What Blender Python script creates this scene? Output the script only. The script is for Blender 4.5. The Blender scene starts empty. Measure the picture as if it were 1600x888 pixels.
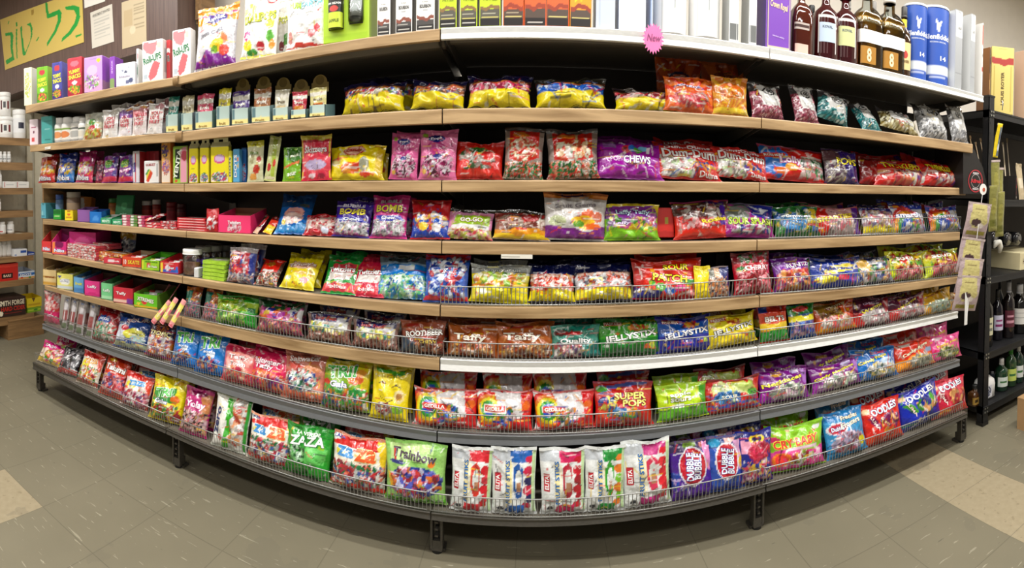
import bpy, math, random
import numpy as np
from mathutils import Matrix, Vector
SC = bpy.context.scene
COL = SC.collection

# ------------------------------------------------------------------ camera
F, X0, Y0, PITCH, ROLL = 776.48, 839.94, 314.8, 0.018412, 0.010837
CZ = 1.333                                   # eye height above the floor
ca, sa, cb, sb = math.cos(PITCH), math.sin(PITCH), math.cos(ROLL), math.sin(ROLL)
RM = np.array([[cb, 0, sb], [0, 1, 0], [-sb, 0, cb]]) @ np.array([[1, 0, 0], [0, ca, -sa], [0, sa, ca]])
cd = bpy.data.cameras.new('camera'); cd.type = 'PANO'
cam = bpy.data.objects.new('camera', cd); COL.objects.link(cam); SC.camera = cam
cd.panorama_type = 'CENTRAL_CYLINDRICAL'
cd.central_cylindrical_range_u_min = (0 - X0) / F
cd.central_cylindrical_range_u_max = (1600 - X0) / F
cd.central_cylindrical_range_v_min = (Y0 - 888) / F
cd.central_cylindrical_range_v_max = Y0 / F
cd.central_cylindrical_radius = 1
cm = Matrix([[RM[0][i], RM[2][i], -RM[1][i]] for i in range(3)]).to_4x4()
cm.translation = (0, 0, CZ); cam.matrix_world = cm

# ------------------------------------------------------------------ light
world = bpy.data.worlds.new('world'); SC.world = world; world.use_nodes = True
world.node_tree.nodes['Background'].inputs[0].default_value = (1.0, 0.98, 0.94, 1)
world.node_tree.nodes['Background'].inputs[1].default_value = 0.22
SC.view_settings.view_transform = 'Standard'; SC.view_settings.look = 'None'
SC.view_settings.gamma = 1; SC.view_settings.use_curve_mapping = False
SC.view_settings.exposure = -0.38
def area(loc, sx, sy, power, rot=(0, 0, 0), col=(1, 0.985, 0.95)):
    l = bpy.data.lights.new('tube_or_fill_light', 'AREA'); l.shape = 'RECTANGLE'; l.size = sx; l.size_y = sy
    l.energy = power; l.color = col
    o = bpy.data.objects.new('tube_or_fill_light', l); COL.objects.link(o); o.location = loc; o.rotation_euler = rot
    return o
area((-2.4, 0.55, 3.24), 2.6, 0.16, 64)
area((0.6, 0.55, 3.24), 2.6, 0.16, 64)
area((3.2, 0.55, 3.24), 2.0, 0.16, 64)
area((-1.9, 1.3, 3.24), 2.8, 0.14, 52)  # extra row, added to brighten the back wall and top shelf
area((1.5, 1.3, 3.24), 2.8, 0.14, 52)  # right half of the added brightening row
area((-2.2, -1.3, 3.24), 2.6, 0.3, 58)
area((1.2, -1.3, 3.24), 2.6, 0.3, 58)

# ------------------------------------------------------------------ projection helpers (pixel <-> place)
def ray(px, py):
    u = (px - X0) / F; e = (Y0 - py) / F
    return RM.T @ np.array([math.sin(u), math.cos(u), e])
def atY(px, py, Y):
    d = ray(px, py) ; d = d * (Y / d[1]); return np.array([d[0], d[1], d[2] + CZ])
def atX(px, py, X):
    d = ray(px, py) ; d = d * (X / d[0]); return np.array([d[0], d[1], d[2] + CZ])
def proj(P):
    P = np.asarray(P, float) - np.array([0, 0, CZ]); v = P @ RM.T
    h = np.hypot(v[..., 0], v[..., 1])
    return X0 + F * np.arctan2(v[..., 0], v[..., 1]), Y0 - F * v[..., 2] / h

# ------------------------------------------------------------------ colours
HX = dict(r='d81e1e', R='9c1414', o='f0761c', O='f59a23', y='f7e21a', Y='f4c713', g='3fae2e', G='12703a', l='a8dc28', L='c9e86a',
          b='1f6fd0', B='14206e', c='2ba6dc', C='9fd3ea', p='7b2d9c', P='431a78', m='c01590', M='e0409a', k='f28ab4', K='ec2f6e', w='f4f2ee',
          s='c2c4c8', S='8b8d92', n='8a4a22', N='4a2814', t='1fa58e', T='0f6d66', e='efe2bf', E='d9c08a', x='151416', z='e9a78a', v='b48ad6',
          i='c96a24', j='f5c6d4', u='2a2f9c', h='6f5a3a', a='f2f6f8', q='5a0f2c')
def lin(hx):
    if isinstance(hx, str):
        hx = HX.get(hx, hx); c = [int(hx[i:i + 2], 16) / 255 for i in (0, 2, 4)]
    else: c = hx
    return np.array([x / 12.92 if x <= .04045 else ((x + .055) / 1.055) ** 2.4 for x in c])

# ------------------------------------------------------------------ materials
MATS = {}
def nt(name):
    m = bpy.data.materials.new(name); m.use_nodes = True
    n = m.node_tree.nodes; return m, n, m.node_tree.links, n['Principled BSDF']
def bump(n, L, bs, scale, strength, dist=.002, detail=3, stretch=(1, 1, 1), coord='Object'):
    tc = n.new('ShaderNodeTexCoord'); mp = n.new('ShaderNodeMapping'); mp.inputs['Scale'].default_value = stretch
    no = n.new('ShaderNodeTexNoise'); no.inputs['Scale'].default_value = scale; no.inputs['Detail'].default_value = detail
    bp = n.new('ShaderNodeBump'); bp.inputs['Strength'].default_value = strength; bp.inputs['Distance'].default_value = dist
    L.new(tc.outputs[coord], mp.inputs[0]); L.new(mp.outputs[0], no.inputs['Vector']); L.new(no.outputs['Fac'], bp.inputs['Height'])
    L.new(bp.outputs[0], bs.inputs['Normal']); return no
def printed(kind):
    if kind in MATS: return MATS[kind]
    m, n, L, b = nt('printed_' + kind)
    at = n.new('ShaderNodeAttribute'); at.attribute_name = 'Col'
    L.new(at.outputs['Color'], b.inputs['Base Color'])
    if kind == 'foil':
        b.inputs['Roughness'].default_value = .24; b.inputs['Coat Weight'].default_value = .8; b.inputs['Coat Roughness'].default_value = .05
        bump(n, L, b, 34, .85, .008, 4)
    elif kind == 'card':
        b.inputs['Roughness'].default_value = .42; bump(n, L, b, 30, .08, .002, 2)
    elif kind == 'glass':
        b.inputs['Roughness'].default_value = .06; b.inputs['Coat Weight'].default_value = .5; bump(n, L, b, 12, .03, .002, 1)
    elif kind == 'amber':
        b.inputs['Roughness'].default_value = .05; b.inputs['Transmission Weight'].default_value = .55; b.inputs['IOR'].default_value = 1.2
        bump(n, L, b, 12, .03, .002, 1)
    MATS[kind] = m; return m
def solid(name, c, rough=.5, metal=0, nscale=40, nstr=.12, stretch=(1, 1, 1), vary=.12, trans=0, coat=0):
    if name in MATS: return MATS[name]
    m, n, L, b = nt(name); c = lin(c)
    b.inputs['Roughness'].default_value = rough; b.inputs['Metallic'].default_value = metal
    b.inputs['Transmission Weight'].default_value = trans; b.inputs['Coat Weight'].default_value = coat
    no = bump(n, L, b, nscale, nstr, .002, 3, stretch)
    mx = n.new('ShaderNodeMixRGB'); mx.inputs[1].default_value = (*(c * (1 - vary)), 1); mx.inputs[2].default_value = (*np.minimum(c * (1 + vary), 1), 1)
    L.new(no.outputs['Fac'], mx.inputs[0]); L.new(mx.outputs[0], b.inputs['Base Color'])
    MATS[name] = m; return m
def film():
    if 'film' in MATS: return MATS['film']
    m, n, L, b = nt('clear_film'); out = n['Material Output']
    tr = n.new('ShaderNodeBsdfTransparent'); gl = n.new('ShaderNodeBsdfGlossy'); gl.inputs['Roughness'].default_value = .12
    gl.inputs['Color'].default_value = (.95, .95, .95, 1)
    fr = n.new('ShaderNodeFresnel'); fr.inputs['IOR'].default_value = 1.55
    mth = n.new('ShaderNodeMath'); mth.operation = 'MULTIPLY_ADD'; mth.inputs[1].default_value = .9; mth.inputs[2].default_value = .10
    mx = n.new('ShaderNodeMixShader')
    bump(n, L, gl, 45, .9, .006, 4)
    L.new(fr.outputs[0], mth.inputs[0]); L.new(mth.outputs[0], mx.inputs[0]); L.new(tr.outputs[0], mx.inputs[1]); L.new(gl.outputs[0], mx.inputs[2])
    L.new(mx.outputs[0], out.inputs['Surface']); MATS['film'] = m; return m
def clearglass():
    if 'clearglass' in MATS: return MATS['clearglass']
    m, n, L, b = nt('clear_glass'); out = n['Material Output']
    tr = n.new('ShaderNodeBsdfTransparent'); tr.inputs['Color'].default_value = (.82, .86, .85, 1)
    gl = n.new('ShaderNodeBsdfGlossy'); gl.inputs['Roughness'].default_value = .05
    fr = n.new('ShaderNodeLayerWeight'); fr.inputs['Blend'].default_value = .35
    mx = n.new('ShaderNodeMixShader'); bump(n, L, gl, 14, .2, .002, 1)
    L.new(fr.outputs['Fresnel'], mx.inputs[0]); L.new(tr.outputs[0], mx.inputs[1]); L.new(gl.outputs[0], mx.inputs[2])
    L.new(mx.outputs[0], out.inputs['Surface']); MATS['clearglass'] = m; return m
def wood(name, ca_, cb_, stretch=(1.2, 14, 14), rough=.45, scale=3.0):
    if name in MATS: return MATS[name]
    m, n, L, b = nt(name)
    tc = n.new('ShaderNodeTexCoord'); mp = n.new('ShaderNodeMapping'); mp.inputs['Scale'].default_value = stretch
    no = n.new('ShaderNodeTexNoise'); no.inputs['Scale'].default_value = scale; no.inputs['Detail'].default_value = 6; no.inputs['Distortion'].default_value = .6
    cr = n.new('ShaderNodeValToRGB'); e = cr.color_ramp.elements
    e[0].position = .32; e[0].color = (*lin(ca_), 1); e[1].position = .66; e[1].color = (*lin(cb_), 1)
    bp = n.new('ShaderNodeBump'); bp.inputs['Strength'].default_value = .15; bp.inputs['Distance'].default_value = .002
    L.new(tc.outputs['Object'], mp.inputs[0]); L.new(mp.outputs[0], no.inputs['Vector']); L.new(no.outputs['Fac'], cr.inputs[0])
    L.new(cr.outputs[0], b.inputs['Base Color']); L.new(no.outputs['Fac'], bp.inputs['Height']); L.new(bp.outputs[0], b.inputs['Normal'])
    b.inputs['Roughness'].default_value = rough; MATS[name] = m; return m
M_LIP = wood('oak_laminate', '8f714b', 'bf9f74')
M_BROWNWOOD = wood('brown_board', '7d5f3e', 'a07c52', (14, 1.2, 14))
M_PANEL = wood('walnut_panelling', '56433d', '6b554d', (16, 16, .7), .4, 5)
M_WHITE = solid('scuffed_white_enamel', 'e9e9e6', .3, 0, 14, .1, (3, 3, 12), .16)
M_GREY = solid('grey_enamel', '77797b', .38, .25, 20, .12, (3, 3, 14), .18)
M_DKGREY = solid('dark_grey_steel', '55514a', .42, .4, 18, .15, (4, 4, 10), .3)
M_DECK = solid('shelf_underside_steel', '6e675c', .5, .1, 16, .06)
M_BACK = solid('back_panel_board', '3d362f', .7, 0, 30, .06)
M_WIRE = solid('chrome_wire', 'a9a9a6', .38, .7, 60, .05)
M_BLACK = solid('black_powder_coat', '1c1c1e', .45, .1, 60, .1)
M_WALL = solid('cream_paint', 'efe7da', .8, 0, 12, .1, (1, 1, 1), .04)
M_KRAFT = solid('kraft_card', 'a8845a', .7, 0, 30, .15)
M_WCAP = solid('white_plastic', 'eeeeec', .35, 0, 30, .05, (1, 1, 1), .03)
M_BCAP = solid('black_plastic', '171718', .35, 0, 30, .05)

# ------------------------------------------------------------------ mesh helpers
def mk(name, V, Fs, mat, parent=None, C=None, smooth=False, mi=None):
    """V (n,3); Fs = list of int arrays (k,3) or (k,4); C (n,3) linear colours; mat one material or a list"""
    me = bpy.data.meshes.new(name); V = np.asarray(V, np.float32)
    Fs = [np.asarray(f, np.int32) for f in Fs if len(f)]
    nl = sum(f.size for f in Fs); nf = sum(len(f) for f in Fs)
    me.vertices.add(len(V)); me.vertices.foreach_set('co', V.ravel())
    me.loops.add(nl); me.loops.foreach_set('vertex_index', np.concatenate([f.ravel() for f in Fs]))
    me.polygons.add(nf); st = []; a = 0
    for f in Fs:
        st.append(a + np.arange(len(f)) * f.shape[1]); a += f.size
    me.polygons.foreach_set('loop_start', np.concatenate(st).astype(np.int32))
    if mi is not None: me.polygons.foreach_set('material_index', np.asarray(mi, np.int32))
    me.update(calc_edges=True); me.validate()
    if C is not None:
        at = me.color_attributes.new('Col', 'FLOAT_COLOR', 'POINT')
        at.data.foreach_set('color', np.concatenate([np.asarray(C, np.float32), np.ones((len(V), 1), np.float32)], 1).ravel())
    me.polygons.foreach_set('use_smooth', np.full(len(me.polygons), smooth))
    for m in (mat if isinstance(mat, list) else [mat]): me.materials.append(m)
    o = bpy.data.objects.new(name, me); COL.objects.link(o)
    if parent is not None: o.parent = parent
    return o
class MB:
    def __init__(s): s.V = []; s.Q = []; s.T = []; s.n = 0; s.C = []
    def add(s, V, Q=(), T=(), c=None):
        V = np.asarray(V, float)
        if len(Q): s.Q.append(np.asarray(Q) + s.n)
        if len(T): s.T.append(np.asarray(T) + s.n)
        s.V.append(V); s.n += len(V)
        s.C.append(np.tile(lin(c) if c is not None else (1, 1, 1), (len(V), 1)) if (c is None or isinstance(c, str)) else np.asarray(c))
    def box(s, a, b, c=None):
        x, y, z = zip(a, b)
        V = [(x[i], y[j], z[k]) for k in (0, 1) for j in (0, 1) for i in (0, 1)]
        s.add(V, [(0, 2, 3, 1), (4, 5, 7, 6), (0, 1, 5, 4), (1, 3, 7, 5), (3, 2, 6, 7), (2, 0, 4, 6)], c=c)
    def hexa(s, P, c=None):       # 8 points in the order of box()
        s.add(P, [(0, 2, 3, 1), (4, 5, 7, 6), (0, 1, 5, 4), (1, 3, 7, 5), (3, 2, 6, 7), (2, 0, 4, 6)], c=c)
    def tube(s, pts, r, n=6, c=None):
        pts = [np.asarray(p, float) for p in pts]; R = []
        for i, p in enumerate(pts):
            t = pts[min(i + 1, len(pts) - 1)] - pts[max(i - 1, 0)]; t /= np.linalg.norm(t) + 1e-9
            a = np.cross(t, (0, 0, 1) if abs(t[2]) < .9 else (1, 0, 0)); a /= np.linalg.norm(a); b = np.cross(t, a)
            rr = r[i] if hasattr(r, '__len__') else r
            R += [p + rr * (math.cos(k * 2 * math.pi / n) * a + math.sin(k * 2 * math.pi / n) * b) for k in range(n)]
        Q = [(i * n + k, i * n + (k + 1) % n, (i + 1) * n + (k + 1) % n, (i + 1) * n + k) for i in range(len(pts) - 1) for k in range(n)]
        m = len(R); R += [pts[0], pts[-1]]
        T = [(m, (k + 1) % n, k) for k in range(n)] + [(m + 1, m - n + k, m - n + (k + 1) % n) for k in range(n)]
        s.add(R, Q, T, c)
    def build(s, name, mat, parent=None, smooth=False, col=False):
        V = np.concatenate(s.V); Fs = []
        if s.Q: Fs.append(np.concatenate(s.Q))
        if s.T: Fs.append(np.concatenate(s.T))
        return mk(name, V, Fs, mat, parent, np.concatenate(s.C) if col else None, smooth)
def tag(o, label, cat, group=None, kind=None):
    if label: o['label'] = label
    if cat: o['category'] = cat
    if group: o['group'] = group
    if kind: o['kind'] = kind
    return o
def struct(o): o['kind'] = 'structure'; return o
def empty(name, loc=(0, 0, 0), rz=0):
    o = bpy.data.objects.new(name, None); COL.objects.link(o); o.location = loc; o.rotation_euler = (0, 0, rz); o.empty_display_size = .05; return o
def dup(root):
    r = root.copy(); COL.objects.link(r)
    for ch in list(root.children):
        c = ch.copy(); COL.objects.link(c); c.parent = r; c.matrix_parent_inverse = ch.matrix_parent_inverse.copy()
        for g in list(ch.children):
            e = g.copy(); COL.objects.link(e); e.parent = c
    return r

# ------------------------------------------------------------------ lettering (turned into faces that follow the surface)
_TX = {}
def text2d(s, bold=.03, shear=0.0):
    key = (s, bold, shear)
    if key in _TX: return _TX[key]
    cu = bpy.data.curves.new('letters', 'FONT'); cu.body = s; cu.offset = bold; cu.shear = shear; cu.resolution_u = 2
    cu.fill_mode = 'FRONT'; o = bpy.data.objects.new('letters', cu)
    me = bpy.data.meshes.new_from_object(o)
    me.calc_loop_triangles()
    V = np.array([v.co[:2] for v in me.vertices]).reshape(-1, 2); T = np.array([t.vertices[:] for t in me.loop_triangles]).reshape(-1, 3)
    bpy.data.objects.remove(o); bpy.data.curves.remove(cu); bpy.data.meshes.remove(me)
    if len(V):
        lo, hi = V.min(0), V.max(0); V = (V - lo) / np.maximum(hi - lo, 1e-6) - .5
    _TX[key] = (V, T); return V, T
def split_tris(V, T, thr):
    V = [tuple(v) for v in V]; out = []; st = [tuple(t) for t in T]; memo = {}
    while st:
        a, b, c = st.pop()
        e = [(math.dist(V[a], V[b]), a, b, c), (math.dist(V[b], V[c]), b, c, a), (math.dist(V[c], V[a]), c, a, b)]
        m = max(e)
        if m[0] < thr or len(out) + len(st) > 1500: out.append((a, b, c)); continue
        k = (min(m[1], m[2]), max(m[1], m[2]))
        if k not in memo:
            V.append(((V[m[1]][0] + V[m[2]][0]) / 2, (V[m[1]][1] + V[m[2]][1]) / 2)); memo[k] = len(V) - 1
        q = memo[k]; st += [(m[1], q, m[3]), (q, m[2], m[3])]
    return np.array(V), np.array(out)
def add_text(mb, surf, op, asp, smooth=False):
    """op = ('T', text, cu, cv, wu, hv, colour, outline, rot); surf(u, v, lift) -> xyz; asp = height / width of the face"""
    _, s, cu, cv, wu, hv, c = op[:7]; ol = op[7] if len(op) > 7 else None; rot = math.radians(op[8]) if len(op) > 8 else 0
    arc = op[9] if len(op) > 9 else 0
    for bold, col, lift in (((.075, ol, .0012),) if ol else ()) + ((.03, c, .0022),):
        V, T = text2d(s, bold)
        if not len(V): continue
        V = V.copy()
        if bold > .05: V *= np.array([1 + .06 / max(len(s), 1) + .02, 1.12])
        up = abs(rot) > 1.3; x = V[:, 0] * wu * (asp if up else 1); y = V[:, 1] * hv * (1 if up else asp)                                          # in units of the face width
        y = y + arc * (1 - (V[:, 0] * 2) ** 2) * asp
        xr = x * math.cos(rot) - y * math.sin(rot); yr = x * math.sin(rot) + y * math.cos(rot)
        W2, T2 = split_tris(np.stack([xr, yr], 1), T, .09)
        u = np.clip(cu + W2[:, 0], .01, .99); v = np.clip(cv + W2[:, 1] / asp, .01, .99)
        mb.add(surf(u, v, lift), T=T2, c=col)

# ------------------------------------------------------------------ printing
def paint(U, V, base, ops, rng, asp):
    """colour of every point of a face with coordinates U, V in 0..1 (asp = height / width); returns colours, relief"""
    C = np.empty(U.shape + (3,)); C[:] = lin(base); Hh = np.zeros(U.shape)
    for op in ops:
        k = op[0]; a = op[1:]
        if k == 'B':
            w = (a[3] if len(a) > 3 else .012); ph = rng.uniform(0, 6)
            e = w * np.sin(U * 7 + ph) + w * .5 * np.sin(U * 15 + ph * 2)
            m = (V > a[0] + (e if a[0] > 0 else 0)) & (V < a[1] + (e if a[1] < 1 else 0)); C[m] = lin(a[2]); Hh[m] = 0
        elif k == 'D':      # slanted band: v between a0 + slope * u
            t = V - a[3] * (U - .5); C[(t > a[0]) & (t < a[1])] = lin(a[2])
        elif k == 'E':
            m = ((U - a[0]) / a[2]) ** 2 + ((V - a[1]) / a[3]) ** 2 < 1; C[m] = lin(a[4]); Hh[m] = 0
        elif k == 'R':
            m = (U > a[0]) & (U < a[2]) & (V > a[1]) & (V < a[3]); C[m] = lin(a[4]); Hh[m] = 0
        elif k == 'P':
            ins = np.zeros(U.shape, bool); p = a[0]
            for i in range(len(p)):
                (x1, y1), (x2, y2) = p[i], p[i - 1]
                ins ^= ((y1 > V) != (y2 > V)) & (U < (x2 - x1) * (V - y1) / (y2 - y1 + 1e-9) + x1)
            C[ins] = lin(a[1]); Hh[ins] = 0
        elif k in 'CQ':
            a = (*a[:-1], a[-1] * .72)
            if k == 'C': cu, cv, ru, rv, cols, sz = a; lo = (cu - ru, cv - rv); hi = (cu + ru, cv + rv)
            else: u0, v0, u1, v1, cols, sz = a; lo = (u0, v0); hi = (u1, v1)
            n = int((hi[0] - lo[0]) * (hi[1] - lo[1]) * asp / (sz * sz) * 2.2) + 4
            for _ in range(min(n, 420)):
                x = rng.uniform(lo[0], hi[0]); y = rng.uniform(lo[1], hi[1])
                if k == 'C' and ((x - cu) / ru) ** 2 + ((y - cv) / rv) ** 2 > 1: continue
                an = rng.uniform(0, 3.14); p_, q_ = sz * rng.uniform(.8, 1.3), sz * rng.uniform(.4, .8)
                dx = U - x; dy = (V - y) * asp; xr = dx * math.cos(an) + dy * math.sin(an); yr = -dx * math.sin(an) + dy * math.cos(an)
                t = (xr / p_) ** 2 + (yr / q_) ** 2; m = t < 1
                col = lin(cols[rng.integers(len(cols))]) * rng.uniform(.55, 1.0)
                C[m] = np.minimum(col, 1); Hh[m] = np.maximum(Hh[m], np.sqrt(1 - t[m]) * sz * .28)
        elif k == 'Y':
            an = np.arctan2((V - a[1]) * asp, U - a[0]); C[np.sin(an * a[2]) > .2] = lin(a[3])
        elif k == 'S':
            C[np.sin(U * a[0] * 6.283) > .1] = lin(a[1])
        elif k == 'F':      # concentric rainbow
            r = np.hypot(U - a[0], (V - a[1]) * asp) / a[2]; cs = a[3]
            for i, c in enumerate(cs):
                C[(r < 1 - i / len(cs))] = lin(c)
    for op in ops:
        if op[0] == 'T': Hh[(np.abs(U - op[2]) < op[4] * .52) & (np.abs(V - op[3]) < op[5] * .6)] *= .1
    return C, Hh
def clutter(U, V, C, rng, asp, pal, n=26):
    """the small print every wrapper carries: little lines of type, dots and flecks in the wrapper's own inks"""
    for _ in range(n):
        x, y = rng.uniform(.06, .94), rng.uniform(.05, .93); c = lin(pal[rng.integers(len(pal))]); t = rng.integers(4)
        if t == 0: m = (np.abs(U - x) < rng.uniform(.05, .16)) & (np.abs((V - y) * asp) < .009)
        elif t == 1: m = ((U - x) / rng.uniform(.015, .04)) ** 2 + ((V - y) * asp / rng.uniform(.012, .03)) ** 2 < 1
        else:
            an = rng.uniform(0, 3.14); dx = U - x; dy = (V - y) * asp; L_ = rng.uniform(.04, .12)
            m = (np.abs(dx * math.cos(an) + dy * math.sin(an)) < L_) & (np.abs(-dx * math.sin(an) + dy * math.cos(an) + .6 * dx * dx) < .011)
        C[m] = C[m] * .35 + c * .65
def grid(nu, nv): 
    i = np.arange(nu * nv).reshape(nv, nu); return np.stack([i[:-1, :-1], i[:-1, 1:], i[1:, 1:], i[1:, :-1]], -1).reshape(-1, 4)

# ------------------------------------------------------------------ placing: fit a thing to its outline in pixels
SH = dict(A=(1.718, [(-2.851, .578, .527), (-1.527, .526, .489), (-.345, .572, .532), (.856, .571, .527), (2.135, .573, .538)]),
          B=(1.765, [(-2.875, .317, .274), (-1.55, .279, .234), (-.345, .298, .247), (.848, .306, .266), (2.106, .308, .259)]),
          C=(1.808, [(-2.802, .060, .026), (-1.557, .035, -.002), (-.354, .041, .0), (.865, .053, .014), (2.104, .064, .025)]),
          D=(1.826, [(-2.818, -.182, -.217), (-1.561, -.194, -.225), (-.356, -.187, -.232), (.867, -.181, -.223), (2.083, -.18, -.226)]),
          E=(1.808, [(-2.795, -.404, -.438), (-1.571, -.413, -.447), (-.356, -.424, -.465), (.874, -.406, -.452), (2.071, -.426, -.462)]),
          F=(1.812, [(-2.782, -.627, -.652), (-1.584, -.612, -.659), (-.357, -.625, -.67), (.872, -.615, -.654), (2.066, -.621, -.657)]),
          G=(1.785, [(-2.775, -.88, -.914), (-1.586, -.856, -.906), (-.36, -.89, -.928), (.875, -.865, -.904), (2.059, -.879, -.915)]),
          H=(1.712, [(-2.784, -1.126, -1.173), (-1.596, -1.13, -1.155), (-.366, -1.146, -1.174), (.87, -1.128, -1.153), (2.047, -1.146, -1.171)]))
ORD = dict(A='top', B='second', C='third', D='fourth', E='fifth', F='sixth', G='seventh', H='bottom')
BACKY = 2.235
def shelf_z(k, X):
    s = SH[k][1]; return float(np.interp(X, [p[0] for p in s], [p[1] for p in s])) + CZ + .001
def rotx(P, lean): # leaning back: top goes to +y
    c, s = math.cos(lean), math.sin(lean); P = np.asarray(P, float); x, y, z = P[..., 0], P[..., 1], P[..., 2]
    return np.stack([x, y * c + z * s, z * c - y * s], -1)
def roty(P, t):
    c, s = math.cos(t), math.sin(t); P = np.asarray(P, float); x, y, z = P[..., 0], P[..., 1], P[..., 2]
    return np.stack([x * c + z * s, y, z * c - x * s], -1)
def rotz(P, t):
    c, s = math.cos(t), math.sin(t); P = np.asarray(P, float); x, y, z = P[..., 0], P[..., 1], P[..., 2]
    return np.stack([x * c - y * s, x * s + y * c, z], -1)
def solve(x0, x1, yt, ybase, zf, key, lean, tilt=0, yaw=0):
    """find X, W, H so that key(W, H) points, turned and set at (X, ybase, zf(X)), span x0..x1 and reach up to yt"""
    X = atY((x0 + x1) / 2, 300, ybase)[0]; W = abs(atY(x1, 300, ybase)[0] - atY(x0, 300, ybase)[0]); H = W
    for _ in range(14):
        P = rotz(rotx(roty(key(W, H), tilt), lean), yaw) ; P[:, 2] -= P[:, 2].min(); P = P + np.array([X, ybase, zf(X)])
        px, py = proj(P); sc = math.hypot(X, ybase) ** 2 / ybase / F
        W = max(.008, W * min(1.6, max(.6, (x1 - x0) / (px.max() - px.min()))))
        X += ((x0 + x1) / 2 - (px.max() + px.min()) / 2) * sc
        bx, by = proj(np.array([X, ybase, zf(X)])); cur = by - py.min(); want = by - yt
        H = max(.008, H * min(1.6, max(.6, want / max(cur, 1)))) if want > 2 else .01
    return X, W, H
CAT = {}
def group_of(k, cat): return f'{cat}s on the {ORD[k]} shelf' if k in ORD else None
def finish(o, k, label, cat, group=None):
    if k in ORD and len(label.split()) <= 12: label += f' on {ORD[k]} shelf'
    tag(o, label, cat, group or group_of(k, cat)); return o
SEED = [7]
def rg(): SEED[0] += 1; return np.random.default_rng(SEED[0])
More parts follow.
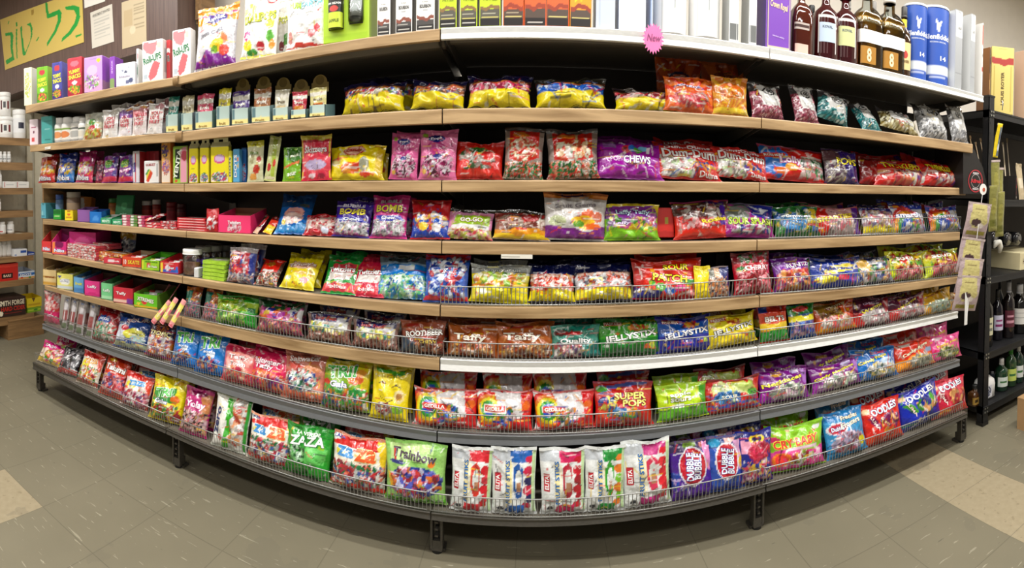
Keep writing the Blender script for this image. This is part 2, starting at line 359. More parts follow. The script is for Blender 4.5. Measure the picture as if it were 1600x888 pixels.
# ------------------------------------------------------------------ builders
def base_of(k, d, T):
    if isinstance(k, tuple): return k[0] + d + T, k[1]
    return SH[k][0] + d + T, (lambda X: shelf_z(k, X))
def bag(k, x0, x1, yt, label, base, ops=(), lean=14, T=.30, back=None, cat='candy bag', clear=None, tilt=0, d=.012, raise_=0,
        seal=None, name='candy_bag', group=None, sag=.5, yaw=0, flat=0, bseal=None, amp=1.0, print_=True):
    rng = rg(); tilt = tilt + rng.uniform(-2.5, 2.5); xc_ = (x0 + x1) / 2; yaw = yaw + max(0, min(12, 12 * (500 - xc_) / 400)); lean = math.radians(lean); tilt = math.radians(tilt); yaw = math.radians(yaw)
    sealh = .07
    def key(W, H):
        P = []
        for v in (0, .05, .95, 1):
            for s in (-1, 1): P.append((s * W * .5 * (1 if v in (0, 1) else .96), 0, v * H))
        t = min(W, H * 1.2) * T * .55
        P += [(s * W * .33, -t, H * .45) for s in (-1, 1)] + [(s * W * .33, -t * .8, H * .12) for s in (-1, 1)]
        return np.array(P)
    Wg = abs(atY(x1, 300, 1.9)[0] - atY(x0, 300, 1.9)[0]); Tm = Wg * T * (.5 if lean < .09 else .3)
    yb, zf = base_of(k, d, Tm)
    zfr = (lambda X: zf(X) + raise_)
    X, W, H = solve(x0, x1, yt, yb, zfr, key, lean, tilt, yaw)
    th = min(W, H * 1.2) * T
    pw = max(x1 - x0, 8); nu = int(min(72, max(10, pw / 1.7))); hpx = max(8, H / W * pw); nv = int(min(80, max(10, hpx / 1.7)))
    asp = H / W
    ph = rng.uniform(0, 6.28, 8); kf = rng.uniform(3, 7, 4)
    A = .0052 * min(1, W / .2) * amp; cr = rng.uniform(-1, 1, (7, 4))
    def prof(v): return np.clip(v, 0, 1) ** .42 * np.clip(1 - v, 0, 1) ** (.85 - .3 * flat) / (.33 ** .42 * .67 ** (.85 - .3 * flat))
    def surf(u, v, lift=0.0, side=-1.0, relief=0.0):
        u = np.asarray(u, float); v = np.asarray(v, float)
        vv = np.clip((v - .03) / .94, 0, 1)
        p = prof(vv); c = np.clip(1 - np.abs(2 * u - 1) ** 2.3, 0, 1) ** .62
        depth = th * .56 * p * c
        edge = np.exp(-vv / .16) + np.exp(-(1 - vv) / .2)
        depth = depth + c * (A * 1.3 * edge * np.sin(kf[0] * 6.28 * u + ph[0] + 2 * v) + A * np.sin(9 * v + 5 * u + ph[1]) * np.sin(11 * u - 4 * v + ph[2])
                             + A * .8 * np.sin(19 * (u * .8 + v * .6) + ph[3]) * np.sin(7 * v + ph[4]))
        for q in cr:      # creases: sharp folds running across the film
            dd = (u - .5 - q[0] * .45) * math.cos(q[2] * 3.14) + (v - .5 - q[1] * .45) * asp * math.sin(q[2] * 3.14)
            depth = depth + c * A * 1.1 * q[3] * np.exp(-np.abs(dd) / .035)
        depth = np.maximum(depth, 0) + relief * W
        x = (u - .5) * W * (1 - .09 * np.clip(p, 0, 1) + .006 * np.sin(17 * v + ph[5]))
        z = v * H - W * np.clip((v - .6) / .4, 0, 1) ** 2 * (.022 * np.sin(u * 3.1416) + .018 * np.sin(7 * u + ph[6]) + .03 * cr[0, 0] * (u - .5) + .025 * cr[1, 0] * np.clip(np.abs(u - .5) * 2 - .7, 0, 1) * 3)
        y = side * (depth + lift) * (1.0 if side < 0 else .75)
        y = y + np.where(v > .93, 1, 0) * .006 * np.sin(u * 8 + ph[7])
        return np.stack([x, y, np.broadcast_to(z, x.shape)], -1)
    U, V = np.meshgrid(np.linspace(0, 1, nu), np.linspace(0, 1, nv))
    C, Rf = paint(U, V, base, ops, rng, asp)
    if print_ and pw > 24:
        pal = ['f4f2ee', 'f4f2ee', '2a2430'] + [o[3] for o in ops if o[0] == 'B'][:2] + [o[-2][j] for o in ops if o[0] in 'CQ' for j in (0, 1)][:4] + ['f0d030', 'd83038']
        clutter(U, V, C, rng, asp, pal, int(min(30, 10 + pw / 5)))
    C = C ** 1.22 * .97
    mb = MB(); front = surf(U, V, 0, -1, Rf)
    Q = grid(nu, nv); mb.add(front.reshape(-1, 3), Q, c=C.reshape(-1, 3))
    nf = len(Q); mi = np.zeros(nf, int)
    if clear is not None:
        vq = V.reshape(-1)[Q[:, 0]]; uq = U.reshape(-1)[Q[:, 0]]
        mi[(vq > clear)] = 1
    bu, bv = 12, 12; Ub, Vb = np.meshgrid(np.linspace(0, 1, bu), np.linspace(0, 1, bv))
    Cb, _ = paint(Ub, Vb, base, [o for o in ops if o[0] == 'B'], rng, asp)
    Qb = grid(bu, bv)[:, ::-1]; mb.add(surf(Ub, Vb, 0, 1).reshape(-1, 3), Qb, c=Cb.reshape(-1, 3))
    mib = np.zeros(len(Qb), int)
    if clear is not None: mib[Vb.reshape(-1)[Qb[:, 0]] > clear - .05] = 1
    mi = np.concatenate([mi, mib])
    for op in ops:
        if op[0] == 'T': add_text(mb, surf, op, asp)
    ntri = sum(len(t) for t in mb.T)
    mi = np.concatenate([mi, np.zeros(ntri, int)])
    Vx = np.concatenate(mb.V); Vr = rotx(roty(Vx, tilt), lean); zmin = Vr[:, 2].min()
    R3 = rotz(rotx(roty(np.eye(3), tilt), lean), yaw).T   # columns = images of the axes
    o = mk(name, Vx, [np.concatenate(mb.Q)] + ([np.concatenate(mb.T)] if mb.T else []), [printed('foil'), film()], None, np.concatenate(mb.C), True, mi)
    M = Matrix(R3.tolist()).to_4x4(); M.translation = (X, yb, zfr(X) - zmin); o.matrix_world = M
    # crimped seals
    for nm, v0, v1, cc in (('top_seal', .955, 1.0, seal), ('bottom_seal', 0.0, .035, bseal or seal)):
        if nm == 'top_seal' or H > .1:
            n = max(8, nu // 2); m2 = MB(); us = np.linspace(0, 1, n)
            mid = (v0 + v1) / 2
            col = lin(cc) if cc else C[int(mid * (nv - 1)), :, :].mean(0)
            for side in (-1, 1):
                rows = np.concatenate([surf(us, np.full(n, v), .0007 + .0006 * (np.arange(n) % 2), side) for v in (v0, mid, v1)])
                g = grid(n, 3); m2.add(rows, g if side < 0 else g[:, ::-1], c=np.tile(col, (3 * n, 1)))
            if clear is not None and nm == 'top_seal': m2.build(nm, film(), o, True, True)
            else: m2.build(nm, printed('foil'), o, True, True)
    finish(o, k, label, cat, group)
    if back:
        r = dup(o); s = 1.0
        M2 = M.copy(); P = M.translation.copy(); step = th * .8 + .035
        r.matrix_world = M.copy()
        _, bt = proj(np.array([X, yb + step + H * math.sin(lean), zfr(X) + H * math.cos(lean)]))
        need = (float(bt) - back) / F * math.hypot(X, yb + step)
        s = min(1.35, max(.8, 1 + need / max(H, .05)))
        if k in 'BCDEFGH':
            up_ = 'ABCDEFG'['BCDEFGH'.index(k)]; lim = float(np.interp(X, [q[0] for q in SH[up_][1]], [q[1] for q in SH[up_][1]])) + CZ - .05
            s = min(s, max(.5, (lim - P.z) / max(.02, Vr[:, 2].max() - zmin)))
        r.matrix_world = Matrix.Translation((P.x + W * rng.uniform(-.08, .08), min(P.y + step, BACKY - .08), P.z)) @ M.to_3x3().to_4x4() @ Matrix.Diagonal((.93, .9, s, 1))
        finish(r, k, label + ', behind the front one', cat, group)
        CAT.setdefault('back', []).append(r)
    return o
def panel(mb, corners, base, ops, rng, res, asp):
    """a printed flat face: corners (bl, br, tr, tl)"""
    nu, nv = res; U, V = np.meshgrid(np.linspace(0, 1, nu), np.linspace(0, 1, nv))
    a, b, c, d = [np.asarray(p, float) for p in corners]
    nrm = np.cross(b - a, d - a); nrm /= np.linalg.norm(nrm) + 1e-12
    def surf(u, v, lift=0):
        u = np.asarray(u)[..., None]; v = np.asarray(v)[..., None]
        return a * (1 - u) * (1 - v) + b * u * (1 - v) + c * u * v + d * (1 - u) * v + nrm * lift * .5
    C, _ = paint(U, V, base, ops, rng, asp)
    mb.add(surf(U, V).reshape(-1, 3), grid(nu, nv), c=C.reshape(-1, 3))
    for op in ops:
        if op[0] == 'T': add_text(mb, surf, op, asp)
def carton(k, x0, x1, yt, label, base, ops=(), side=None, sops=(), D=.07, top=None, d=.015, yaw=None, cat='carton', name='candy_carton', raise_=0,
           flap='tuck', group=None, lean=0, kind='card', windows=()):
    yaw = max(0, min(24, 24 * (450 - (x0 + x1) / 2) / 400)) if yaw is None else yaw
    rng = rg(); yaw = math.radians(yaw); lean = math.radians(lean); side = side or base; top = top or base
    def key(W, H): return np.array([(sx * W / 2, sy * D / 2, z) for sx in (-1, 1) for sy in (-1, 1) for z in (0, H)])
    yb, zf = base_of(k, d, D / 2); zfr = lambda X: zf(X) + raise_
    X, W, H = solve(x0, x1, yt, yb, zfr, key, lean, 0, yaw)
    e = min(.0025, W * .06); w, q = W / 2, D / 2; mb = MB(); pw = (x1 - x0); asp = H / W
    res = (int(min(60, max(6, pw / 1.6))), int(min(80, max(6, pw * asp / 1.6))))
    panel(mb, [(-w + e, -q, e), (w - e, -q, e), (w - e, -q, H - e), (-w + e, -q, H - e)], base, ops, rng, res, asp)
    for sx in (-1, 1):
        cs = [(sx * w, -q + e, e), (sx * w, q - e, e), (sx * w, q - e, H - e), (sx * w, -q + e, H - e)]
        if sx < 0: cs = [cs[1], cs[0], cs[3], cs[2]]
        panel(mb, cs, side, sops, rng, (8, res[1]), H / D)
    mb.add([(-w + e, -q + e, H), (w - e, -q + e, H), (w - e, q - e, H), (-w + e, q - e, H)], [(0, 1, 2, 3)], c=top)
    mb.add([(w - e, q, e), (-w + e, q, e), (-w + e, q, H - e), (w - e, q, H - e), (-w + e, -q + e, 0), (w - e, -q + e, 0), (w - e, q - e, 0), (-w + e, q - e, 0)],
           [(0, 1, 2, 3), (7, 6, 5, 4)], c=side)
    # rounded (chamfered) edges
    for sx in (-1, 1):
        for sy in (-1, 1):
            mb.add([(sx * (w - e), sy * q, e), (sx * w, sy * (q - e), e), (sx * w, sy * (q - e), H - e), (sx * (w - e), sy * q, H - e)], [(0, 1, 2, 3)], c=base)
        mb.add([(sx * w, -q + e, H - e), (sx * w, q - e, H - e), (sx * (w - e), q - e, H), (sx * (w - e), -q + e, H)], [(0, 1, 2, 3)], c=top)
        mb.add([(sx * w, -q + e, e), (sx * w, q - e, e), (sx * (w - e), q - e, 0), (sx * (w - e), -q + e, 0)], [(0, 1, 2, 3)], c=base)
    for sy in (-1, 1):
        mb.add([(-w + e, sy * q, H - e), (w - e, sy * q, H - e), (w - e, sy * (q - e), H), (-w + e, sy * (q - e), H)], [(0, 1, 2, 3)], c=top)
        mb.add([(-w + e, sy * q, e), (w - e, sy * q, e), (w - e, sy * (q - e), 0), (-w + e, sy * (q - e), 0)], [(0, 1, 2, 3)], c=base)
    o = mb.build(name, printed(kind), None, False, True)
    M = Matrix(rotz(rotx(np.eye(3), lean), yaw).T.tolist()).to_4x4(); M.translation = (X, yb, zfr(X) + (q * math.sin(lean))); o.matrix_world = M
    if flap == 'tuck':
        f = MB(); f.box((-w + e, -q + e, H), (w - e, q * .2, H + .0012), top); f.box((-w * .35, -q - .0008, H - .012), (w * .35, -q + .0004, H - .001), top)
        f.build('lid_flap', printed('card'), o, False, True)
    elif flap == 'hang':      # gable header with hang slot
        f = MB(); t = H * .13
        f.add([(-w, -q, H), (w, -q, H), (w, 0, H + t), (-w, 0, H + t), (-w, q, H), (w, q, H)], [(0, 1, 2, 3), (3, 2, 5, 4)], c=top)
        f.box((-w * .8, -.002, H + t * .9), (-w * .25, .002, H + t * 1.9), top); f.box((w * .25, -.002, H + t * .9), (w * .8, .002, H + t * 1.9), top)
        gh = f.build('gable_header', printed('card'), o, False, True); f = MB(); f.box((-w * .8, -.0022, H + t * 1.5), (w * .8, .0022, H + t * 1.9), top); f.build('hang_tab', printed('card'), gh, False, True)
    for (u0, v0, u1, v1, col) in windows:
        f = MB(); f.box((-w + 2 * w * u0, -q - .0012, H * v0), (-w + 2 * w * u1, -q + .0005, H * v1), col); f.build('window', printed('glass'), o, False, True)
    finish(o, k, label, cat, group); o['_dims'] = (W, D, H)
    return o
def tray(k, x0, x1, yt, label, base, ops=(), bf=1.2, D=.16, inside='h', fill=None, nfill=3, cat='display tray', d=.01, header=None, hops=(), sidec=None,
         filllabel=None, yaw=None, raise_=0):
    """open display tray: low printed front, sloping sides, higher back; optional things in it"""
    yaw = max(0, min(26, 26 * (450 - (x0 + x1) / 2) / 400)) if yaw is None else yaw
    rng = rg(); yaw = math.radians(yaw); sidec = sidec or base
    def key(W, H): return np.array([(sx * W / 2, sy * D / 2, z) for sx in (-1, 1) for (sy, z) in ((-1, 0), (-1, H))])
    yb, zf = base_of(k, d, D / 2); X, W, H = solve(x0, x1, yt, yb, (lambda X: zf(X) + raise_), key, 0, 0, yaw); zb = zf(X) + raise_
    w, q, t = W / 2, D / 2, .0025; h0 = H; H = H * bf; asp = h0 / W
    root = empty('display_tray', (X, yb, zb), yaw)
    m = MB(); m.box((-w, -q, 0), (w, q, t), inside); m.build('tray_floor', printed('card'), root, False, True)
    m = MB(); res = (int(min(50, max(6, (x1 - x0) / 1.7))), int(max(6, (x1 - x0) * asp / 1.7)))
    panel(m, [(-w, -q, 0), (w, -q, 0), (w, -q, h0), (-w, -q, h0)], base, ops, rng, res, asp)
    m.box((-w, -q + .0005, 0), (w, -q + t, h0), inside); m.build('front_panel', printed('card'), root, False, True)
    for sx in (-1, 1):
        m = MB(); xa, xb = sorted((sx * w, sx * (w - t)))
        def quadbox(xa, xb): return [(xa, -q, 0), (xb, -q, 0), (xa, q, 0), (xb, q, 0), (xa, -q, h0), (xb, -q, h0), (xa, q, H), (xb, q, H)]
        m.hexa(quadbox(xa, xb), sidec); m.build('side_panel', printed('card'), root, False, True)
    m = MB(); m.box((-w, q - t, 0), (w, q, H), inside); m.build('back_panel', printed('card'), root, False, True)
    if header:
        m = MB(); panel(m, [(-w, q - t * 1.5, H * .8), (w, q - t * 1.5, H * .8), (w * .8, q + .01, H * 1.6), (-w * .8, q + .01, H * 1.6)], header, hops, rng, (20, 14), .6)
        m.build('header_card', printed('card'), root, False, True)
    finish(root, k, label, cat, None)
    if fill:
        for i in range(nfill):
            L = W * .92; r_ = min(.014, h0 * .32); kk = i
            c = MB(); y = -q + t + .012 + r_ + (2 * q - .03) * (i / max(nfill, 1)); z = h0 * .8 - r_ * .4
            n = 8; pts = [(-L / 2, y, z), (-L / 2 + .006, y, z), (L / 2 - .006, y, z), (L / 2, y, z)]
            c.tube(pts, [r_ * .5, r_, r_, r_ * .5], n, fill[i % len(fill)])
            o = c.build('candy_roll', printed('foil'), None, True, True); o.location = (X, yb, zb); o.rotation_euler = (0, 0, yaw)
            s = MB(); s.tube([(-L * .18, y, z), (L * .18, y, z)], r_ * 1.04, n, 'w'); s.build('paper_band', printed('foil'), o, True, True)
            tag(o, filllabel or 'wrapped candy roll lying in ' + ' '.join(label.split()[:8]), 'candy roll', 'candy rolls in display trays')
    return root
def lathe(mb, prof, n=28, sq=2.0, c='w', flip=1.0):
    """profile of (r, z); sq > 2 squares the section; flip scales depth"""
    a = np.arange(n) * 2 * math.pi / n; ca_, sa_ = np.cos(a), np.sin(a)
    k = (np.abs(ca_) ** sq + np.abs(sa_) ** sq) ** (-1 / sq)
    V = []; 
    for r, z in prof: V.append(np.stack([r * k * ca_, r * k * sa_ * flip, np.full(n, z)], -1))
    V = np.concatenate(V); Q = [(i * n + j, i * n + (j + 1) % n, (i + 1) * n + (j + 1) % n, (i + 1) * n + j) for i in range(len(prof) - 1) for j in range(n)]
    m = len(V); V = np.concatenate([V, [[0, 0, prof[0][1]], [0, 0, prof[-1][1]]]])
    T = [(m, (j + 1) % n, j) for j in range(n)] + [(m + 1, (len(prof) - 1) * n + j, (len(prof) - 1) * n + (j + 1) % n) for j in range(n)]
    mb.add(V, Q, T, c=c)
def wrap_label(root, nm, r, z0, z1, base, ops, sq=2.0, flip=1.0, ang=150, face=-90, mat='card', res=(40, 44)):
    """a printed label wrapped round a body of radius r, facing the aisle"""
    rng = rg(); H = z1 - z0; L = 2 * r * math.sin(math.radians(ang / 2)) if ang < 180 else r * math.radians(ang); asp = H / L; mb = MB()
    def surf(u, v, lift=0):
        a = math.radians(face) + (np.asarray(u) - .5) * math.radians(ang); k = (np.abs(np.cos(a)) ** sq + np.abs(np.sin(a)) ** sq) ** (-1 / sq)
        rr = (r + .0006 + lift * .5) * k; return np.stack([rr * np.cos(a), rr * np.sin(a) * flip, z0 + np.asarray(v) * H], -1)
    U, V = np.meshgrid(np.linspace(0, 1, res[0]), np.linspace(0, 1, res[1])); C, _ = paint(U, V, base, ops, rng, asp)
    mb.add(surf(U, V).reshape(-1, 3), grid(*res), c=C.reshape(-1, 3))
    for op in ops:
        if op[0] == 'T': add_text(mb, surf, op, asp)
    return mb.build(nm, printed(mat), root, True, True)
def vessel(k, x0, x1, yt, label, shape, body, labels=(), cap='cap', capc='x', mat='glass', cat='bottle', name='bottle', d=.02, raise_=0, liquid=None,
           face=None, group=None, ycut=None, hfix=None):
    """shape: list of (r as a share of half width, z as a share of height), sq, flip; body parts up to the cap"""
    prof, sq, flip, capprof = shape
    def key(W, H):
        P = []
        for r, z in prof + capprof:
            P += [(s * r * W / 2, 0, z * H) for s in (-1, 1)] + [(0, -r * W / 2 * flip, z * H)]
        return np.array(P)
    Wg = abs(atY(x1, 300, 1.85)[0] - atY(x0, 300, 1.85)[0])
    yb, zf = base_of(k, d, Wg / 2 * flip); X, W, H = solve(x0, x1, yt, yb, (lambda X: zf(X) + raise_), key, 0)
    if hfix: H = hfix
    root = None; R = W / 2; mb = MB(); lathe(mb, [(r * R, z * H) for r, z in prof], 28, sq, body, flip)
    face = face if face is not None else math.degrees(math.atan2(-yb, -X)) * .55 + -90 * .45
    root = mb.build(name, film() if mat == 'film' else clearglass() if mat == 'clear' else printed(mat), None, True, True); root.location = (X, yb, zf(X) + raise_)
    if liquid:
        lz, lc = liquid; pr = [(r * R * .9, max(z * H, .004)) for r, z in prof if z <= lz] + [(prof[[i for i, p in enumerate(prof) if p[1] <= lz][-1]][0] * R * .88, lz * H)]
        m = MB(); lathe(m, pr, 24, sq, lc, flip); m.build('contents', printed('foil' if mat == 'film' else 'amber'), root, True, True)
    if capprof:
        m = MB(); lathe(m, [(r * R, z * H) for r, z in capprof], 20, 2.0, capc, 1.0); cp = m.build(cap, printed('card'), root, True, True); m = MB(); lathe(m, [(capprof[1][0] * R * 1.03, capprof[0][1] * H), (capprof[1][0] * R * 1.03, (capprof[0][1] * .8 + capprof[-1][1] * .2) * H)], 20, 2.0, capc, 1.0); m.build('cap_ring', printed('card'), cp, True, True)
    for (z0, z1, base, ops, *ex) in labels:
        rr = max(r for r, z in prof if z0 - .15 <= z <= z1 + .15) if not ex or not ex[0] else ex[0]
        wrap_label(root, 'label', rr * R, z0 * H, z1 * H, base, ops, sq, flip, ex[1] if len(ex) > 1 else 150, face)
    finish(root, k, label, cat, group); root['_dims'] = (W, H); return root
S_PILL = ([(.8, 0), (1, .03), (1, .68), (.95, .74), (.62, .8)], 2, 1, [(.74, .78), (.78, .8), (.78, .97), (.74, 1)])
S_TUB = ([(.92, 0), (1, .03), (1, .8), (.95, .83)], 2, 1, [(1.0, .82), (1.03, .84), (1.03, .98), (.98, 1)])
S_TUBE = ([(1, .012), (1, .975)], 2, 1, [(1.02, .972), (1.02, 1)])
S_WINE = ([(.9, 0), (1, .02), (1, .6), (.9, .68), (.5, .75), (.34, .8), (.33, .9)], 2, 1, [(.38, .8), (.38, .98), (.34, 1)])
S_SQ = ([(.93, 0), (1, .02), (1, .5), (.94, .6), (.6, .68), (.33, .72), (.3, .84)], 5, .8, [(.36, .82), (.4, .84), (.4, .98), (.36, 1)])
S_RND = ([(.92, 0), (1, .02), (1, .52), (.85, .62), (.4, .70), (.3, .74), (.29, .86)], 2.3, .85, [(.36, .84), (.4, .85), (.4, .99), (.36, 1)])
S_JAR = ([(.9, 0), (1, .04), (1, .74), (.86, .82)], 2, 1, [(.95, .8), (.98, .82), (.98, .97), (.94, 1)])
# ------------------------------------------------------------------ floor, walls
def plane(name, P, mat, kind='structure'):
    o = mk(name, P, [np.array([(0, 1, 2, 3)])], mat); o['kind'] = kind; return o
def floor_mat():
    m, n, L, b = nt('vinyl_tiles'); tc = n.new('ShaderNodeTexCoord'); P_ = .337
    sx = n.new('ShaderNodeSeparateXYZ'); L.new(tc.outputs['Object'], sx.inputs[0])
    def M_(op, a, b_=None, c_=None):
        q = n.new('ShaderNodeMath'); q.operation = op
        for i, v in enumerate((a, b_, c_)):
            if v is None: continue
            if isinstance(v, (int, float)): q.inputs[i].default_value = v
            else: L.new(v, q.inputs[i])
        return q.outputs[0]
    fx = M_('DIVIDE', M_('SUBTRACT', sx.outputs[0], -1.75), P_); fy = M_('DIVIDE', M_('SUBTRACT', sx.outputs[1], 1.12), P_)
    ix = M_('FLOOR', fx); iy = M_('FLOOR', fy)
    lx = M_('ABSOLUTE', M_('SUBTRACT', M_('FRACT', fx), .5)); ly = M_('ABSOLUTE', M_('SUBTRACT', M_('FRACT', fy), .5))
    joint = M_('GREATER_THAN', M_('MAXIMUM', lx, ly), .4945)
    strip = M_('COMPARE', ix, 10.0, .1)
    lt = M_('MULTIPLY', M_('COMPARE', ix, -1.0, .1), M_('LESS_THAN', iy, -.5)); beige = M_('MAXIMUM', strip, lt)
    def noise(scale, det, st, rot=0, w=0):
        mp = n.new('ShaderNodeMapping'); mp.inputs['Scale'].default_value = st; mp.inputs['Rotation'].default_value = (0, 0, rot); mp.inputs['Location'].default_value = (w, w, 0)
        L.new(tc.outputs['Object'], mp.inputs[0]); q = n.new('ShaderNodeTexNoise'); q.inputs['Scale'].default_value = scale; q.inputs['Detail'].default_value = det
        L.new(mp.outputs[0], q.inputs['Vector']); return q.outputs['Fac']
    cmb = n.new('ShaderNodeCombineXYZ'); L.new(ix, cmb.inputs[0]); L.new(iy, cmb.inputs[1])
    wn = n.new('ShaderNodeTexWhiteNoise'); wn.noise_dimensions = '3D'; L.new(cmb.outputs[0], wn.inputs['Vector'])
    def mix(f, a, b_):
        q = n.new('ShaderNodeMixRGB')
        if isinstance(f, (int, float)): q.inputs[0].default_value = f
        else: L.new(f, q.inputs[0])
        for i, v in ((1, a), (2, b_)):
            if isinstance(v, str): q.inputs[i].default_value = (*lin(v), 1)
            else: L.new(v, q.inputs[i])
        return q.outputs[0]
    g = mix(noise(2.5, 5, (1, 1, 1)), '6f6957', '857e6a')
    g = mix(M_('MULTIPLY', wn.outputs['Value'], .35), g, '736d5a')
    fl1 = M_('GREATER_THAN', noise(6, 4, (1.4, 11, 1), .9), .675); fl2 = M_('GREATER_THAN', noise(7, 4, (1.6, 12, 1), 2.3, 5), .69)
    g = mix(M_('MULTIPLY', fl1, .4), g, 'b5af9a'); g = mix(M_('MULTIPLY', fl2, .5), g, 'b9b39e')
    dk = M_('GREATER_THAN', noise(9, 3, (1, 8, 1), 1.7, 9), .735); g = mix(M_('MULTIPLY', dk, .7), g, '46423a')
    bg = mix(noise(40, 4, (1, 1, 1), 0, 3), '8f8369', 'a6997f'); bg = mix(M_('MULTIPLY', M_('GREATER_THAN', noise(30, 2, (1, 1, 1), 0, 8), .66), .5), bg, '7d7058')
    c = mix(beige, g, bg); c = mix(M_('MULTIPLY', joint, .38), c, '4c483d')
    c = mix(M_('MULTIPLY', M_('GREATER_THAN', noise(3, 8, (1, 1, 1), 0, 20), .62), .25), c, '6a6557')
    L.new(c, b.inputs['Base Color']); b.inputs['Roughness'].default_value = .5; b.inputs['Specular IOR Level'].default_value = .3
    bp = n.new('ShaderNodeBump'); bp.inputs['Strength'].default_value = .25; bp.inputs['Distance'].default_value = .002; bp.invert = True
    L.new(joint, bp.inputs['Height']); L.new(bp.outputs[0], b.inputs['Normal']); return m
plane('floor', [(-5, -3, 0), (5, -3, 0), (5, 4, 0), (-5, 4, 0)], floor_mat())
plane('ceiling', [(-5, 4, 3.3), (5, 4, 3.3), (5, -3, 3.3), (-5, -3, 3.3)], solid('ceiling_tile', 'd9d5cc', .9, 0, 20, .2))
plane('wall_back', [(-5, 2.75, 0), (5, 2.75, 0), (5, 2.75, 3.3), (-5, 2.75, 3.3)], M_WALL)
plane('wall_left', [(-4.4, -3, 0), (-4.4, 2.75, 0), (-4.4, 2.75, 3.3), (-4.4, -3, 3.3)], M_WALL)
plane('wall_right', [(4.6, 2.75, 0), (4.6, -3, 0), (4.6, -3, 3.3), (4.6, 2.75, 3.3)], M_WALL)

# ------------------------------------------------------------------ the long candy shelving: uprights, back panels, boards, wire fronts
POSTX = [-2.795, -1.575, -.355, .865, 2.075]
BAYN = ['far left bay', 'second bay from the left', 'third bay from the left', 'right bay']
up = None
for i, X in enumerate(POSTX):
    u = empty('shelf_upright', (X, 1.76, 0))
    m = MB()
    for sx in (-1, 1): m.box((sx * .019 - .004, .0, 0.02), (sx * .019 + .004, .03, .175))
    m.box((-.021, .002, 0.012), (.021, .045, .05)); m.box((-.023, -.004, .155), (.023, .04, .185)); m.box((-.021, .024, .02), (.021, .032, .175))
    for z in (.065, .09, .115, .14): m.box((-.006, .0, z), (.006, .026, z + .007))
    ff = m.build('front_foot', M_DKGREY, u); m = MB(); m.tube([(0, .022, 0), (0, .022, .012)], .02, 14); m.build('levelling_pad', M_BCAP, ff)
    m = MB(); m.box((-.018, .03, .1), (.018, .50, .165)); m.box((-.03, .02, .0), (.03, .06, .012)); m.build('base_bracket', M_DKGREY, u)
    m = MB(); m.box((-.022, .475, 0), (.022, .51, 1.855))
    m.build('back_post', M_DKGREY, u)
    tag(u, ['grey slotted shelf upright and foot at the far left end', 'grey slotted shelf upright between far left bay and second bay', 'grey slotted shelf upright and foot at the lowest middle seam',
            'grey slotted shelf upright between third bay and right bay', 'grey slotted shelf upright and foot beside the black rack'][i], 'shelf upright', 'uprights of the candy shelving')
for i in range(4):
    m = MB(); a, b_ = POSTX[i] + .022, POSTX[i + 1] - .022; dt = .022 if i < 2 else .008
    ta, tb = [float(np.interp(x, [q[0] for q in SH['A'][1]], [q[1] for q in SH['A'][1]])) + CZ - dt for x in (a, b_)]
    m.hexa([(a, BACKY + .012, .17), (b_, BACKY + .012, .17), (a, BACKY + .03, .17), (b_, BACKY + .03, .17), (a, BACKY + .012, ta), (b_, BACKY + .012, tb), (a, BACKY + .03, ta), (b_, BACKY + .03, tb)])
    for j in range(1, 6): m.box((a, BACKY + .008, .17 + .29 * j), (b_, BACKY + .0125, .173 + .29 * j))
    o = m.build('shelving_backboard', M_BACK); tag(o, f'dark backboard of the candy shelving in the {BAYN[i]}', 'backboard', 'backboards of the candy shelving')
LIPM = dict(A=[M_LIP, M_LIP, M_WHITE, M_WHITE], B=[M_LIP] * 4, C=[M_LIP] * 4, D=[M_LIP] * 4, E=[M_LIP] * 4, F=[M_LIP, M_LIP, M_WHITE, M_WHITE], G=[M_GREY] * 4, H=[M_DKGREY] * 4)
LIPN = {M_LIP: 'oak laminate', M_WHITE: 'scuffed white metal', M_GREY: 'light grey metal', M_DKGREY: 'dark grey metal'}
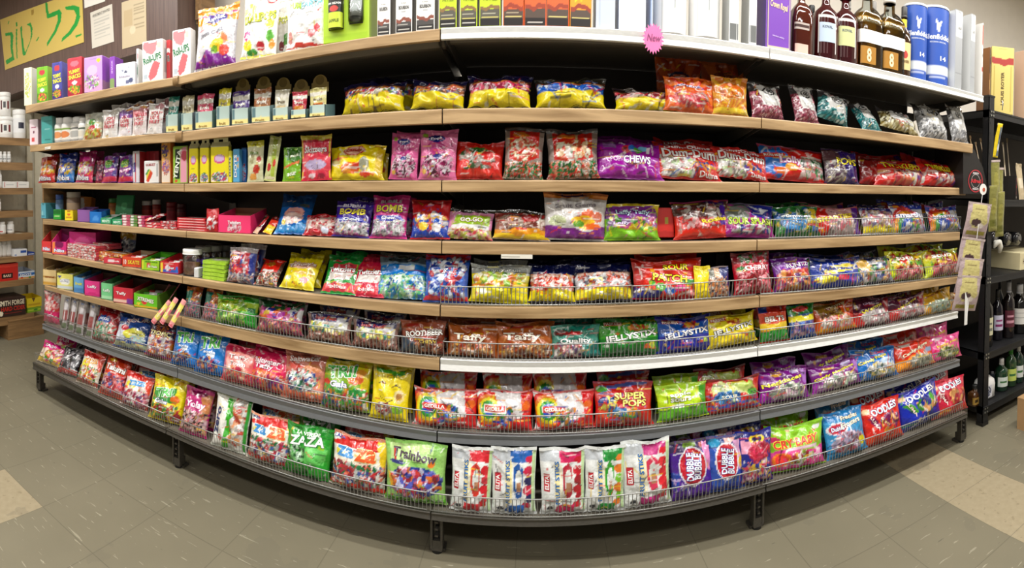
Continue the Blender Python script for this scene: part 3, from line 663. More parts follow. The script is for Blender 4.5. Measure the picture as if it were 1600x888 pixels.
for k, (Y, S) in SH.items():
    for i in range(4):
        (xa, ta, ba), (xb, tb, bb) = S[i], S[i + 1]; g = .0025; L = .016
        if i > 0: xa += g
        if i < 3: xb -= g
        ta += CZ; tb += CZ; ba += CZ; bb += CZ; lm = LIPM[k][i]
        wood_ = lm is M_LIP
        m = MB(); yb = BACKY + (.033 if k == 'A' else -.003); yf = Y + .012; dt = .02 if wood_ else .006
        m.hexa([(xa, yf, ta - dt), (xb, yf, tb - dt), (xa, yb, ta - dt), (xb, yb, tb - dt), (xa, yf, ta), (xb, yf, tb), (xa, yb, ta), (xb, yb, tb)])
        for f in (.2, .8):   # turned-down stiffening folds below the board
            xc = xa + (xb - xa) * f; zc = ta + (tb - ta) * f
        o = m.build('shelf_board', M_DECK)
        m = MB(); n = 12; q = []
        # front lip: a slightly rounded rail
        sec = [(0.012, 0), (.002, -.001), (0, -.005), (0, -1), (.004, -1.06), (.014, -1.06)] if wood_ else [(.012, .0), (.001, .0), (-.001, -.003), (.003, -.5), (-.001, -.97), (.002, -1.02), (.012, -1.02)]
        P = []
        for (x, t, b2) in ((xa, ta, ba), (xb, tb, bb)):
            hh = t - b2
            for (dy, dz) in sec: P.append((x, Y + dy, t + (dz if dz > -.02 else dz * hh)))
        ns = len(sec); m.add(P, [(j, j + 1, ns + j + 1, ns + j) for j in range(ns - 1)])
        m.add([P[0], P[ns - 1], P[ns], P[2 * ns - 1]], [(0, 1, 3, 2)])
        for e, x in ((0, xa), (ns, xb)):
            idx = list(range(e, e + ns)); cx = np.mean([P[j] for j in idx], 0)
            m.add([P[j] for j in idx] + [cx], T=[(j, (j + 1) % ns, ns) for j in range(ns)])
        m.build('front_lip', lm, o)
        for s_ in (0, 1):
            xx = (xa + .012, xb - .012)[s_]; zz = (ta, tb)[s_] - dt; m = MB()
            m.hexa([(xx - .002, Y + .05, zz - .022), (xx + .002, Y + .05, zz - .022), (xx - .002, yb, zz - .085), (xx + .002, yb, zz - .085),
                    (xx - .002, Y + .05, zz), (xx + .002, Y + .05, zz), (xx - .002, yb, zz), (xx + .002, yb, zz)])
            m.build('support_bracket', M_DKGREY, o)
        if not wood_ or k == 'A':
            m = MB()
            m.hexa([(xa, Y + .10, ta - dt - .018), (xb, Y + .10, tb - dt - .018), (xa, Y + .125, ta - dt - .018), (xb, Y + .125, tb - dt - .018),
                    (xa, Y + .085, ta - dt), (xb, Y + .085, tb - dt), (xa, Y + .14, ta - dt), (xb, Y + .14, tb - dt)]); m.build('stiffening_rib', M_DECK, o)
        tag(o, f'{ORD[k]} shelf board with {LIPN[lm]} lip in the {BAYN[i]}', 'shelf board', 'shelf boards of the candy shelving')
def fence(k, xs0, xs1, h, label):
    Y = SH[k][0] + .003; a = atY(xs0, 300, Y)[0]; b_ = atY(xs1, 300, Y)[0]
    za, zb = shelf_z(k, a), shelf_z(k, b_); root = empty('wire_guard', (0, 0, 0)); n = max(6, int((b_ - a) / .0145))
    Yt = Y - .012; m = MB()
    m.tube([(a, Y + .05, za + h * .9), (a, Yt + .003, za + h), (a + .004, Yt, za + h), (b_ - .004, Yt, zb + h), (b_, Yt + .003, zb + h), (b_, Y + .05, zb + h * .9)], .0022, 6); m.build('top_rail', M_WIRE, root, True)
    m = MB(); m.tube([(a, Y - .002, za + .006), (b_, Y - .002, zb + .006)], .002, 6); m.build('bottom_rail', M_WIRE, root, True)
    m = MB()
    for i in range(n + 1):
        t = i / n; x = a + (b_ - a) * t; z = za + (zb - za) * t
        m.tube([(x, Y, z + .001), (x, Yt + .0005, z + h)], .0014, 4)
    o = m.build('wire_grid', M_WIRE, root)
    tag(root, label, 'wire guard', 'wire guards clipped to the shelf edges')
SX = {k: [float(proj(np.array([s[0], SH[k][0], s[1] + CZ]))[0]) for s in SH[k][1]] for k in SH}
for k, lo, hs in (('G', 0, .075), ('H', 0, .074)):
    for i in range(4): fence(k, SX[k][i] + 3, SX[k][i + 1] - 3, hs, f'chrome wire front along the {ORD[k]} shelf in the {BAYN[i]}')
fence('F', 288, 400, .072, 'short chrome wire front on sixth shelf, left end of second bay')
fence('F', 402, 684, .072, 'chrome wire front on sixth shelf before the clear candy bags')
fence('F', 695, 1182, .066, 'chrome wire front along the sixth shelf in the third bay'); fence('F', 1190, 1493, .07, 'chrome wire front along the sixth shelf in the right bay')
fence('E', 690, 988, .072, 'chrome wire front on fifth shelf before the yellow bottomed bags'); fence('E', 990, 1183, .07, 'chrome wire front on fifth shelf before the orange red bag'); fence('E', 1191, 1500, .07, 'chrome wire front along the fifth shelf in the right bay')
fence('D', 1203, 1500, .082, 'chrome wire front along the fourth shelf in the right bay')

# ------------------------------------------------------------------ wooden end panel of the candy shelving (left) 
m = MB(); m.box((-2.873, 1.86, .70), (-2.86, 2.24, 1.36)); m.box((-2.86, 2.215, .45), (-2.80, 2.23, 1.60))
o = m.build('side_board', M_BROWNWOOD); tag(o, 'brown wooden side board closing the left end of candy shelving', 'side board')

# ------------------------------------------------------------------ wood bulkhead at upper left with notices
o = MB(); bx0, bx1 = -4.38, -2.03; o.box((bx0, 2.30, 2.26), (bx1, 2.47, 3.3)); b = o.build('wall_bulkhead', M_PANEL)
m = MB(); m.box((bx0, 2.292, 2.245), (bx1, 2.48, 2.262)); m.build('bottom_trim', M_PANEL, b); struct(b); pass
m = MB(); m.box((-2.03, 2.48, 2.40), (-1.93, 2.60, 2.43)); m.box((-2.02, 2.46, 2.42), (-1.97, 2.6, 2.9)); o = m.build('wall_bracket', M_BROWNWOOD); tag(o, 'brown wooden bracket on the wall at the panelling end', 'bracket')
def sheet(name, px, Y, base, ops, label, cat, res=(60, 44), grp=None, thick=.002):
    c = [atY(x, y, Y) for x, y in px]      # bl br tr tl
    mb = MB(); asp = np.linalg.norm(c[3] - c[0]) / np.linalg.norm(c[1] - c[0]); o0 = np.array(c).mean(0)
    panel(mb, [p - o0 for p in c], base, ops, rg(), res, asp)
    bk = [p - o0 + np.array([0, thick, 0]) for p in c]; mb.add(bk, [(3, 2, 1, 0)], c=base)
    for i in range(4):
        j = (i + 1) % 4; mb.add([c[i] - o0, c[j] - o0, bk[j], bk[i]], [(0, 3, 2, 1)], c=base)
    o = mb.build(name, printed('card'), None, False, True); o.location = o0; tag(o, label, cat, grp); return o
def PX(*pts): # pixel points of the poster -> its u, v
    out = []
    for x, y in pts:   # poster corners in 4x crop: bl(30,438) br(524,262) tr(512,-60) tl(0,125)
        bl, br, tl = np.array([30, 438.]), np.array([524, 262.]), np.array([0, 125.])
        s = np.linalg.solve(np.stack([br - bl, tl - bl], 1), np.array([x, y]) - bl); out.append((float(s[0]), float(s[1])))
    return out
GR = '1f9e3e'
hebrew = [('P', PX((36, 378), (98, 345), (104, 370), (42, 404)), GR), ('P', PX((78, 215), (98, 225), (92, 300), (100, 360), (84, 352), (76, 290)), GR), ('P', PX((38, 208), (88, 198), (100, 222), (92, 238), (78, 220), (40, 226)), GR),
          ('P', PX((117, 180), (127, 176), (124, 270), (126, 360), (120, 362), (116, 270)), GR), ('P', PX((116, 140), (126, 136), (128, 160), (120, 165)), GR),
          ('P', PX((148, 170), (156, 166), (172, 290), (184, 330), (166, 346), (158, 300)), GR), ('P', PX((170, 338), (182, 322), (214, 250), (220, 200), (212, 160), (190, 150), (216, 136), (229, 170), (228, 220), (206, 280), (180, 340)), GR),
          ('P', PX((150, 165), (158, 158), (162, 210), (156, 212)), GR),
          ('P', PX((252, 250), (268, 222), (272, 228), (258, 254)), GR), ('P', PX((58, 150), (64, 130), (70, 132), (64, 150)), GR),
          ('P', PX((302, 12), (314, 10), (322, 60), (330, 100), (316, 110), (308, 60)), GR), ('P', PX((318, 88), (386, 58), (398, 80), (396, 130), (372, 200), (322, 284), (320, 262), (362, 186), (378, 126), (376, 92), (320, 112)), GR),
          ('P', PX((414, 44), (462, 36), (488, 50), (496, 110), (484, 160), (452, 214), (404, 258), (408, 232), (442, 196), (470, 140), (476, 96), (462, 66), (420, 62)), GR),
          ('P', PX((478, 222), (508, 208), (510, 218), (482, 234)), GR), ('P', PX((218, 60), (234, 54), (236, 86), (222, 92)), 'a9893a')]
sheet('paper_poster', [(8, 109.5), (131, 66), (128, -15), (0, 31)], 2.296, 'd6bb62', hebrew, 'yellow poster with green hand-painted Hebrew letters on the wood panelling', 'poster', (150, 110))
lines = [('R', .15, .82 - .085 * i, .15 + (.7 if i % 3 else .5), .845 - .085 * i, 'b9b5ac') for i in range(8)]
sheet('paper_notice', [(144, 76), (178, 65), (175, 6), (141, 20)], 2.297, 'd6cfc2', [('T', 'APARTMENT WANTED', .5, .88, .8, .07, '8a857c')] + lines, 'white printed notice taped on the panelling beside the yellow poster', 'notice')
sheet('paper_notice', [(191, 77), (229, 67), (228, -8), (190, 4)], 2.297, 'c9b795', [('R', .1, .45, .45, .8, 'bfa983')] + [('R', .5, .85 - .06 * i, .92, .865 - .06 * i, '9d8c6e') for i in range(9)] + [('E', .45, .35, .12, .09, 'd8c8a8')], 'tan printed notice taped on the panelling nearest the candy shelf', 'notice')
sheet('paper_notice', [(132, 13), (164, 2), (163, -25), (131, -12)], 2.297, 'e6e2da', lines[:3], 'white paper notice cut off by the top picture edge', 'notice')
for px, s in (((187, 60), 1), ((233, 48), 1), ((136, 50), 1)):
    pass

# ------------------------------------------------------------------ vitamin shelving along the left wall
LX = -3.9
def zl(py, x=20): return float(atX(x, py, LX)[2])
u = empty('shelf_end_panel', (-4.2, 2.5, 0)); m = MB(); m.box((-.03, -1.6, .05), (0, .24, 2.15))
for j in range(34):
    for yy in (-.06, -.12): m.box((.0, yy - .004, .12 + j * .06), (.0025, yy + .004, .145 + j * .06))
m.build('back_board', solid('pegboard_grey', 'c6c1b0', .6, 0, 30, .05), u)
m = MB(); m.box((.0, .02, .05), (.035, .075, 2.2)); m.box((-.0, .12, .05), (.02, .2, 2.2)); m.build('end_upright', solid('beige_metal', 'cfc8b2', .5, .0, 20, .05), u)
tag(u, 'beige slotted panel behind the vitamin shelves at left wall', 'shelf panel')
LS = [(215.5, 227), (254, 266), (294, 304), (330, 340), (366, 376), (402, 410), (439, 448), (494, 507)]
LN = ['topmost', 'second', 'third', 'fourth', 'fifth', 'sixth', 'seventh', 'lowest']
LZ = []
for i, (yt_, yb_) in enumerate(LS):
    t, b2 = zl(yt_), zl(yb_); LZ.append(t); m = MB(); m.box((-4.19, .9, t - .014), (LX - .002, 2.42, t)); o = m.build('wall_shelf', M_BROWNWOOD)
    m = MB(); m.box((LX - .016, .9, b2), (LX, 2.42, t + .001)); m.build('front_lip', M_BROWNWOOD, o)
    tag(o, f'{LN[i]} brown wooden shelf of the vitamin shelving on left', 'wall shelf', 'shelves of the vitamin shelving')
m = MB(); m.box((-4.19, 2.14, .0), (LX + .01, 2.52, .17)); m.box((LX + .0, 2.14, .165), (LX + .014, 2.52, .175)); m.box((LX + .0101, 2.22, .08), (LX + .0115, 2.235, .095)); o = m.build('wooden_plinth', M_BROWNWOOD)
tag(o, 'brown wooden plinth box under the vitamin shelving', 'plinth')

for k, nm in (('A', 'brown crumpled tape wrapped round the top shelf lip at the first seam'), ('B', 'brown crumpled tape wrapped round the second shelf lip at the first seam')):
    X, t, b2 = SH[k][1][1]; Y = SH[k][0]; W_ = .02 if k == 'B' else .016; m = MB(); n = 7; rnd = random.Random(3); P = []
    prof = [(.05, t + .002), (.0, t + .003), (-.004, t - .004), (-.005, (t + b2) / 2), (-.004, b2 + .002), (.004, b2 - .004), (.03, b2 - .003)]
    for i in range(n):
        x = X + (i / (n - 1) - .5) * 2 * W_
        for (dy, z) in prof: P.append((x, Y + dy + rnd.uniform(-.0025, .0), z + CZ + rnd.uniform(-.001, .001)))
    L_ = len(prof); m.add(P, [(i * L_ + j, i * L_ + j + 1, (i + 1) * L_ + j + 1, (i + 1) * L_ + j) for i in range(n - 1) for j in range(L_ - 1)]); m.add([p + np.array([0, .001, 0]) for p in np.array(P)], [(i * L_ + j, (i + 1) * L_ + j, (i + 1) * L_ + j + 1, i * L_ + j + 1) for i in range(n - 1) for j in range(L_ - 1)])
    o = m.build('packing_tape', solid('brown_tape', '8f7048', .3, 0, 60, .4), None, True); tag(o, nm, 'tape', 'tape wraps on the shelf seams')
for px, k, nm in (((70, 231, 79, 229), 'B', 'small white price tag on the second shelf lip at far left'), ((783, 399, 832, 403), 'D', 'white paper strip hanging below the fourth shelf lip near middle')):
    Y = SH[k][0] - .004; a = atY(px[0], px[1], Y); b_ = atY(px[2], px[3], Y); m = MB(); m.box((0, 0, -.012), (b_[0] - a[0], .001, .004), 'e8e4d8'); m.box((.002, -.0004, -.006), ((b_[0] - a[0]) * .6, .0002, -.004), '8a867c')
    o = m.build('price_tag', printed('card'), None, False, True); o.location = a; tag(o, nm, 'price tag')
def side_item(i, xp0, xp1, ypt, fn, dx=.02):
    """place something on shelf i of the left unit: returns world y-range, z and height"""
    a = atX(xp0, ypt, LX - dx); b_ = atX(xp1, ypt, LX - dx); return a[1], b_[1], LZ[i], float(b_[2]) - LZ[i]
def left_bottle(i, xp0, xp1, ypt, label, shape, labels, capc='w', dx=.0, zup=0, body='f1f0ec', cat='vitamin bottle'):
    y0, y1, z, h = side_item(i, xp0, xp1, ypt, None, dx); W = max(.03, (y1 - y0) * .5 + .0); c = (y0 + y1) / 2
    wpx = (xp1 - xp0) / F * math.hypot(LX - dx, c); R = wpx / 2 * .98; h = h - zup
    prof, sq, flip, cp = shape; m = MB(); lathe(m, [(r * R, zz * h) for r, zz in prof], 24, sq, body)
    o = m.build('plastic_bottle', printed('card'), None, True, True); o.location = (LX - dx - R, c, z + zup + .001)
    m = MB(); lathe(m, [(r * R, zz * h) for r, zz in cp], 20, 2, capc); m.build('cap', printed('card'), o, True, True)
    for (z0, z1, base, ops) in labels: wrap_label(o, 'label', R, z0 * h, z1 * h, base, ops, ang=170, face=-35)
    tag(o, label, cat, 'white bottles on the vitamin shelves'); return h, z
lab = [('R', .12, .2, .3, .85, '3a3030'), ('R', .36, .15, .44, .9, '57201f'), ('R', .5, .3, .62, .8, '444444'), ('R', .7, .2, .8, .85, '7a3030')]
h1, _ = left_bottle(0, 0, 26, 183, 'large white tub, lower of the stacked pair on vitamin shelves', S_TUB, [(.2, .7, 'e9e7e2', lab)], dx=.06)
left_bottle(0, 0, 22, 145, 'large white tub, upper of the stacked pair on vitamin shelves', S_TUB, [(.2, .7, 'e9e7e2', lab)], dx=.06, zup=h1 + .002)
left_bottle(0, 24, 45, 172, 'large white tub right of the stacked pair on vitamin shelves', S_TUB, [(.2, .7, 'ececec', [('R', .5, .3, .8, .7, '333344')])], dx=.02)
for j in range(3): left_bottle(1, -1 + j * 6.5, 5.5 + j * 6.5, 237, f'small white pill bottle, {["first", "second", "third"][j]} of three on the second vitamin shelf', S_PILL, [(.15, .6, 'dcdcda', [('R', .2, .3, .8, .5, '888888')])], dx=.04)
left_bottle(2, -4, 5, 266, 'white pill bottle at picture edge on third vitamin shelf', S_PILL, [(.15, .6, 'e4e2de', [])], dx=.03)
left_bottle(3, -6, 4, 311, 'white pill bottle at picture edge on fourth vitamin shelf', S_PILL, [(.15, .6, 'e4e2de', [])], dx=.03)
left_bottle(4, 0, 12, 347, 'white pill bottle with red band on fifth vitamin shelf', S_PILL, [(.12, .6, 'f2f0ec', [('R', .1, .1, .6, .3, 'c23030')])], dx=.03)
left_bottle(4, 13, 25, 346, 'white pill bottle right of the red banded one', S_PILL, [(.12, .6, 'f2f0ec', [('R', .2, .3, .7, .5, 'aaaaaa')])], dx=.03)
for j in range(3): left_bottle(5, -4 + j * 7, 6 + j * 7, 378 - j, f'white bottle, {["first", "second", "third"][j]} of three on the sixth vitamin shelf', S_PILL, [(.12, .6, 'e6e4e0', [])], dx=.06, body='e2e0db')
def left_box(i, xp0, xp1, ypt, label, base, ops, top=None, D=.13, dx=.02, zup=0, cat='carton', name='carton', parts=True, grp=None, openb=None):
    y0, y1, z, h = side_item(i, xp0, xp1, ypt, None, dx); h -= zup; L = y1 - y0; asp = h / L; m = MB()
    panel(m, [(0, 0, 0), (0, L, 0), (0, L, h), (0, 0, h)], base, ops, rg(), (60, 40), asp)
    if openb:
        m.box((-D, 0, 0), (-.002, L, .003), base)
        m.hexa([(-.002, 0, 0), (-.0001, 0, 0), (-.002, L, 0), (-.0001, L, 0), (-.002, 0, h), (-.0001, 0, h), (-.002, L, h), (-.0001, L, h)], base)
    else: m.box((-D, 0, 0), (-.0005, L, h), top or base)
    o = m.build(name, printed('card'), None, False, True); o.location = (LX - dx, y0, z + zup + .001)
    if openb:
        for yy in (0, L - .002):
            s = MB(); s.hexa([(-D, yy, 0), (-.002, yy, 0), (-D, yy + .002, 0), (-.002, yy + .002, 0), (-D, yy, h * openb), (-.002, yy, h), (-D, yy + .002, h * openb), (-.002, yy + .002, h)], base); s.build('side_panel', printed('card'), o, False, True)
        s = MB(); s.box((-D - .002, 0, 0), (-D, L, h * openb), base); s.build('back_panel', printed('card'), o, False, True)
    else:
        s = MB(); s.box((-D + .002, .002, h), (-.004, L * .55, h + .0015), top or base); s.build('lid_flap', printed('card'), o, False, True)
    tag(o, label, cat, grp); return h
for j in range(2): left_box(2, 6 + j * 20, 25 + j * 20, 284, ['small white carton lying left on the third vitamin shelf', 'small white carton lying right on the third vitamin shelf'][j], 'ebe9e4', [('R', .05, .1, .1, .9, 'b33'+'333'), ('R', .2, .45, .8, .55, 'bbbbbb')], cat='carton')
left_box(4, 27, 36, 374 - 1.5, 'flat beige paper packet on the fifth vitamin shelf', 'cfc6ae', [], D=.1)
left_box(5, 22, 42, 389, 'white carton with blue corner on the sixth vitamin shelf', 'eef0f4', [('R', .5, .45, .95, .8, '2a55b0'), ('R', .05, .1, .2, .3, '8aa0cc')])
left_box(5, 43, 54, 394, 'small navy blue carton on the sixth vitamin shelf', '1d3e94', [('R', .1, .3, .9, .5, 'e8ecf6')])
left_box(6, -6, 28, 411, 'red open display carton on the seventh vitamin shelf', 'c3261c', [('R', .25, .15, .75, .45, '2a1410'), ('T', 'BARS', .5, .3, .35, .15, 'e8c8b0'), ('B', .8, 1, 'e04030')], openb=1.1, D=.2)
left_box(6, 29, 54, 423, 'blue and white gumdrop display carton on the seventh vitamin shelf', 'd5e2f0', [('B', .45, .8, '2b6cb8'), ('T', 'DOTS', .45, .58, .7, .28, 'w'), ('B', 0, .25, 'd8a050'), ('E', .2, .2, .08, .12, 'd03020'), ('E', .7, .15, .08, .12, '3a8a30')], openb=1.2, D=.2)
left_box(7, -4, 40, 463, 'dark cider carton with cream and red lettering on plinth shelf', '35201a', [('T', 'SMITH FORGE', .5, .74, .9, .28, 'e8dcc0'), ('T', 'HARD CIDER', .55, .42, .86, .24, 'b92a1e'), ('R', .25, .16, .85, .2, '9a2a20'), ('E', .12, .2, .07, .14, 'e8dcc0'), ('R', .02, .03, .98, .05, 'c8b8a0'), ('R', .02, .95, .98, .97, 'c8b8a0')], dx=-.004, D=.22)
hg = left_box(7, 43, 64, 479, 'green lower display carton beside the dark cider carton', '7fae22', [('B', .35, .6, 'b9d23a'), ('E', .6, .5, .15, .2, '4a8a20')], D=.18)
left_box(7, 42, 65, 464, 'yellow open display carton stacked on the green one', 'e3c81c', [('P', [(.3, 1.1), (.45, .55), (.6, 1.1)], '5a3a14'), ('R', .1, .2, .9, .4, 'c9a010')], zup=hg + .003, D=.17, openb=1.1)

# ------------------------------------------------------------------ black liquor rack on the right
RY = 1.80; RX0 = 2.29; RX1 = 4.0
r_ = empty('steel_rack', (RX0, RY, 0))
for (x, y) in ((0, 0), (0, .5), (RX1 - RX0, 0), (RX1 - RX0, .5)):
    m = MB(); m.box((x, y, 0), (x + .05, y + .004, 1.94)); m.box((x, y, 0), (x + .004, y + .045, 1.94))
    for j in range(30): m.box((x + .014, y - .0015, .1 + j * .06), (x + .024, y + .0002, .112 + j * .06))
    m.build('post', M_BLACK, r_)
    c = MB(); c.box((x - .003, y - .003, 1.94), (x + .053, y + .048, 1.95)); c.build('post_cap', M_BCAP, r_); c = MB(); c.box((x - .003, y - .003, 0), (x + .053, y + .048, .02)); c.build('post_foot', M_BCAP, r_)
RZ = [float(atY(1585, p, RY)[2]) for p in (181, 312, 425, 534)] + [.115]
for z in RZ:
    m = MB(); L = RX1 - RX0; m.box((.0, -.004, z - .045), (L, .006, z - .003)); m.box((0, -.008, z - .012), (L, .01, z - .002)); m.box((0, .49, z - .045), (L, .5, z)); m.box((0, .006, z - .008), (L, .49, z - .001)); m.box((.0, .0, z - .045), (.006, .5, z)); m.build('shelf', M_BLACK, r_)
for z in RZ:
    for dz in (-.012, -.034):
        for x in (.015, .036): m = MB(); m.tube([(x, -.006, z + dz), (x, -.0085, z + dz)], .0055, 8); m.build('bolt', solid('zinc', 'a8a8a0', .35, .8), r_)
tag(r_, 'black bolted steel rack with liquor at the right edge', 'rack')
m = MB(); m.box((RX0, RY + .52, .05), (RX1, RY + .53, 1.9)); o = m.build('rack_backboard', M_BACK); tag(o, 'dark sheet closing the back of the black rack', 'backboard')
def rackbase(z, y=RY + .012): return (y, (lambda X, z=z: z + .001))
TOP, R2, R3, R4, R5 = [rackbase(z) for z in RZ]
carton(TOP, 1528, 1545, 74, 'brown liquor carton at the left end of the rack top', '8a5a2e', [('B', .6, 1, '3c2417'), ('B', 0, .2, 'd8c49a'), ('R', .15, .35, .85, .5, 'c39a5c')], D=.1, cat='liquor carton', name='liquor_carton', d=.05)
carton(TOP, 1541, 1585, 72, 'yellow cognac carton with red ribbon band on the rack top', 'd9c470', [('B', .74, .84, 'a8342a'), ('T', 'LOUIS ROYER', .5, .38, .5, .14, '5a4420', None, 90), ('R', .1, .03, .14, .72, 'b39a40'), ('R', .86, .03, .9, .72, 'b39a40')], side='cfba66', sops=[('B', .74, .84, 'a8342a')], D=.11, yaw=-38, cat='liquor carton', name='liquor_carton')
carton(TOP, 1583, 1612, 78, 'pale liquor carton with amber bottle picture on rack top', 'c9a890', [('P', [(.42, .78), (.58, .78), (.58, .6), (.72, .5), (.72, .18), (.28, .18), (.28, .5), (.42, .6)], 'a83a12'), ('B', .0, .12, 'e8dccc'), ('B', .85, 1, '5a3022'), ('E', .5, .36, .12, .06, 'd8b070')], D=.1, cat='liquor carton', name='liquor_carton')
# things on the second rack shelf
Yc = RY - .02
o = MB(); c = [atY(1505, 303, Yc), atY(1545, 303, Yc), atY(1536, 262, Yc), atY(1522, 233, Yc), atY(1505, 228, Yc)]
V = [p for p in c] + [p + np.array([.0, .22, 0]) for p in c]; c0 = c[0].copy(); o.add([p - c0 for p in V], T=[(0, 1, 2), (0, 2, 3), (0, 3, 4), (5, 7, 6), (5, 8, 7), (5, 9, 8)], Q=[(0, 5, 6, 1), (1, 6, 7, 2), (2, 7, 8, 3), (3, 8, 9, 4), (4, 9, 5, 0)], c='1a1718')
ob = o.build('display_box', printed('card'), None, False, True); ob.location = c0
ce = atY(1524, 283, Yc) - c0; m = MB()
def disc(m, ce, r0, r1, col, n=28, dy=-.001):
    a = np.linspace(0, 2 * math.pi, n, endpoint=False); P = [(ce[0] + r * math.cos(t), dy, ce[2] + r * math.sin(t)) for r in (r0, r1) for t in a]
    m.add(P, [(j, (j + 1) % n, n + (j + 1) % n, n + j) for j in range(n)], c=col)
disc(m, ce, .001, .064, '171314'); disc(m, ce, .058, .064, 'b5303a', dy=-.002); disc(m, ce, .036, .038, 'd8d0d0', dy=-.002)
def flat_text(m, ce, s, w, h, col, dy=-.003, dx=0, dz=0):
    V, T = text2d(s, .03); m.add([(ce[0] + dx + v[0] * w, dy, ce[2] + dz + v[1] * h) for v in V], T=T, c=col)
flat_text(m, ce, 'PREMIUM', .05, .011, 'e8e0e0', dz=.043); flat_text(m, ce, 'PRODUCTS', .052, .011, 'e8e0e0', dz=-.045); flat_text(m, ce, 'Alfred', .09, .022, 'd02a35', dy=-.004)
m.build('round_logo', printed('card'), ob, False, True)
tag(ob, 'black slanted display box with round red ringed logo beside rack post', 'display box')
for j, (a_, b_, yt_) in enumerate(((1517, 1527, 212), (1525, 1535, 222), (1534, 1541, 216))):
    bag((RY + .04, lambda X: RZ[1] + .001 + .1), a_, b_, yt_, ['tan snack packet leaning in black display box, leftmost', 'tan snack packet leaning in black display box, middle', 'tan snack packet leaning in black display box, nearest the post'][j], 'b59a76', [('R', .2, .2, .8, .7, 'd8cbb4')], T=.15, d=.01, lean=6, tilt=-12, cat='snack packet', name='snack_packet', group='packets in the display boxes')
carton(R2, 1567, 1586, 275, 'small black display carton with red oval logo on rack', '2a2623', [('E', .5, .55, .32, .36, 'a83038'), ('E', .5, .55, .25, .29, '141213'), ('T', 'OFFER', .5, .08, .8, .1, 'd8d0c0'), ('T', 'Alfred', .5, .55, .5, .12, 'd03038')], D=.12, name='display_box', cat='display box', d=.03)
for j, (a_, b_, yt_) in enumerate(((1566, 1575, 222), (1573, 1581, 216), (1586, 1602, 255))):
    bag(R2, a_, b_, yt_, ['tall kraft packet standing behind the small black display carton, left', 'tall kraft packet standing behind the small black display carton, right', 'beige packet leaning right of the small black display carton'][j], 'c9b796', [('R', .2, .3, .8, .6, 'e4d8c0')], T=.12, d=.16 if j < 2 else .05, lean=8, cat='snack packet', name='snack_packet', group='kraft packets on the rack')
# wine carton and bottles on rack
carton(R3, 1537, 1640, 385, 'cream open wine carton with brown lettering on third rack shelf', 'd6c9a0', [('T', 'HERZOG WINE CELLARS', .55, .5, .95, .34, '5a4424')], D=.3, name='wine_carton', cat='wine carton', d=-.01, flap=None)
for j, (a_, b_) in enumerate(((1546, 1562), (1568, 1582), (1584, 1597))):
    y = RY + .08; X = float(atY((a_ + b_) / 2, 375, y)[0]); z = float(atY(a_, 374, y)[2]); m = MB(); R = .045
    m.tube([(0, 0, 0), (0, .005, 0), (0, .2, 0), (0, .24, 0), (0, .3, 0)], [R * .93, R, R, R * .4, R * .35], 20, 'x'); o = m.build('wine_bottle', printed('glass'), None, True, True); o.location = (X, y, z)
    m = MB(); m.tube([(0, -.001, 0), (0, .002, 0)], R * .6, 16, '2c2a2c'); m.build('punt', printed('glass'), o, True, True)
    tag(o, ['dark wine bottle lying in the cream carton, leftmost', 'dark wine bottle lying in the cream carton, middle', 'dark wine bottle lying in the cream carton, rightmost'][j], 'wine bottle', 'wine bottles lying in the carton')
m = MB(); p = atY(1553, 385, RY + .03); m.tube([(0, 0, 0), (.02, 0, .03), (.05, 0, .032), (.065, 0, .0), (.07, .01, -.035)], [.006, .02, .02, .018, .01], 8, 'e8e4d8'); o = m.build('tissue_paper', printed('card'), None, True, True); o.location = p + np.array([0, 0, -.01]); tag(o, 'white tissue paper scrap between bottles in cream carton', 'tissue')
wl = lambda c, c2='7a7a70': [(.2, .5, c, [('R', .15, .25, .85, .4, c2), ('R', .2, .6, .8, .7, c2)], 1, 110)]
vessel(R4, 1534, 1550, 449, 'dark wine bottle with green cap and narrow cream label', S_WINE, '17130f', wl('d9d5b4'), capc='7d9a2e', cat='wine bottle', name='wine_bottle', group='wine bottles on the rack')
vessel(R4, 1552, 1566, 452, 'dark wine bottle with white and purple label behind the first', S_WINE, '15101a', wl('cfcbe0', '8a2a6a'), capc='222222', cat='wine bottle', name='wine_bottle', group='wine bottles on the rack', d=.06)
vessel(R4, 1569, 1584, 440, 'dark wine bottle with small pink label and silver cap', S_WINE, '1a1213', wl('5a1f30', 'c890a0'), capc='9a9aa0', cat='wine bottle', name='wine_bottle', group='wine bottles on the rack', d=.03)
vessel(R4, 1584, 1605, 443, 'dark wine bottle with wide white label at picture edge', S_WINE, '141212', [(.2, .52, 'dcd9d4', [('R', .1, .4, .9, .44, '555555'), ('R', .1, .7, .9, .73, '777777')], 1, 150)], capc='c9c9cc', cat='wine bottle', name='wine_bottle', group='wine bottles on the rack')
for j, (a_, b_) in enumerate(((1557, 1567), (1573, 1583))): vessel(R4, a_, b_, 436, ['dark wine bottle in the back row left', 'dark wine bottle in the back row right'][j], S_WINE, '141414', (), capc='2a2a2c', cat='wine bottle', name='wine_bottle', group='wine bottles on the rack', d=.2)
vessel(R5, 1527, 1549, 575, 'white ceramic bottle with blue patterned oval on bottom rack shelf', ([(.8, 0), (.95, .03), (1, .45), (.9, .62), (.4, .78), (.3, .82), (.3, .9)], 3.5, .7, [(.36, .88), (.4, .9), (.4, 1)]), 'f3f1ee', [(.08, .5, 'e8e8ee', [('C', .5, .5, .4, .45, ['27305a', 'f0f0f4', '3a4478'], .06)], 1, 80)], mat='card', capc='2a2a2a', cat='liquor bottle', name='liquor_bottle', d=.03)
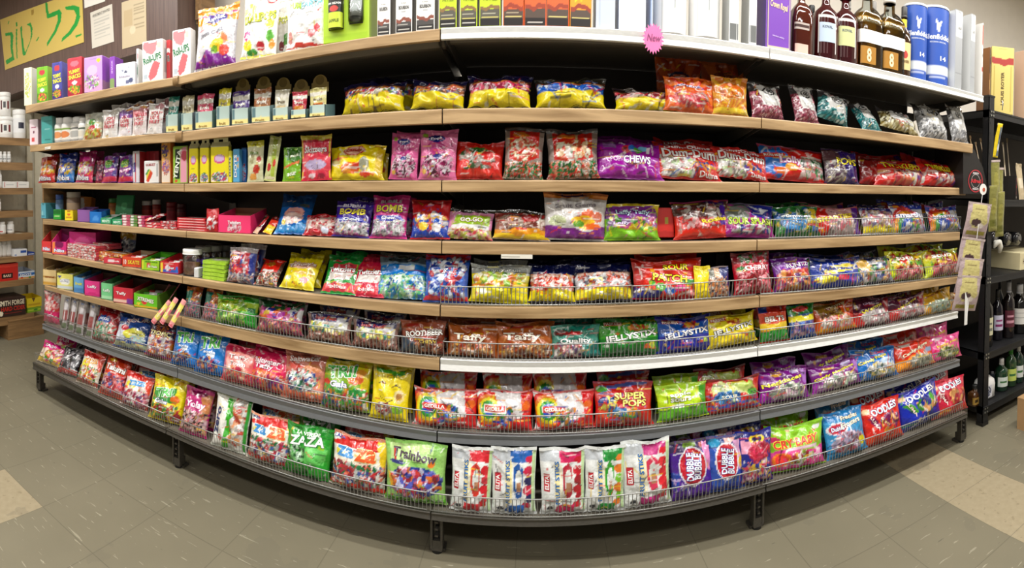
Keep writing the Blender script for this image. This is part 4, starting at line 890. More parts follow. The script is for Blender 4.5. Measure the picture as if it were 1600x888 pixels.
vessel(R5, 1516, 1530, 600, 'squat amber bottle with gold label on bottom rack shelf', S_SQ, '4a2c14', [(.1, .45, 'a8843c', [('R', .3, .3, .7, .7, '3a2814')], 1, 70)], mat='glass', capc='222222', cat='liquor bottle', name='liquor_bottle')
for j, (a_, b_, yt_, lc, cc) in enumerate(((1558, 1573, 559, 'dfe6df', 'e8e8e8'), (1573, 1587, 540, 'c9d86a', '3f8a3a'), (1586, 1598, 536, 'e4e4e0', 'd0d0d0'), (1597, 1612, 545, 'dddddd', 'aaaaaa'))):
    vessel(R5, a_, b_, yt_, ['green gin bottle with white cap and white label', 'green bottle with lime yellow label on bottom rack shelf', 'tall green bottle with pale label right of the lime one', 'clear spirit bottle at picture edge on bottom rack shelf'][j], S_WINE, ['1f3f2c', '2c4a2a', '1f3a2c', '5f6a66'][j], [(.15, .45, lc, [('R', .2, .4, .8, .6, '447744')], 1, 110)], capc=cc, cat='liquor bottle', name='liquor_bottle', mat='glass', group='spirit bottles on the bottom rack shelf')
for j, (a_, b_) in enumerate(((1546, 1556), (1537, 1546))): vessel(R5, a_, b_, 580, ['clear spirit bottle standing behind the white ceramic bottle right', 'dark spirit bottle standing behind the white ceramic bottle'][j], S_WINE, ['8f9aa8', '1a1c22'][j], [(.1, .4, '2a3470', [], 1, 110)], capc='bbbbbb', cat='liquor bottle', name='liquor_bottle', mat='amber', d=.16, group='spirit bottles on the bottom rack shelf')
# kraft box on the floor at the right edge
m = MB(); m.box((0, 0, 0), (.35, .27, .18)); m.box((-.001, -.001, .176), (.351, .271, .184)); o = m.build('cardboard_box', M_KRAFT); o.location = (2.40, 1.36, 0)
m = MB(); m.box((.15, -.002, .0), (.2, .272, .1855)); m.build('packing_tape', solid('tan_tape', 'c9a870', .3), o); tag(o, 'brown cardboard box on the floor at right edge', 'cardboard box')
# hanging strips
st = MB(); p0 = atY(1533, 300, 1.70)
def strip_packs(xy, Yp, label, base, ops, W, H, tilt, grp, cat='snack pack'):
    for j, (x, y) in enumerate(xy):
        P = atY(x, y, Yp); rng = rg(); mb = MB(); nu, nv = 26, 34; U, V = np.meshgrid(np.linspace(0, 1, nu), np.linspace(0, 1, nv)); asp = H / W
        C, Rf = paint(U, V, base, ops, rng, asp); ph = rng.uniform(0, 6)
        def surf(u, v, lift=0, s=-1): 
            u = np.asarray(u); v = np.asarray(v); dd = .012 * np.sqrt(np.clip(1 - (2 * u - 1) ** 2, 0, 1)) * np.sin(np.pi * np.clip(v, 0, 1)) ** .5
            return np.stack([(u - .5) * W, s * (dd + lift) + .004 * np.sin(5 * v + ph) * (1), (v - 1) * H], -1)
        mb.add(surf(U, V).reshape(-1, 3), grid(nu, nv), c=C.reshape(-1, 3)); mb.add(surf(U, V, 0, 1).reshape(-1, 3), grid(nu, nv)[:, ::-1], c=C.reshape(-1, 3))
        o = mb.build('snack_pack', printed('foil'), None, True, True); o.location = P; o.rotation_euler = (math.radians(8), math.radians(tilt + 2 * j % 3), math.radians(-18))
        s = MB(); s.box((-W / 2, -.0022, -.012), (W / 2, .0022, 0), 'c9b6b2'); s.build('top_seal', printed('foil'), o, False, True)
        tag(o, label[j], cat, grp)
packops = [('R', .08, .08, .92, .2, '8a8030'), ('P', [(.2, .95), (.8, .95), (.9, .45), (.6, .28), (.3, .28), (.12, .45)], 'cbbf7e'), ('E', .42, .44, .2, .11, '4a3238'), ('E', .62, .36, .12, .07, 'd8ccc4'), ('R', .3, .8, .7, .84, '8a7a50')]
strip_packs([(1532, 317), (1522, 372), (1520, 404), (1516, 431)], 1.66, ['mauve snack pack hanging highest on the clip strip', 'mauve snack pack hanging second on the clip strip', 'mauve snack pack hanging third on the clip strip', 'mauve snack pack hanging lowest on the clip strip'], 'b9a4a6', packops, .145, .19, 6, 'mauve snack packs on the clip strip')
hs = MB(); a_ = atY(1536, 296, 1.665); b_ = atY(1509, 508, 1.665)
hs.tube([a_, (a_ + b_) / 2, b_], .002, 4, 'e2e0dc'); 
hs.add([b_ + np.array([-.012, 0, 0]), b_ + np.array([.012, 0, 0]), b_ + np.array([.014, 0, .17]), b_ + np.array([-.010, 0, .17])], [(0, 1, 2, 3)], c='e6e4e0')
o = hs.build('clip_strip', printed('card'), None, False, True); m = MB(); q = a_; disc(m, q, .001, .03, 'eeeae4', dy=q[1] - .001); disc(m, q + np.array([.004, 0, -.002]), .001, .011, 'c05030', 12, dy=q[1] - .003)
m.build('round_hanger', printed('card'), o, False, True); tag(o, 'white clip strip with round hanger holding the mauve packs', 'clip strip')
olive = [('R', .1, .1, .9, .25, '6a6a2a'), ('E', .5, .55, .3, .2, '9a9448')]
strip_packs([(1556, 250), (1562, 262), (1553, 290), (1563, 300)], 1.74, ['olive pouch hanging topmost from the rack post', 'olive pouch hanging second from the rack post', 'olive pouch hanging third from the rack post', 'olive pouch hanging lowest from the rack post'], '8c8848', olive, .06, .27, -6, 'olive pouches on the rack post', 'pouch')
strip_packs([(1563, 193)], 1.74, ['yellow and blue toy packet hanging from the rack top corner'], 'e6c81c', [('R', .45, .05, .95, .9, '5a6a78'), ('E', .7, .3, .2, .1, 'd0d4d8'), ('E', .7, .6, .2, .08, '2a3a5a')], .035, .2, 4, None, 'toy packet')
m = MB(); q = atY(1566, 172, 1.745); m.tube([q, q + np.array([.005, 0, .03]), q + np.array([0, 0, .055])], .003, 6); o = m.build('wire_hook', M_WIRE, None, True); tag(o, 'bent wire hook holding the yellow toy packet', 'hook')
# ================================================================== TOP SHELF
mx = ['r', 'y', 'g', 'o', 'p']
fr = ['r', 'o', 'y', 'g']
carton('A', 37, 60, 105, 'pale yellow and white snack carton, leftmost', 'e9e6c8', [('C', .5, .55, .4, .35, ['dfe27a', 'f4f2ee', 'b8c850'], .1)], side='e6e6e0', D=.08)
def sour(x0, x1, yt, lab, base, c2, c3, side): carton('A', x0, x1, yt, lab, base, [('E', .5, .85, .3, .08, c3), ('B', .0, .25, c2), ('C', .5, .15, .4, .1, ['e05050', 'f0c030', '58a030'], .12), ('T', 'YUMMY', .5, .64, .84, .11, 'f2ee4a', c2, 6), ('T', 'SNACKS', .52, .5, .88, .12, 'f2ee4a', c2, 6), ('E', .5, .34, .2, .05, 'w')], side=side, D=.07)
sour(57, 84, 103, 'lime green snack carton with yellow lettering', '79b82c', '4f8a1e', 'c03a40', 'a0cc50')
sour(81, 107, 96, 'blue violet snack carton with yellow lettering', '4a4a9c', '3a2a6c', 'c03a40', '6a6ab8')
sour(105, 138, 88, 'red snack carton with yellow lettering', 'c93a48', '9c1c34', 'e07080', 'b02030')
carton('A', 131, 173, 86, 'lilac and pink snack carton with small yellow sun dot', 'c09ad8', [('B', .0, .3, 'e0a0c8'), ('C', .45, .3, .4, .2, ['e8b0d0', 'a060c0', 'f0e0f0', '88b860'], .1), ('E', .82, .88, .11, .06, 'f0c830'), ('E', .45, .62, .3, .15, 'd8b8e8')], side='9a4ec0', sops=[('B', 0, .3, 'b080a0')], D=.09)
carton('A', 171, 193, 88, 'violet snack carton standing behind the lilac one', '8a42b4', [('B', 0, .35, '88a060'), ('T', 'SNACK', .5, .7, .4, .3, 'e0c0f0', None, 90)], side='7a32a4', D=.09, d=.06)
carton('A', 181, 222, 96, 'white fruit snack carton with dark berry dots', 'eceaf0', [('E', .35, .7, .06, .05, '8890a8'), ('E', .52, .62, .08, .07, '585c78'), ('E', .7, .8, .05, .05, 'b0b8c8'), ('E', .8, .2, .12, .12, '50587c'), ('E', .6, .15, .1, .1, '686c90'), ('T', 'Snacks', .45, .42, .6, .1, 'a8a0b8')], side='dcdce6', D=.07)
rollo = [('P', [(.05, 1), (.75, 1), (.7, .78), (.5, .65), (.2, .72), (.02, .85)], 'd8888e'), ('P', [(.4, .0), (.7, .1), (.9, .42), (.6, .5), (.4, .3), (.3, .1)], 'd8686e'), ('T', 'Roll-UPS', .5, .56, .92, .17, '1f7a4a', 'f4f2ee', 12), ('R', .05, .05, .28, .18, 'b8c0c8'), ('R', .75, .8, .95, .95, 'e8ecc0')]
carton('A', 213, 226, 76, 'white roll snack carton, edge seen left of the big one', 'efeeee', [('E', .6, .8, .3, .1, 'd8888e'), ('E', .6, .4, .2, .2, '2a6a4a')], D=.06, d=.05)
carton('A', 222, 264, 60, 'white roll snack carton with green script, left of the two', 'f3f2f0', rollo, side='e6e4e2', sops=[('R', .2, .2, .8, .8, 'b8b8b8')], D=.06)
carton('A', 260, 276, 62, 'red roll snack carton squeezed between the two white ones', 'c8383e', [('T', 'UPS', .5, .55, .8, .15, '1f4a3a', 'w', 12), ('B', .7, .8, 'efe8e8')], D=.06, d=.06)
carton('A', 269, 306, 43, 'white roll snack carton with green script, right of the two', 'f4f3f1', rollo, side='e2e0de', D=.05)
bag('A', 303, 376, 2, 'large white candy bag with orange top and purple foot', 'd5d2d8', [('B', .0, .2, '8c2a9c', .05), ('B', .70, 1, 'f2a61c', .04), ('B', .82, .85, 'b03a80', .03), ('B', .86, .875, 'f0d0e0', .03), ('E', .72, .42, .12, .1, 'f09060'), ('E', .62, .33, .16, .11, 'f2c81c'), ('E', .55, .27, .08, .06, '8ab83a'), ('E', .78, .24, .12, .08, 'd84a30'), ('E', .5, .78, .28, .075, '3a3aa0'), ('T', 'Sunkist', .5, .785, .46, .075, 'w', None, 8), ('T', 'Fruit Gems', .45, .55, .6, .07, '8a8a94', None, 8)], T=.28, lean=8)
lol = [('E', .2, .75, .2, .12, 'e6e27a'), ('T', 'LOLLIPOPS', .5, .62, .9, .13, 'c4c826', '8a9a2a', 4), ('E', .5, .36, .24, .22, 'e4e0dc'), ('R', .44, .2, .56, .45, 'w'), ('E', .82, .5, .12, .08, 'e8d84a'), ('E', .2, .2, .15, .09, 'e6e040'), ('E', .6, .16, .13, .07, 'c0303c'), ('E', .15, .35, .1, .08, 'd0609a'), ('E', .85, .3, .1, .1, '70b84a'), ('E', .35, .08, .15, .05, '5aa850'), ('E', .8, .88, .14, .06, 'c84a50'), ('E', .8, .88, .08, .03, 'f4f2ee'), ('E', .9, .18, .08, .08, 'f0a040')]
bag('A', 375, 440, -14, 'white lollipop pouch with yellow green lettering', 'f2f1ea', lol, T=.16, lean=6, seal='e8e86a', cat='candy pouch')
bag('A', 430, 460, -6, 'white lollipop pouch tucked behind the first', 'e8e6de', [('T', 'POPS', .5, .62, .8, .13, 'c4c826'), ('E', .4, .2, .2, .08, '8a3040'), ('E', .7, .3, .2, .1, '60a040')], T=.16, lean=5, d=.08, cat='candy pouch')
bag('A', 446, 510, -10, 'white organic candy pouch with rainbow lettering', 'f6f5f3', [('B', 0, .09, 'd85a50', .03), ('T', 'YUM', .22, .86, .3, .14, 'a8cc3a'), ('T', 'EARTH', .66, .86, .55, .14, '62b8c8'), ('T', 'organic candy', .45, .68, .6, .045, 'a8a8a8'), ('E', .84, .36, .09, .09, 'd84a58'), ('E', .72, .27, .11, .08, 'e0888c'), ('E', .1, .25, .07, .12, 'd89a94')], T=.16, lean=5, cat='candy pouch')
g = carton('A', 505, 590, -40, 'lime green whiskey gift carton with two windows', 'b4d82a', [('R', .0, .0, 1, .12, 'a8d020'), ('R', .05, .95, .95, 1, 'c8e85a')], D=.1, cat='gift carton', windows=[(.13, .2, .46, 1.0, '35342a'), (.58, .26, .88, 1.0, '5a574c')])
p = g.location; W_, D_, H_ = g['_dims']
m = MB(); lathe(m, [(.8 * .028, 0), (.028, .003), (.028, H_ * .62), (.012, H_ * .75)], 20, 3, '2c2c1c'); o = m.build('whiskey_bottle', printed('glass'), None, True, True); o.location = p + Vector((-W_ * .2, -D_ / 2 - .0, H_ * .2)); wrap_label(o, 'label', .028, .002, H_ * .25, 'c6d83a', [('T', 'APPLE', .5, .45, .5, .2, '6a7a20')], 3, 1, 150)
wrap_label(o, 'label', .028, H_ * .25, H_ * .47, '1c1b16', [('T', 'JIM BEAM', .5, .6, .7, .2, 'e8e6e0'), ('E', .5, .25, .22, .22, 'c84038')], 3, 1, 150)
tag(o, 'small apple whiskey bottle in the left window of the lime gift carton', 'whiskey bottle')
m = MB(); lathe(m, [(.026, 0), (.03, .01), (.033, H_ * .5)], 20, 2, 'b8b8b0'); o = m.build('tasting_glass', clearglass(), None, True, True); o.location = p + Vector((W_ * .23, -D_ / 2 + .0, H_ * .27)); tag(o, 'clear tasting glass in the right window of lime gift carton', 'glass')
m = MB(); lathe(m, [(.024, .002), (.028, .02)], 20, 2, 'b8b8b0'); m.build('glass_base', clearglass(), o, True, True)
blk = [('B', 0, .2, '201c1a', .0), ('R', .08, .1, .92, .115, 'd8d4cc')]
for j, (a_, b_) in enumerate(((589, 619), (618, 652), (650, 686))):
    carton('A', a_, b_, -50, ['white bourbon carton beside the lime gift carton', 'white bourbon carton, middle one of the three', 'white bourbon carton, rightmost of the three'][j], 'f3f2ef', [('B', 0, .09, '1e1a18', 0), ('B', .09, .17, '4a4644', 0), ('B', .17, .23, '8a4a3a', .02), ('R', .1, .05, .9, .058, 'e0dcd4'), ('R', .08, .125, .8, .135, 'b8b4ac'), ('T', 'BOURBON', .5, .40, .66, .06, '3a3634'), ('T', 'TAIL', .5, .47, .4, .02, '9a9690'), ('R', .35, .33, .65, .336, '777777'), ('E', .5, .66, .14, .07, 'b83440'), ('E', .5, .66, .05, .03, 'e8c8c8')], side='3a3432', D=.075, cat='bourbon carton', name='liquor_carton')
for j, (a_, b_) in enumerate(((686, 719), (719, 750), (749, 785))):
    carton('A', a_, b_, -50, ['lime and black apple whiskey carton, left of three', 'lime and black apple whiskey carton, middle of three', 'lime and black apple whiskey carton, right of three'][j], 'c4dc28', [('B', 0, .14, '1c1816', 0), ('B', .14, .3, '5a564c', 0), ('B', .3, .36, '8a6a40', .02), ('R', .08, .15, .92, .165, 'd8cc70'), ('R', .1, .07, .9, .08, 'd0ccc4'), ('R', .1, .22, .8, .23, 'b8b49c'), ('T', 'APPLE', .5, .5, .7, .09, '8aa020')], side='2c2a22', D=.075, cat='whiskey carton', name='liquor_carton')
for j, (a_, b_) in enumerate(((786, 820), (819, 854), (853, 890), (888, 925))):
    c_ = 'd8602c' if j < 3 else 'f09a20'
    carton('A', a_, b_, -50, ['orange red fire whiskey carton, first from left', 'orange red fire whiskey carton, second from left', 'orange red fire whiskey carton, third from left', 'amber and yellow whiskey carton right of the fire cartons'][j], c_, [('B', 0, .15, '1c1412', 0), ('B', .15, .3, '54443a', 0), ('B', .3, .38, '9a3a22', .03), ('R', .08, .16, .92, .175, 'e0d080'), ('R', .1, .07, .9, .08, 'd0c8c0'), ('R', .1, .23, .8, .24, 'b8a88c')] + ([('T', 'FIRE', .5, .56, .7, .14, '8a2414')] if j < 3 else [('C', .5, .6, .36, .14, ['f7d01a', 'f4c010'], .2)]), side='2a1c18', D=.075, cat='whiskey carton', name='liquor_carton')
carton('A', 926, 962, -40, 'pale grey blue spirit carton in a row of three', 'c4cddd', [('R', .1, .0, .2, 1, 'b4bece')], side='b4bccc', D=.1, cat='spirit carton', name='liquor_carton')
carton('A', 960, 1010, -40, 'bright white blue spirit carton, middle of the row', 'e4e9f4', [('B', .5, 1, 'd2dbec', 0)], side='b8c4dc', D=.1, cat='spirit carton', name='liquor_carton')
carton('A', 1009, 1019, -40, 'narrow steel blue carton beside the pink sign', '9fb2d2', [('R', .7, 0, 1, 1, 'dfe4ec')], D=.1, cat='spirit carton', name='liquor_carton')
for j, (a_, b_) in enumerate(((1020, 1073), (1076, 1124))): vessel('A', a_, b_, -60, ['white round spirit canister, left of the pair', 'white round spirit canister, right of the pair'][j], S_TUBE, 'ecebea', [(.05, .95, 'e6e5e3', [('R', .3, .0, .32, 1, 'c4c4c0'), ('R', .55, .35, .57, .6, '9aa'+'0a0')], 1, 170)], mat='card', capc='d8d8d8', cat='canister', name='spirit_canister', d=.02)
for j, (a_, b_) in enumerate(((1127, 1156), (1157, 1184))): carton('A', a_, b_, -50, ['white carton with dark smoky foot, left of the pair', 'white carton with dark smoky foot, right of the pair'][j], 'f0f0ef', [('B', .03, .26, '6c6e6c', .0), ('B', 0, .03, 'dddddd', 0), ('R', .12, .0, .16, .3, 'd8d8d8'), ('R', .8, .0, .86, 1, 'e0e0e0')], side='a8aaa8', D=.08, cat='spirit carton', name='liquor_carton')
carton('A', 1181, 1237, -40, 'purple whisky carton with gold script lettering', '7840b0', [('R', 0, 0, .05, 1, '36206a'), ('R', .05, .0, .08, 1, 'd8c8a0'), ('R', .05, .0, 1, .03, 'd8c8a0'), ('R', .95, 0, .98, 1, 'c8b890'), ('T', 'Crown Royal', .5, .6, .74, .12, 'e8cfa0', None, -8), ('T', 'blended whisky', .5, .17, .5, .03, 'c8b0e0', None, -6), ('T', 'crown', .45, .85, .3, .08, 'e0b890')], side='4a2a80', D=.09, cat='whisky carton', name='liquor_carton')
vessel('A', 1236, 1266, -30, 'dark amber bottle with silver print beside the purple carton', S_SQ, '4a1a0e', [(.02, .14, 'e0b8a8', [], 1, 70), (.33, .42, 'b8a8a0', [('R', 0, .3, 1, .7, '3a1810')], 1, 80)], mat='glass', capc='c8c4c0', cat='whiskey bottle', name='liquor_bottle')
vessel('A', 1256, 1278, 8, 'small dark bottle with ball cap standing behind', S_RND, '3a2e2a', (), mat='glass', capc='1c1c1c', cat='whiskey bottle', name='liquor_bottle', d=.16)
for j, (a_, b_, c1, lc) in enumerate(((1270, 1308, '3c0c10', 'b8c8dc'), (1301, 1338, '3a0e12', 'c8cc90'))): vessel('A', a_, b_, -28 + 6 * j, ['dark red whiskey bottle with pale blue label', 'dark red whiskey bottle with pale yellow label'][j], S_RND, c1, [(.22, .46, lc, [('T', 'KOVAL', .5, .78, .6, .14, '5a6470')], 1, 70), (.08, .56, c1, [('R', .0, 0, .06, .94, 'e0dcd8'), ('R', .94, 0, 1, .94, 'e0dcd8'), ('R', 0, .93, 1, 1, 'e0dcd8')], .985, 84)], mat='glass', capc='2a2a2c', cat='whiskey bottle', name='liquor_bottle')
for j, (a_, b_, yt_) in enumerate(((1334, 1373, -30), (1369, 1407, -20))): vessel('A', a_, b_, yt_, ['square amber bourbon bottle with blank white band, left of pair', 'square amber bourbon bottle with blank white band, right of pair'][j], S_SQ, 'b8861e', [(.28, .42, 'f4f2ee', [], 1, 150), (.5, .57, 'b88a28', [('T', 'MURDOCK', .5, .5, .8, .7, 'efe4c8')], .95, 120), (.05, .24, 'a8741a', [('T', '8', .5, .5, .3, .8, 'e8d8b0')], 1, 60)], mat='clear', liquid=(.62, 'b07810'), capc='c8c2b8', cat='bourbon bottle', name='liquor_bottle')
for j, (a_, b_, yt_) in enumerate(((1356, 1372, 2), (1376, 1392, -6), (1318, 1332, -6))): vessel('A', a_, b_, yt_, ['clear necked bottle in the back row between amber bottles', 'clear necked bottle in the back row behind the amber pair', 'clear necked bottle in the back row behind the red bottles'][j], S_RND, 'b0a890', (), mat='clear', liquid=(.55, 'a87a30'), capc='8a8680', cat='spirit bottle', name='liquor_bottle', d=.2)
vessel('A', 1402, 1421, 10, 'slim bourbon bottle with yellow neck and rose label', S_RND, '3a2412', [(.1, .48, 'dcc48a', [('E', .5, .55, .2, .14, 'b83a30'), ('T', 'ROSES', .5, .3, .6, .1, '6a5020')], 1, 110), (.66, .82, 'ecd028', [], .36, 180)], mat='glass', capc='3a3836', cat='bourbon bottle', name='liquor_bottle')
for j, (a_, b_, yt_) in enumerate(((1414, 1444, 7), (1440, 1477, 11))): vessel('A', a_, b_, yt_, ['royal blue whisky tube with stag emblem, left of pair', 'royal blue whisky tube with stag emblem, right of pair'][j], S_TUBE, '2447a0', [(.02, .97, '2450ac', [('B', .13, .25, 'dfe4ea', 0), ('T', 'Glenfiddich', .5, .62, .72, .07, 'f0f2f6'), ('T', 'REGION SPECIAL', .5, .55, .4, .02, 'c8d0e0'), ('P', [(.47, .68), (.53, .68), (.54, .78), (.6, .84), (.55, .82), (.5, .8), (.46, .83), (.42, .88), (.44, .79)], 'f0f2f6'), ('T', '14', .62, .34, .16, .06, 'f0f2f6'), ('R', .3, .09, .7, .1, 'b8c0d8')], 1, 165)], mat='card', capc='d8dce4', cat='whisky tube', name='whisky_tube')
carton('A', 1410, 1418, 22, 'blue whisky tube edge seen behind the slim bottle', '2a4aa4', [], D=.05, d=.2, cat='whisky tube', name='whisky_tube')
for j, (a_, b_, yt_) in enumerate(((1473, 1505, 14), (1497, 1525, 21))): carton('A', a_, b_, yt_, ['silver and grey whisky carton, left of the pair', 'silver and grey whisky carton, right of the pair'][j], 'a4a6a8', [('B', .66, 1, 'e4e4e2', 0), ('T', 'GLENLIVET', .6, .78, .6, .035, '8a8a8a'), ('T', '17', .62, .71, .16, .05, '9a9a9a'), ('B', .2, .21, '8a8c8e', 0)], side='c8cacb', D=.085, cat='whisky carton', name='liquor_carton')
carton('A', 1519, 1536, 36, 'white and red whisky carton at the right end', 'ecebe8', [('B', .7, 1, 'd05a48'), ('B', .34, .4, 'c83a30', 0), ('T', '14', .5, .56, .6, .06, '444444')], side='e4e2de', D=.07, cat='whisky carton', name='liquor_carton')
# pink star sign
m = MB(); c_ = atY(1021, 60, 1.70); n = 22; V = []; rnd = random.Random(4)
for q in range(2):
    for i in range(2 * n):
        a_ = i * math.pi / n; r__ = (.048 if i % 2 else .037) * (1 + .08 * rnd.random()); V.append((r__ * .78 * math.cos(a_) , q * .0015, r__ * 1.1 * math.sin(a_)))
V += [(0, 0, 0), (0, .0015, 0)]; N = 2 * n; m.add(V, [(i, N + i, N + (i + 1) % N, (i + 1) % N) for i in range(N)], [(2 * N, i, (i + 1) % N) for i in range(N)] + [(2 * N + 1, N + (i + 1) % N, N + i) for i in range(N)], 'f07ab4')
V2, T2 = text2d('New', .01, .2); m.add([(.002 + v[0] * .05, -.001, v[1] * .026 + .002) for v in V2], T=T2, c='8a3a6a'); o = m.build('star_sign', printed('card'), None, False, True); o.location = c_; tag(o, 'pink jagged star sign reading New on the white shelf lip', 'sign')

# ================================================================== SECOND SHELF
k = 'B'
carton(k, 46, 66, 186, 'white and pink candy carton, leftmost', 'f2dfe6', [('T', 'sweet', .5, .7, .6, .06, 'b0406a'), ('E', .4, .2, .2, .1, 'e05a5a'), ('E', .5, .5, .08, .07, '7a2a4a')], side='f0b8cc', D=.05)
carton(k, 64, 88, 181, 'teal tea carton next to the white pink one', '4fa8a4', [('B', .8, .84, '3a8a86', 0), ('R', .3, .5, .8, .56, '9ad4d0'), ('R', .3, .1, .9, .16, '2a6a68')], side='8acac6', D=.05)
for j, (a_, b_, yt_, dd) in enumerate(((87, 101, 184, .02), (98, 113, 183, .02), (113, 137, 182, .04), (124, 137, 184, .02))): vessel(k, a_, b_, yt_, ['white vitamin bottle with orange label, first from left', 'white vitamin bottle with orange label, second from left', 'wider white vitamin bottle behind the front ones', 'white vitamin bottle with dark green label, rightmost'][j], S_PILL, 'f3f2ef', [(.1, .62, 'f0ece4', [('E', .4, .4, .3, .25, ['e89a60', 'e88a50', 'b8b8b4', 'e8e0d0'][j]), ('R', .1, .75, .9, .9, ['88a850', '88a850', '7a7a78', '4a5a4a'][j])], 1, 170)], mat='card', capc='f4f3f0', cat='vitamin bottle', name='vitamin_bottle', d=dd)
bag(k, 129, 165, 174, 'triangular clear fruit pouch with green top and red tag', 'c8c4a8', [('B', .6, 1, 'd4d4c8'), ('E', .45, .62, .16, .14, '5aa03c'), ('C', .5, .2, .45, .2, ['e8a03a', 'c8d050', 'd85a40', 'f0e0a0'], .1), ('E', .5, .42, .24, .08, 'c83048')], T=.2, lean=12, cat='fruit pouch', name='fruit_pouch')
ylf = lambda c: [('R', .0, .9, 1, 1, 'e8e4e0'), ('E', .75, .88, .3, .09, c), ('R', .12, .2, .88, .72, 'e4dcd8'), ('T', 'YOU', .5, .66, .6, .12, 'c0283c'), ('T', 'LOVE', .5, .52, .62, .12, 'c0283c'), ('T', 'FRUIT', .5, .37, .7, .12, 'c0283c')]
for j, (a_, b_, yt_, c) in enumerate(((159, 187, 169, 'd8d4cc'), (184, 209, 167, 'e8a030'), (206, 231, 163, 'e8b040'), (229, 258, 160, 'd8a0a8'))):
    bag(k, a_, b_, yt_, ['white fruit leather pouch with red words, first of four', 'white fruit leather pouch with orange spot, second of four', 'white fruit leather pouch with yellow spot, third of four', 'white fruit leather pouch with pink side, last of four'][j], ['f1eeec', 'efe9ee', 'efe4e4', 'f0ecea'][j], ylf(c) + ([('B', .62, .9, '8a5aa8', .02)] if j == 1 else [('B', .62, .9, 'd88a92', .02)] if j == 2 else []), T=.18, lean=6, seal='f4f2f0', back=yt_ - 6, cat='fruit pouch', name='fruit_pouch')
tt = [('258', 284, 150, '2f9a8a', 'teal'), (282, 307, 148, 'd8cfa8', 'cream'), (304, 338, 145, 'e05a7c', 'coral pink'), (337, 365, 137, 'ece032', 'lemon yellow'), (361, 394, 140, '58348c', 'violet'), (392, 428, 137, 'a8703a', 'caramel'), (425, 456, 139, 'e0dcc8', 'ivory'), (453, 484, 142, 'c83a50', 'crimson'), (482, 514, 135, 'e8e0a0', 'pale yellow')]
for j, (a_, b_, yt_, c, nm) in enumerate(tt):
    a_ = int(a_)
    bag(k, a_ + 2, b_ - 3, yt_, f'{nm} dried fruit pouch standing in a printed tray', c, [('B', .72, .86, 'e8e4d8', .01), ('R', .15, .2, .85, .5, ['e8d088', 'f0c040', 'e8b060', 'f0d040', '6a9a3a', 'd8902a', 'e8d0a0', 'e8a040', 'e89040'][j]), ('T', 'fruit', .5, .6, .6, .1, 'f4f0e4' if j not in (1, 3, 6, 8) else '7a6a4a')], T=.16, lean=5, d=.03, cat='fruit pouch', name='fruit_pouch', group='dried fruit pouches in the printed trays')
    tray(k, a_ + 1, b_ - 6, yt_ + 28, f'printed cardboard tray around the {nm} pouch', 'b8ccc4', [('R', 0, .35, .2, 1, '5a7a80'), ('B', 0, .35, 'e8d88a'), ('T', 'fruit', .45, .15, .5, .14, '9a7a3a')], bf=1.35, D=.10, inside='a89c78', sidec='6a8a90', d=.005)
    if j >= 4:
        W_ = .055; P = atY((a_ + b_) / 2 + 2, yt_ - 6, SH[k][0] + .13); m = MB(); n = 14
        pts = [(-W_ * .9, 0, -.05), (-W_ * .9, 0, 0)] + [(W_ * .75 * -math.cos(t), 0, W_ * .75 * math.sin(t)) for t in np.linspace(.0, math.pi, n)] + [(W_ * .9, 0, 0), (W_ * .9, 0, -.05)]
        V = [(x * .8, y, z * .8) for (x, _, z) in pts for y in (0, .002)]; N = len(pts); m.add(V + [(0, 0, -.04), (0, .002, -.04)], [(2 * i, 2 * i + 1, 2 * i + 3, 2 * i + 2) for i in range(N - 1)], [(2 * N, 2 * i, 2 * i + 2) for i in range(N - 1)] + [(2 * N + 1, 2 * i + 3, 2 * i + 1) for i in range(N - 1)], 'b39a52')
        disc(m, (0, 0, .01), .001, .02, '8a7434', 18, dy=-.001); o = m.build('header_card', printed('card'), None, False, True); o.location = P; tag(o, f'domed kraft header card rising behind the {nm} pouch', 'header card', 'domed kraft header cards')
def yb_(k, x0, x1, yt, lab, cols, top='141b52', lean=16, T=.62, **kw):
    bag(k, x0, x1, yt, lab, '2a2340', [('B', .80, 1, top), ('B', .68, .82, '6a4434'), ('Q', .02, .44, .98, .70, cols, .05), ('B', 0, .45, 'f3e01c', .012), ('R', .33, .05, .34, .3, 'b8a818'), ('R', .66, .05, .67, .3, 'b8a818')] + [('R', .08 + .15 * i, .70, .2 + .15 * i, .76, 'c87a4a') for i in range(6)], lean=lean, T=T, amp=1.5, **kw)
yb_('B', 533, 637, 126, 'navy lollipop bag with yellow foot, first from left', ['d85060', 'f0e8d8', '4060b0', 'e8b040', 'f4f0ea', '80a050'], back=120)
yb_('B', 640, 731, 128, 'navy lollipop bag with yellow foot, second from left', ['d88a50', '5060a0', 'e8d8c0', 'c84a40', '705040'])
yb_('B', 728, 833, 122, 'navy lollipop bag with yellow foot and pink sweets', ['d83a68', 'e85a88', 'f0d0d8', 'a02a50'], back=118)
yb_('B', 834, 949, 124, 'navy lollipop bag with yellow foot and blue sweets', ['2a6ac8', '3a80d8', 'e8f0f8', '1a4a98', '2a70c8'], top='3a3a30')
yb_('B', 956, 1064, 140, 'flatter lollipop bag with yellow foot and red sweets', ['b02a3c', 'd84a58', 'e8d8d0', '6a2030'], top='2a1c14', T=.6, lean=20)
ory = [('Y', .5, .4, 14, 'd8441c'), ('B', 0, .14, 'e87a3c'), ('C', .5, .35, .32, .22, ['d84a5a', 'f08080', 'e8c8c0'], .07), ('E', .45, .62, .3, .1, '3a4a9c'), ('E', .45, .58, .3, .09, 'e0742c'), ('T', 'CANDY', .45, .66, .4, .07, 'e8e0f0', None, 0, .03)]
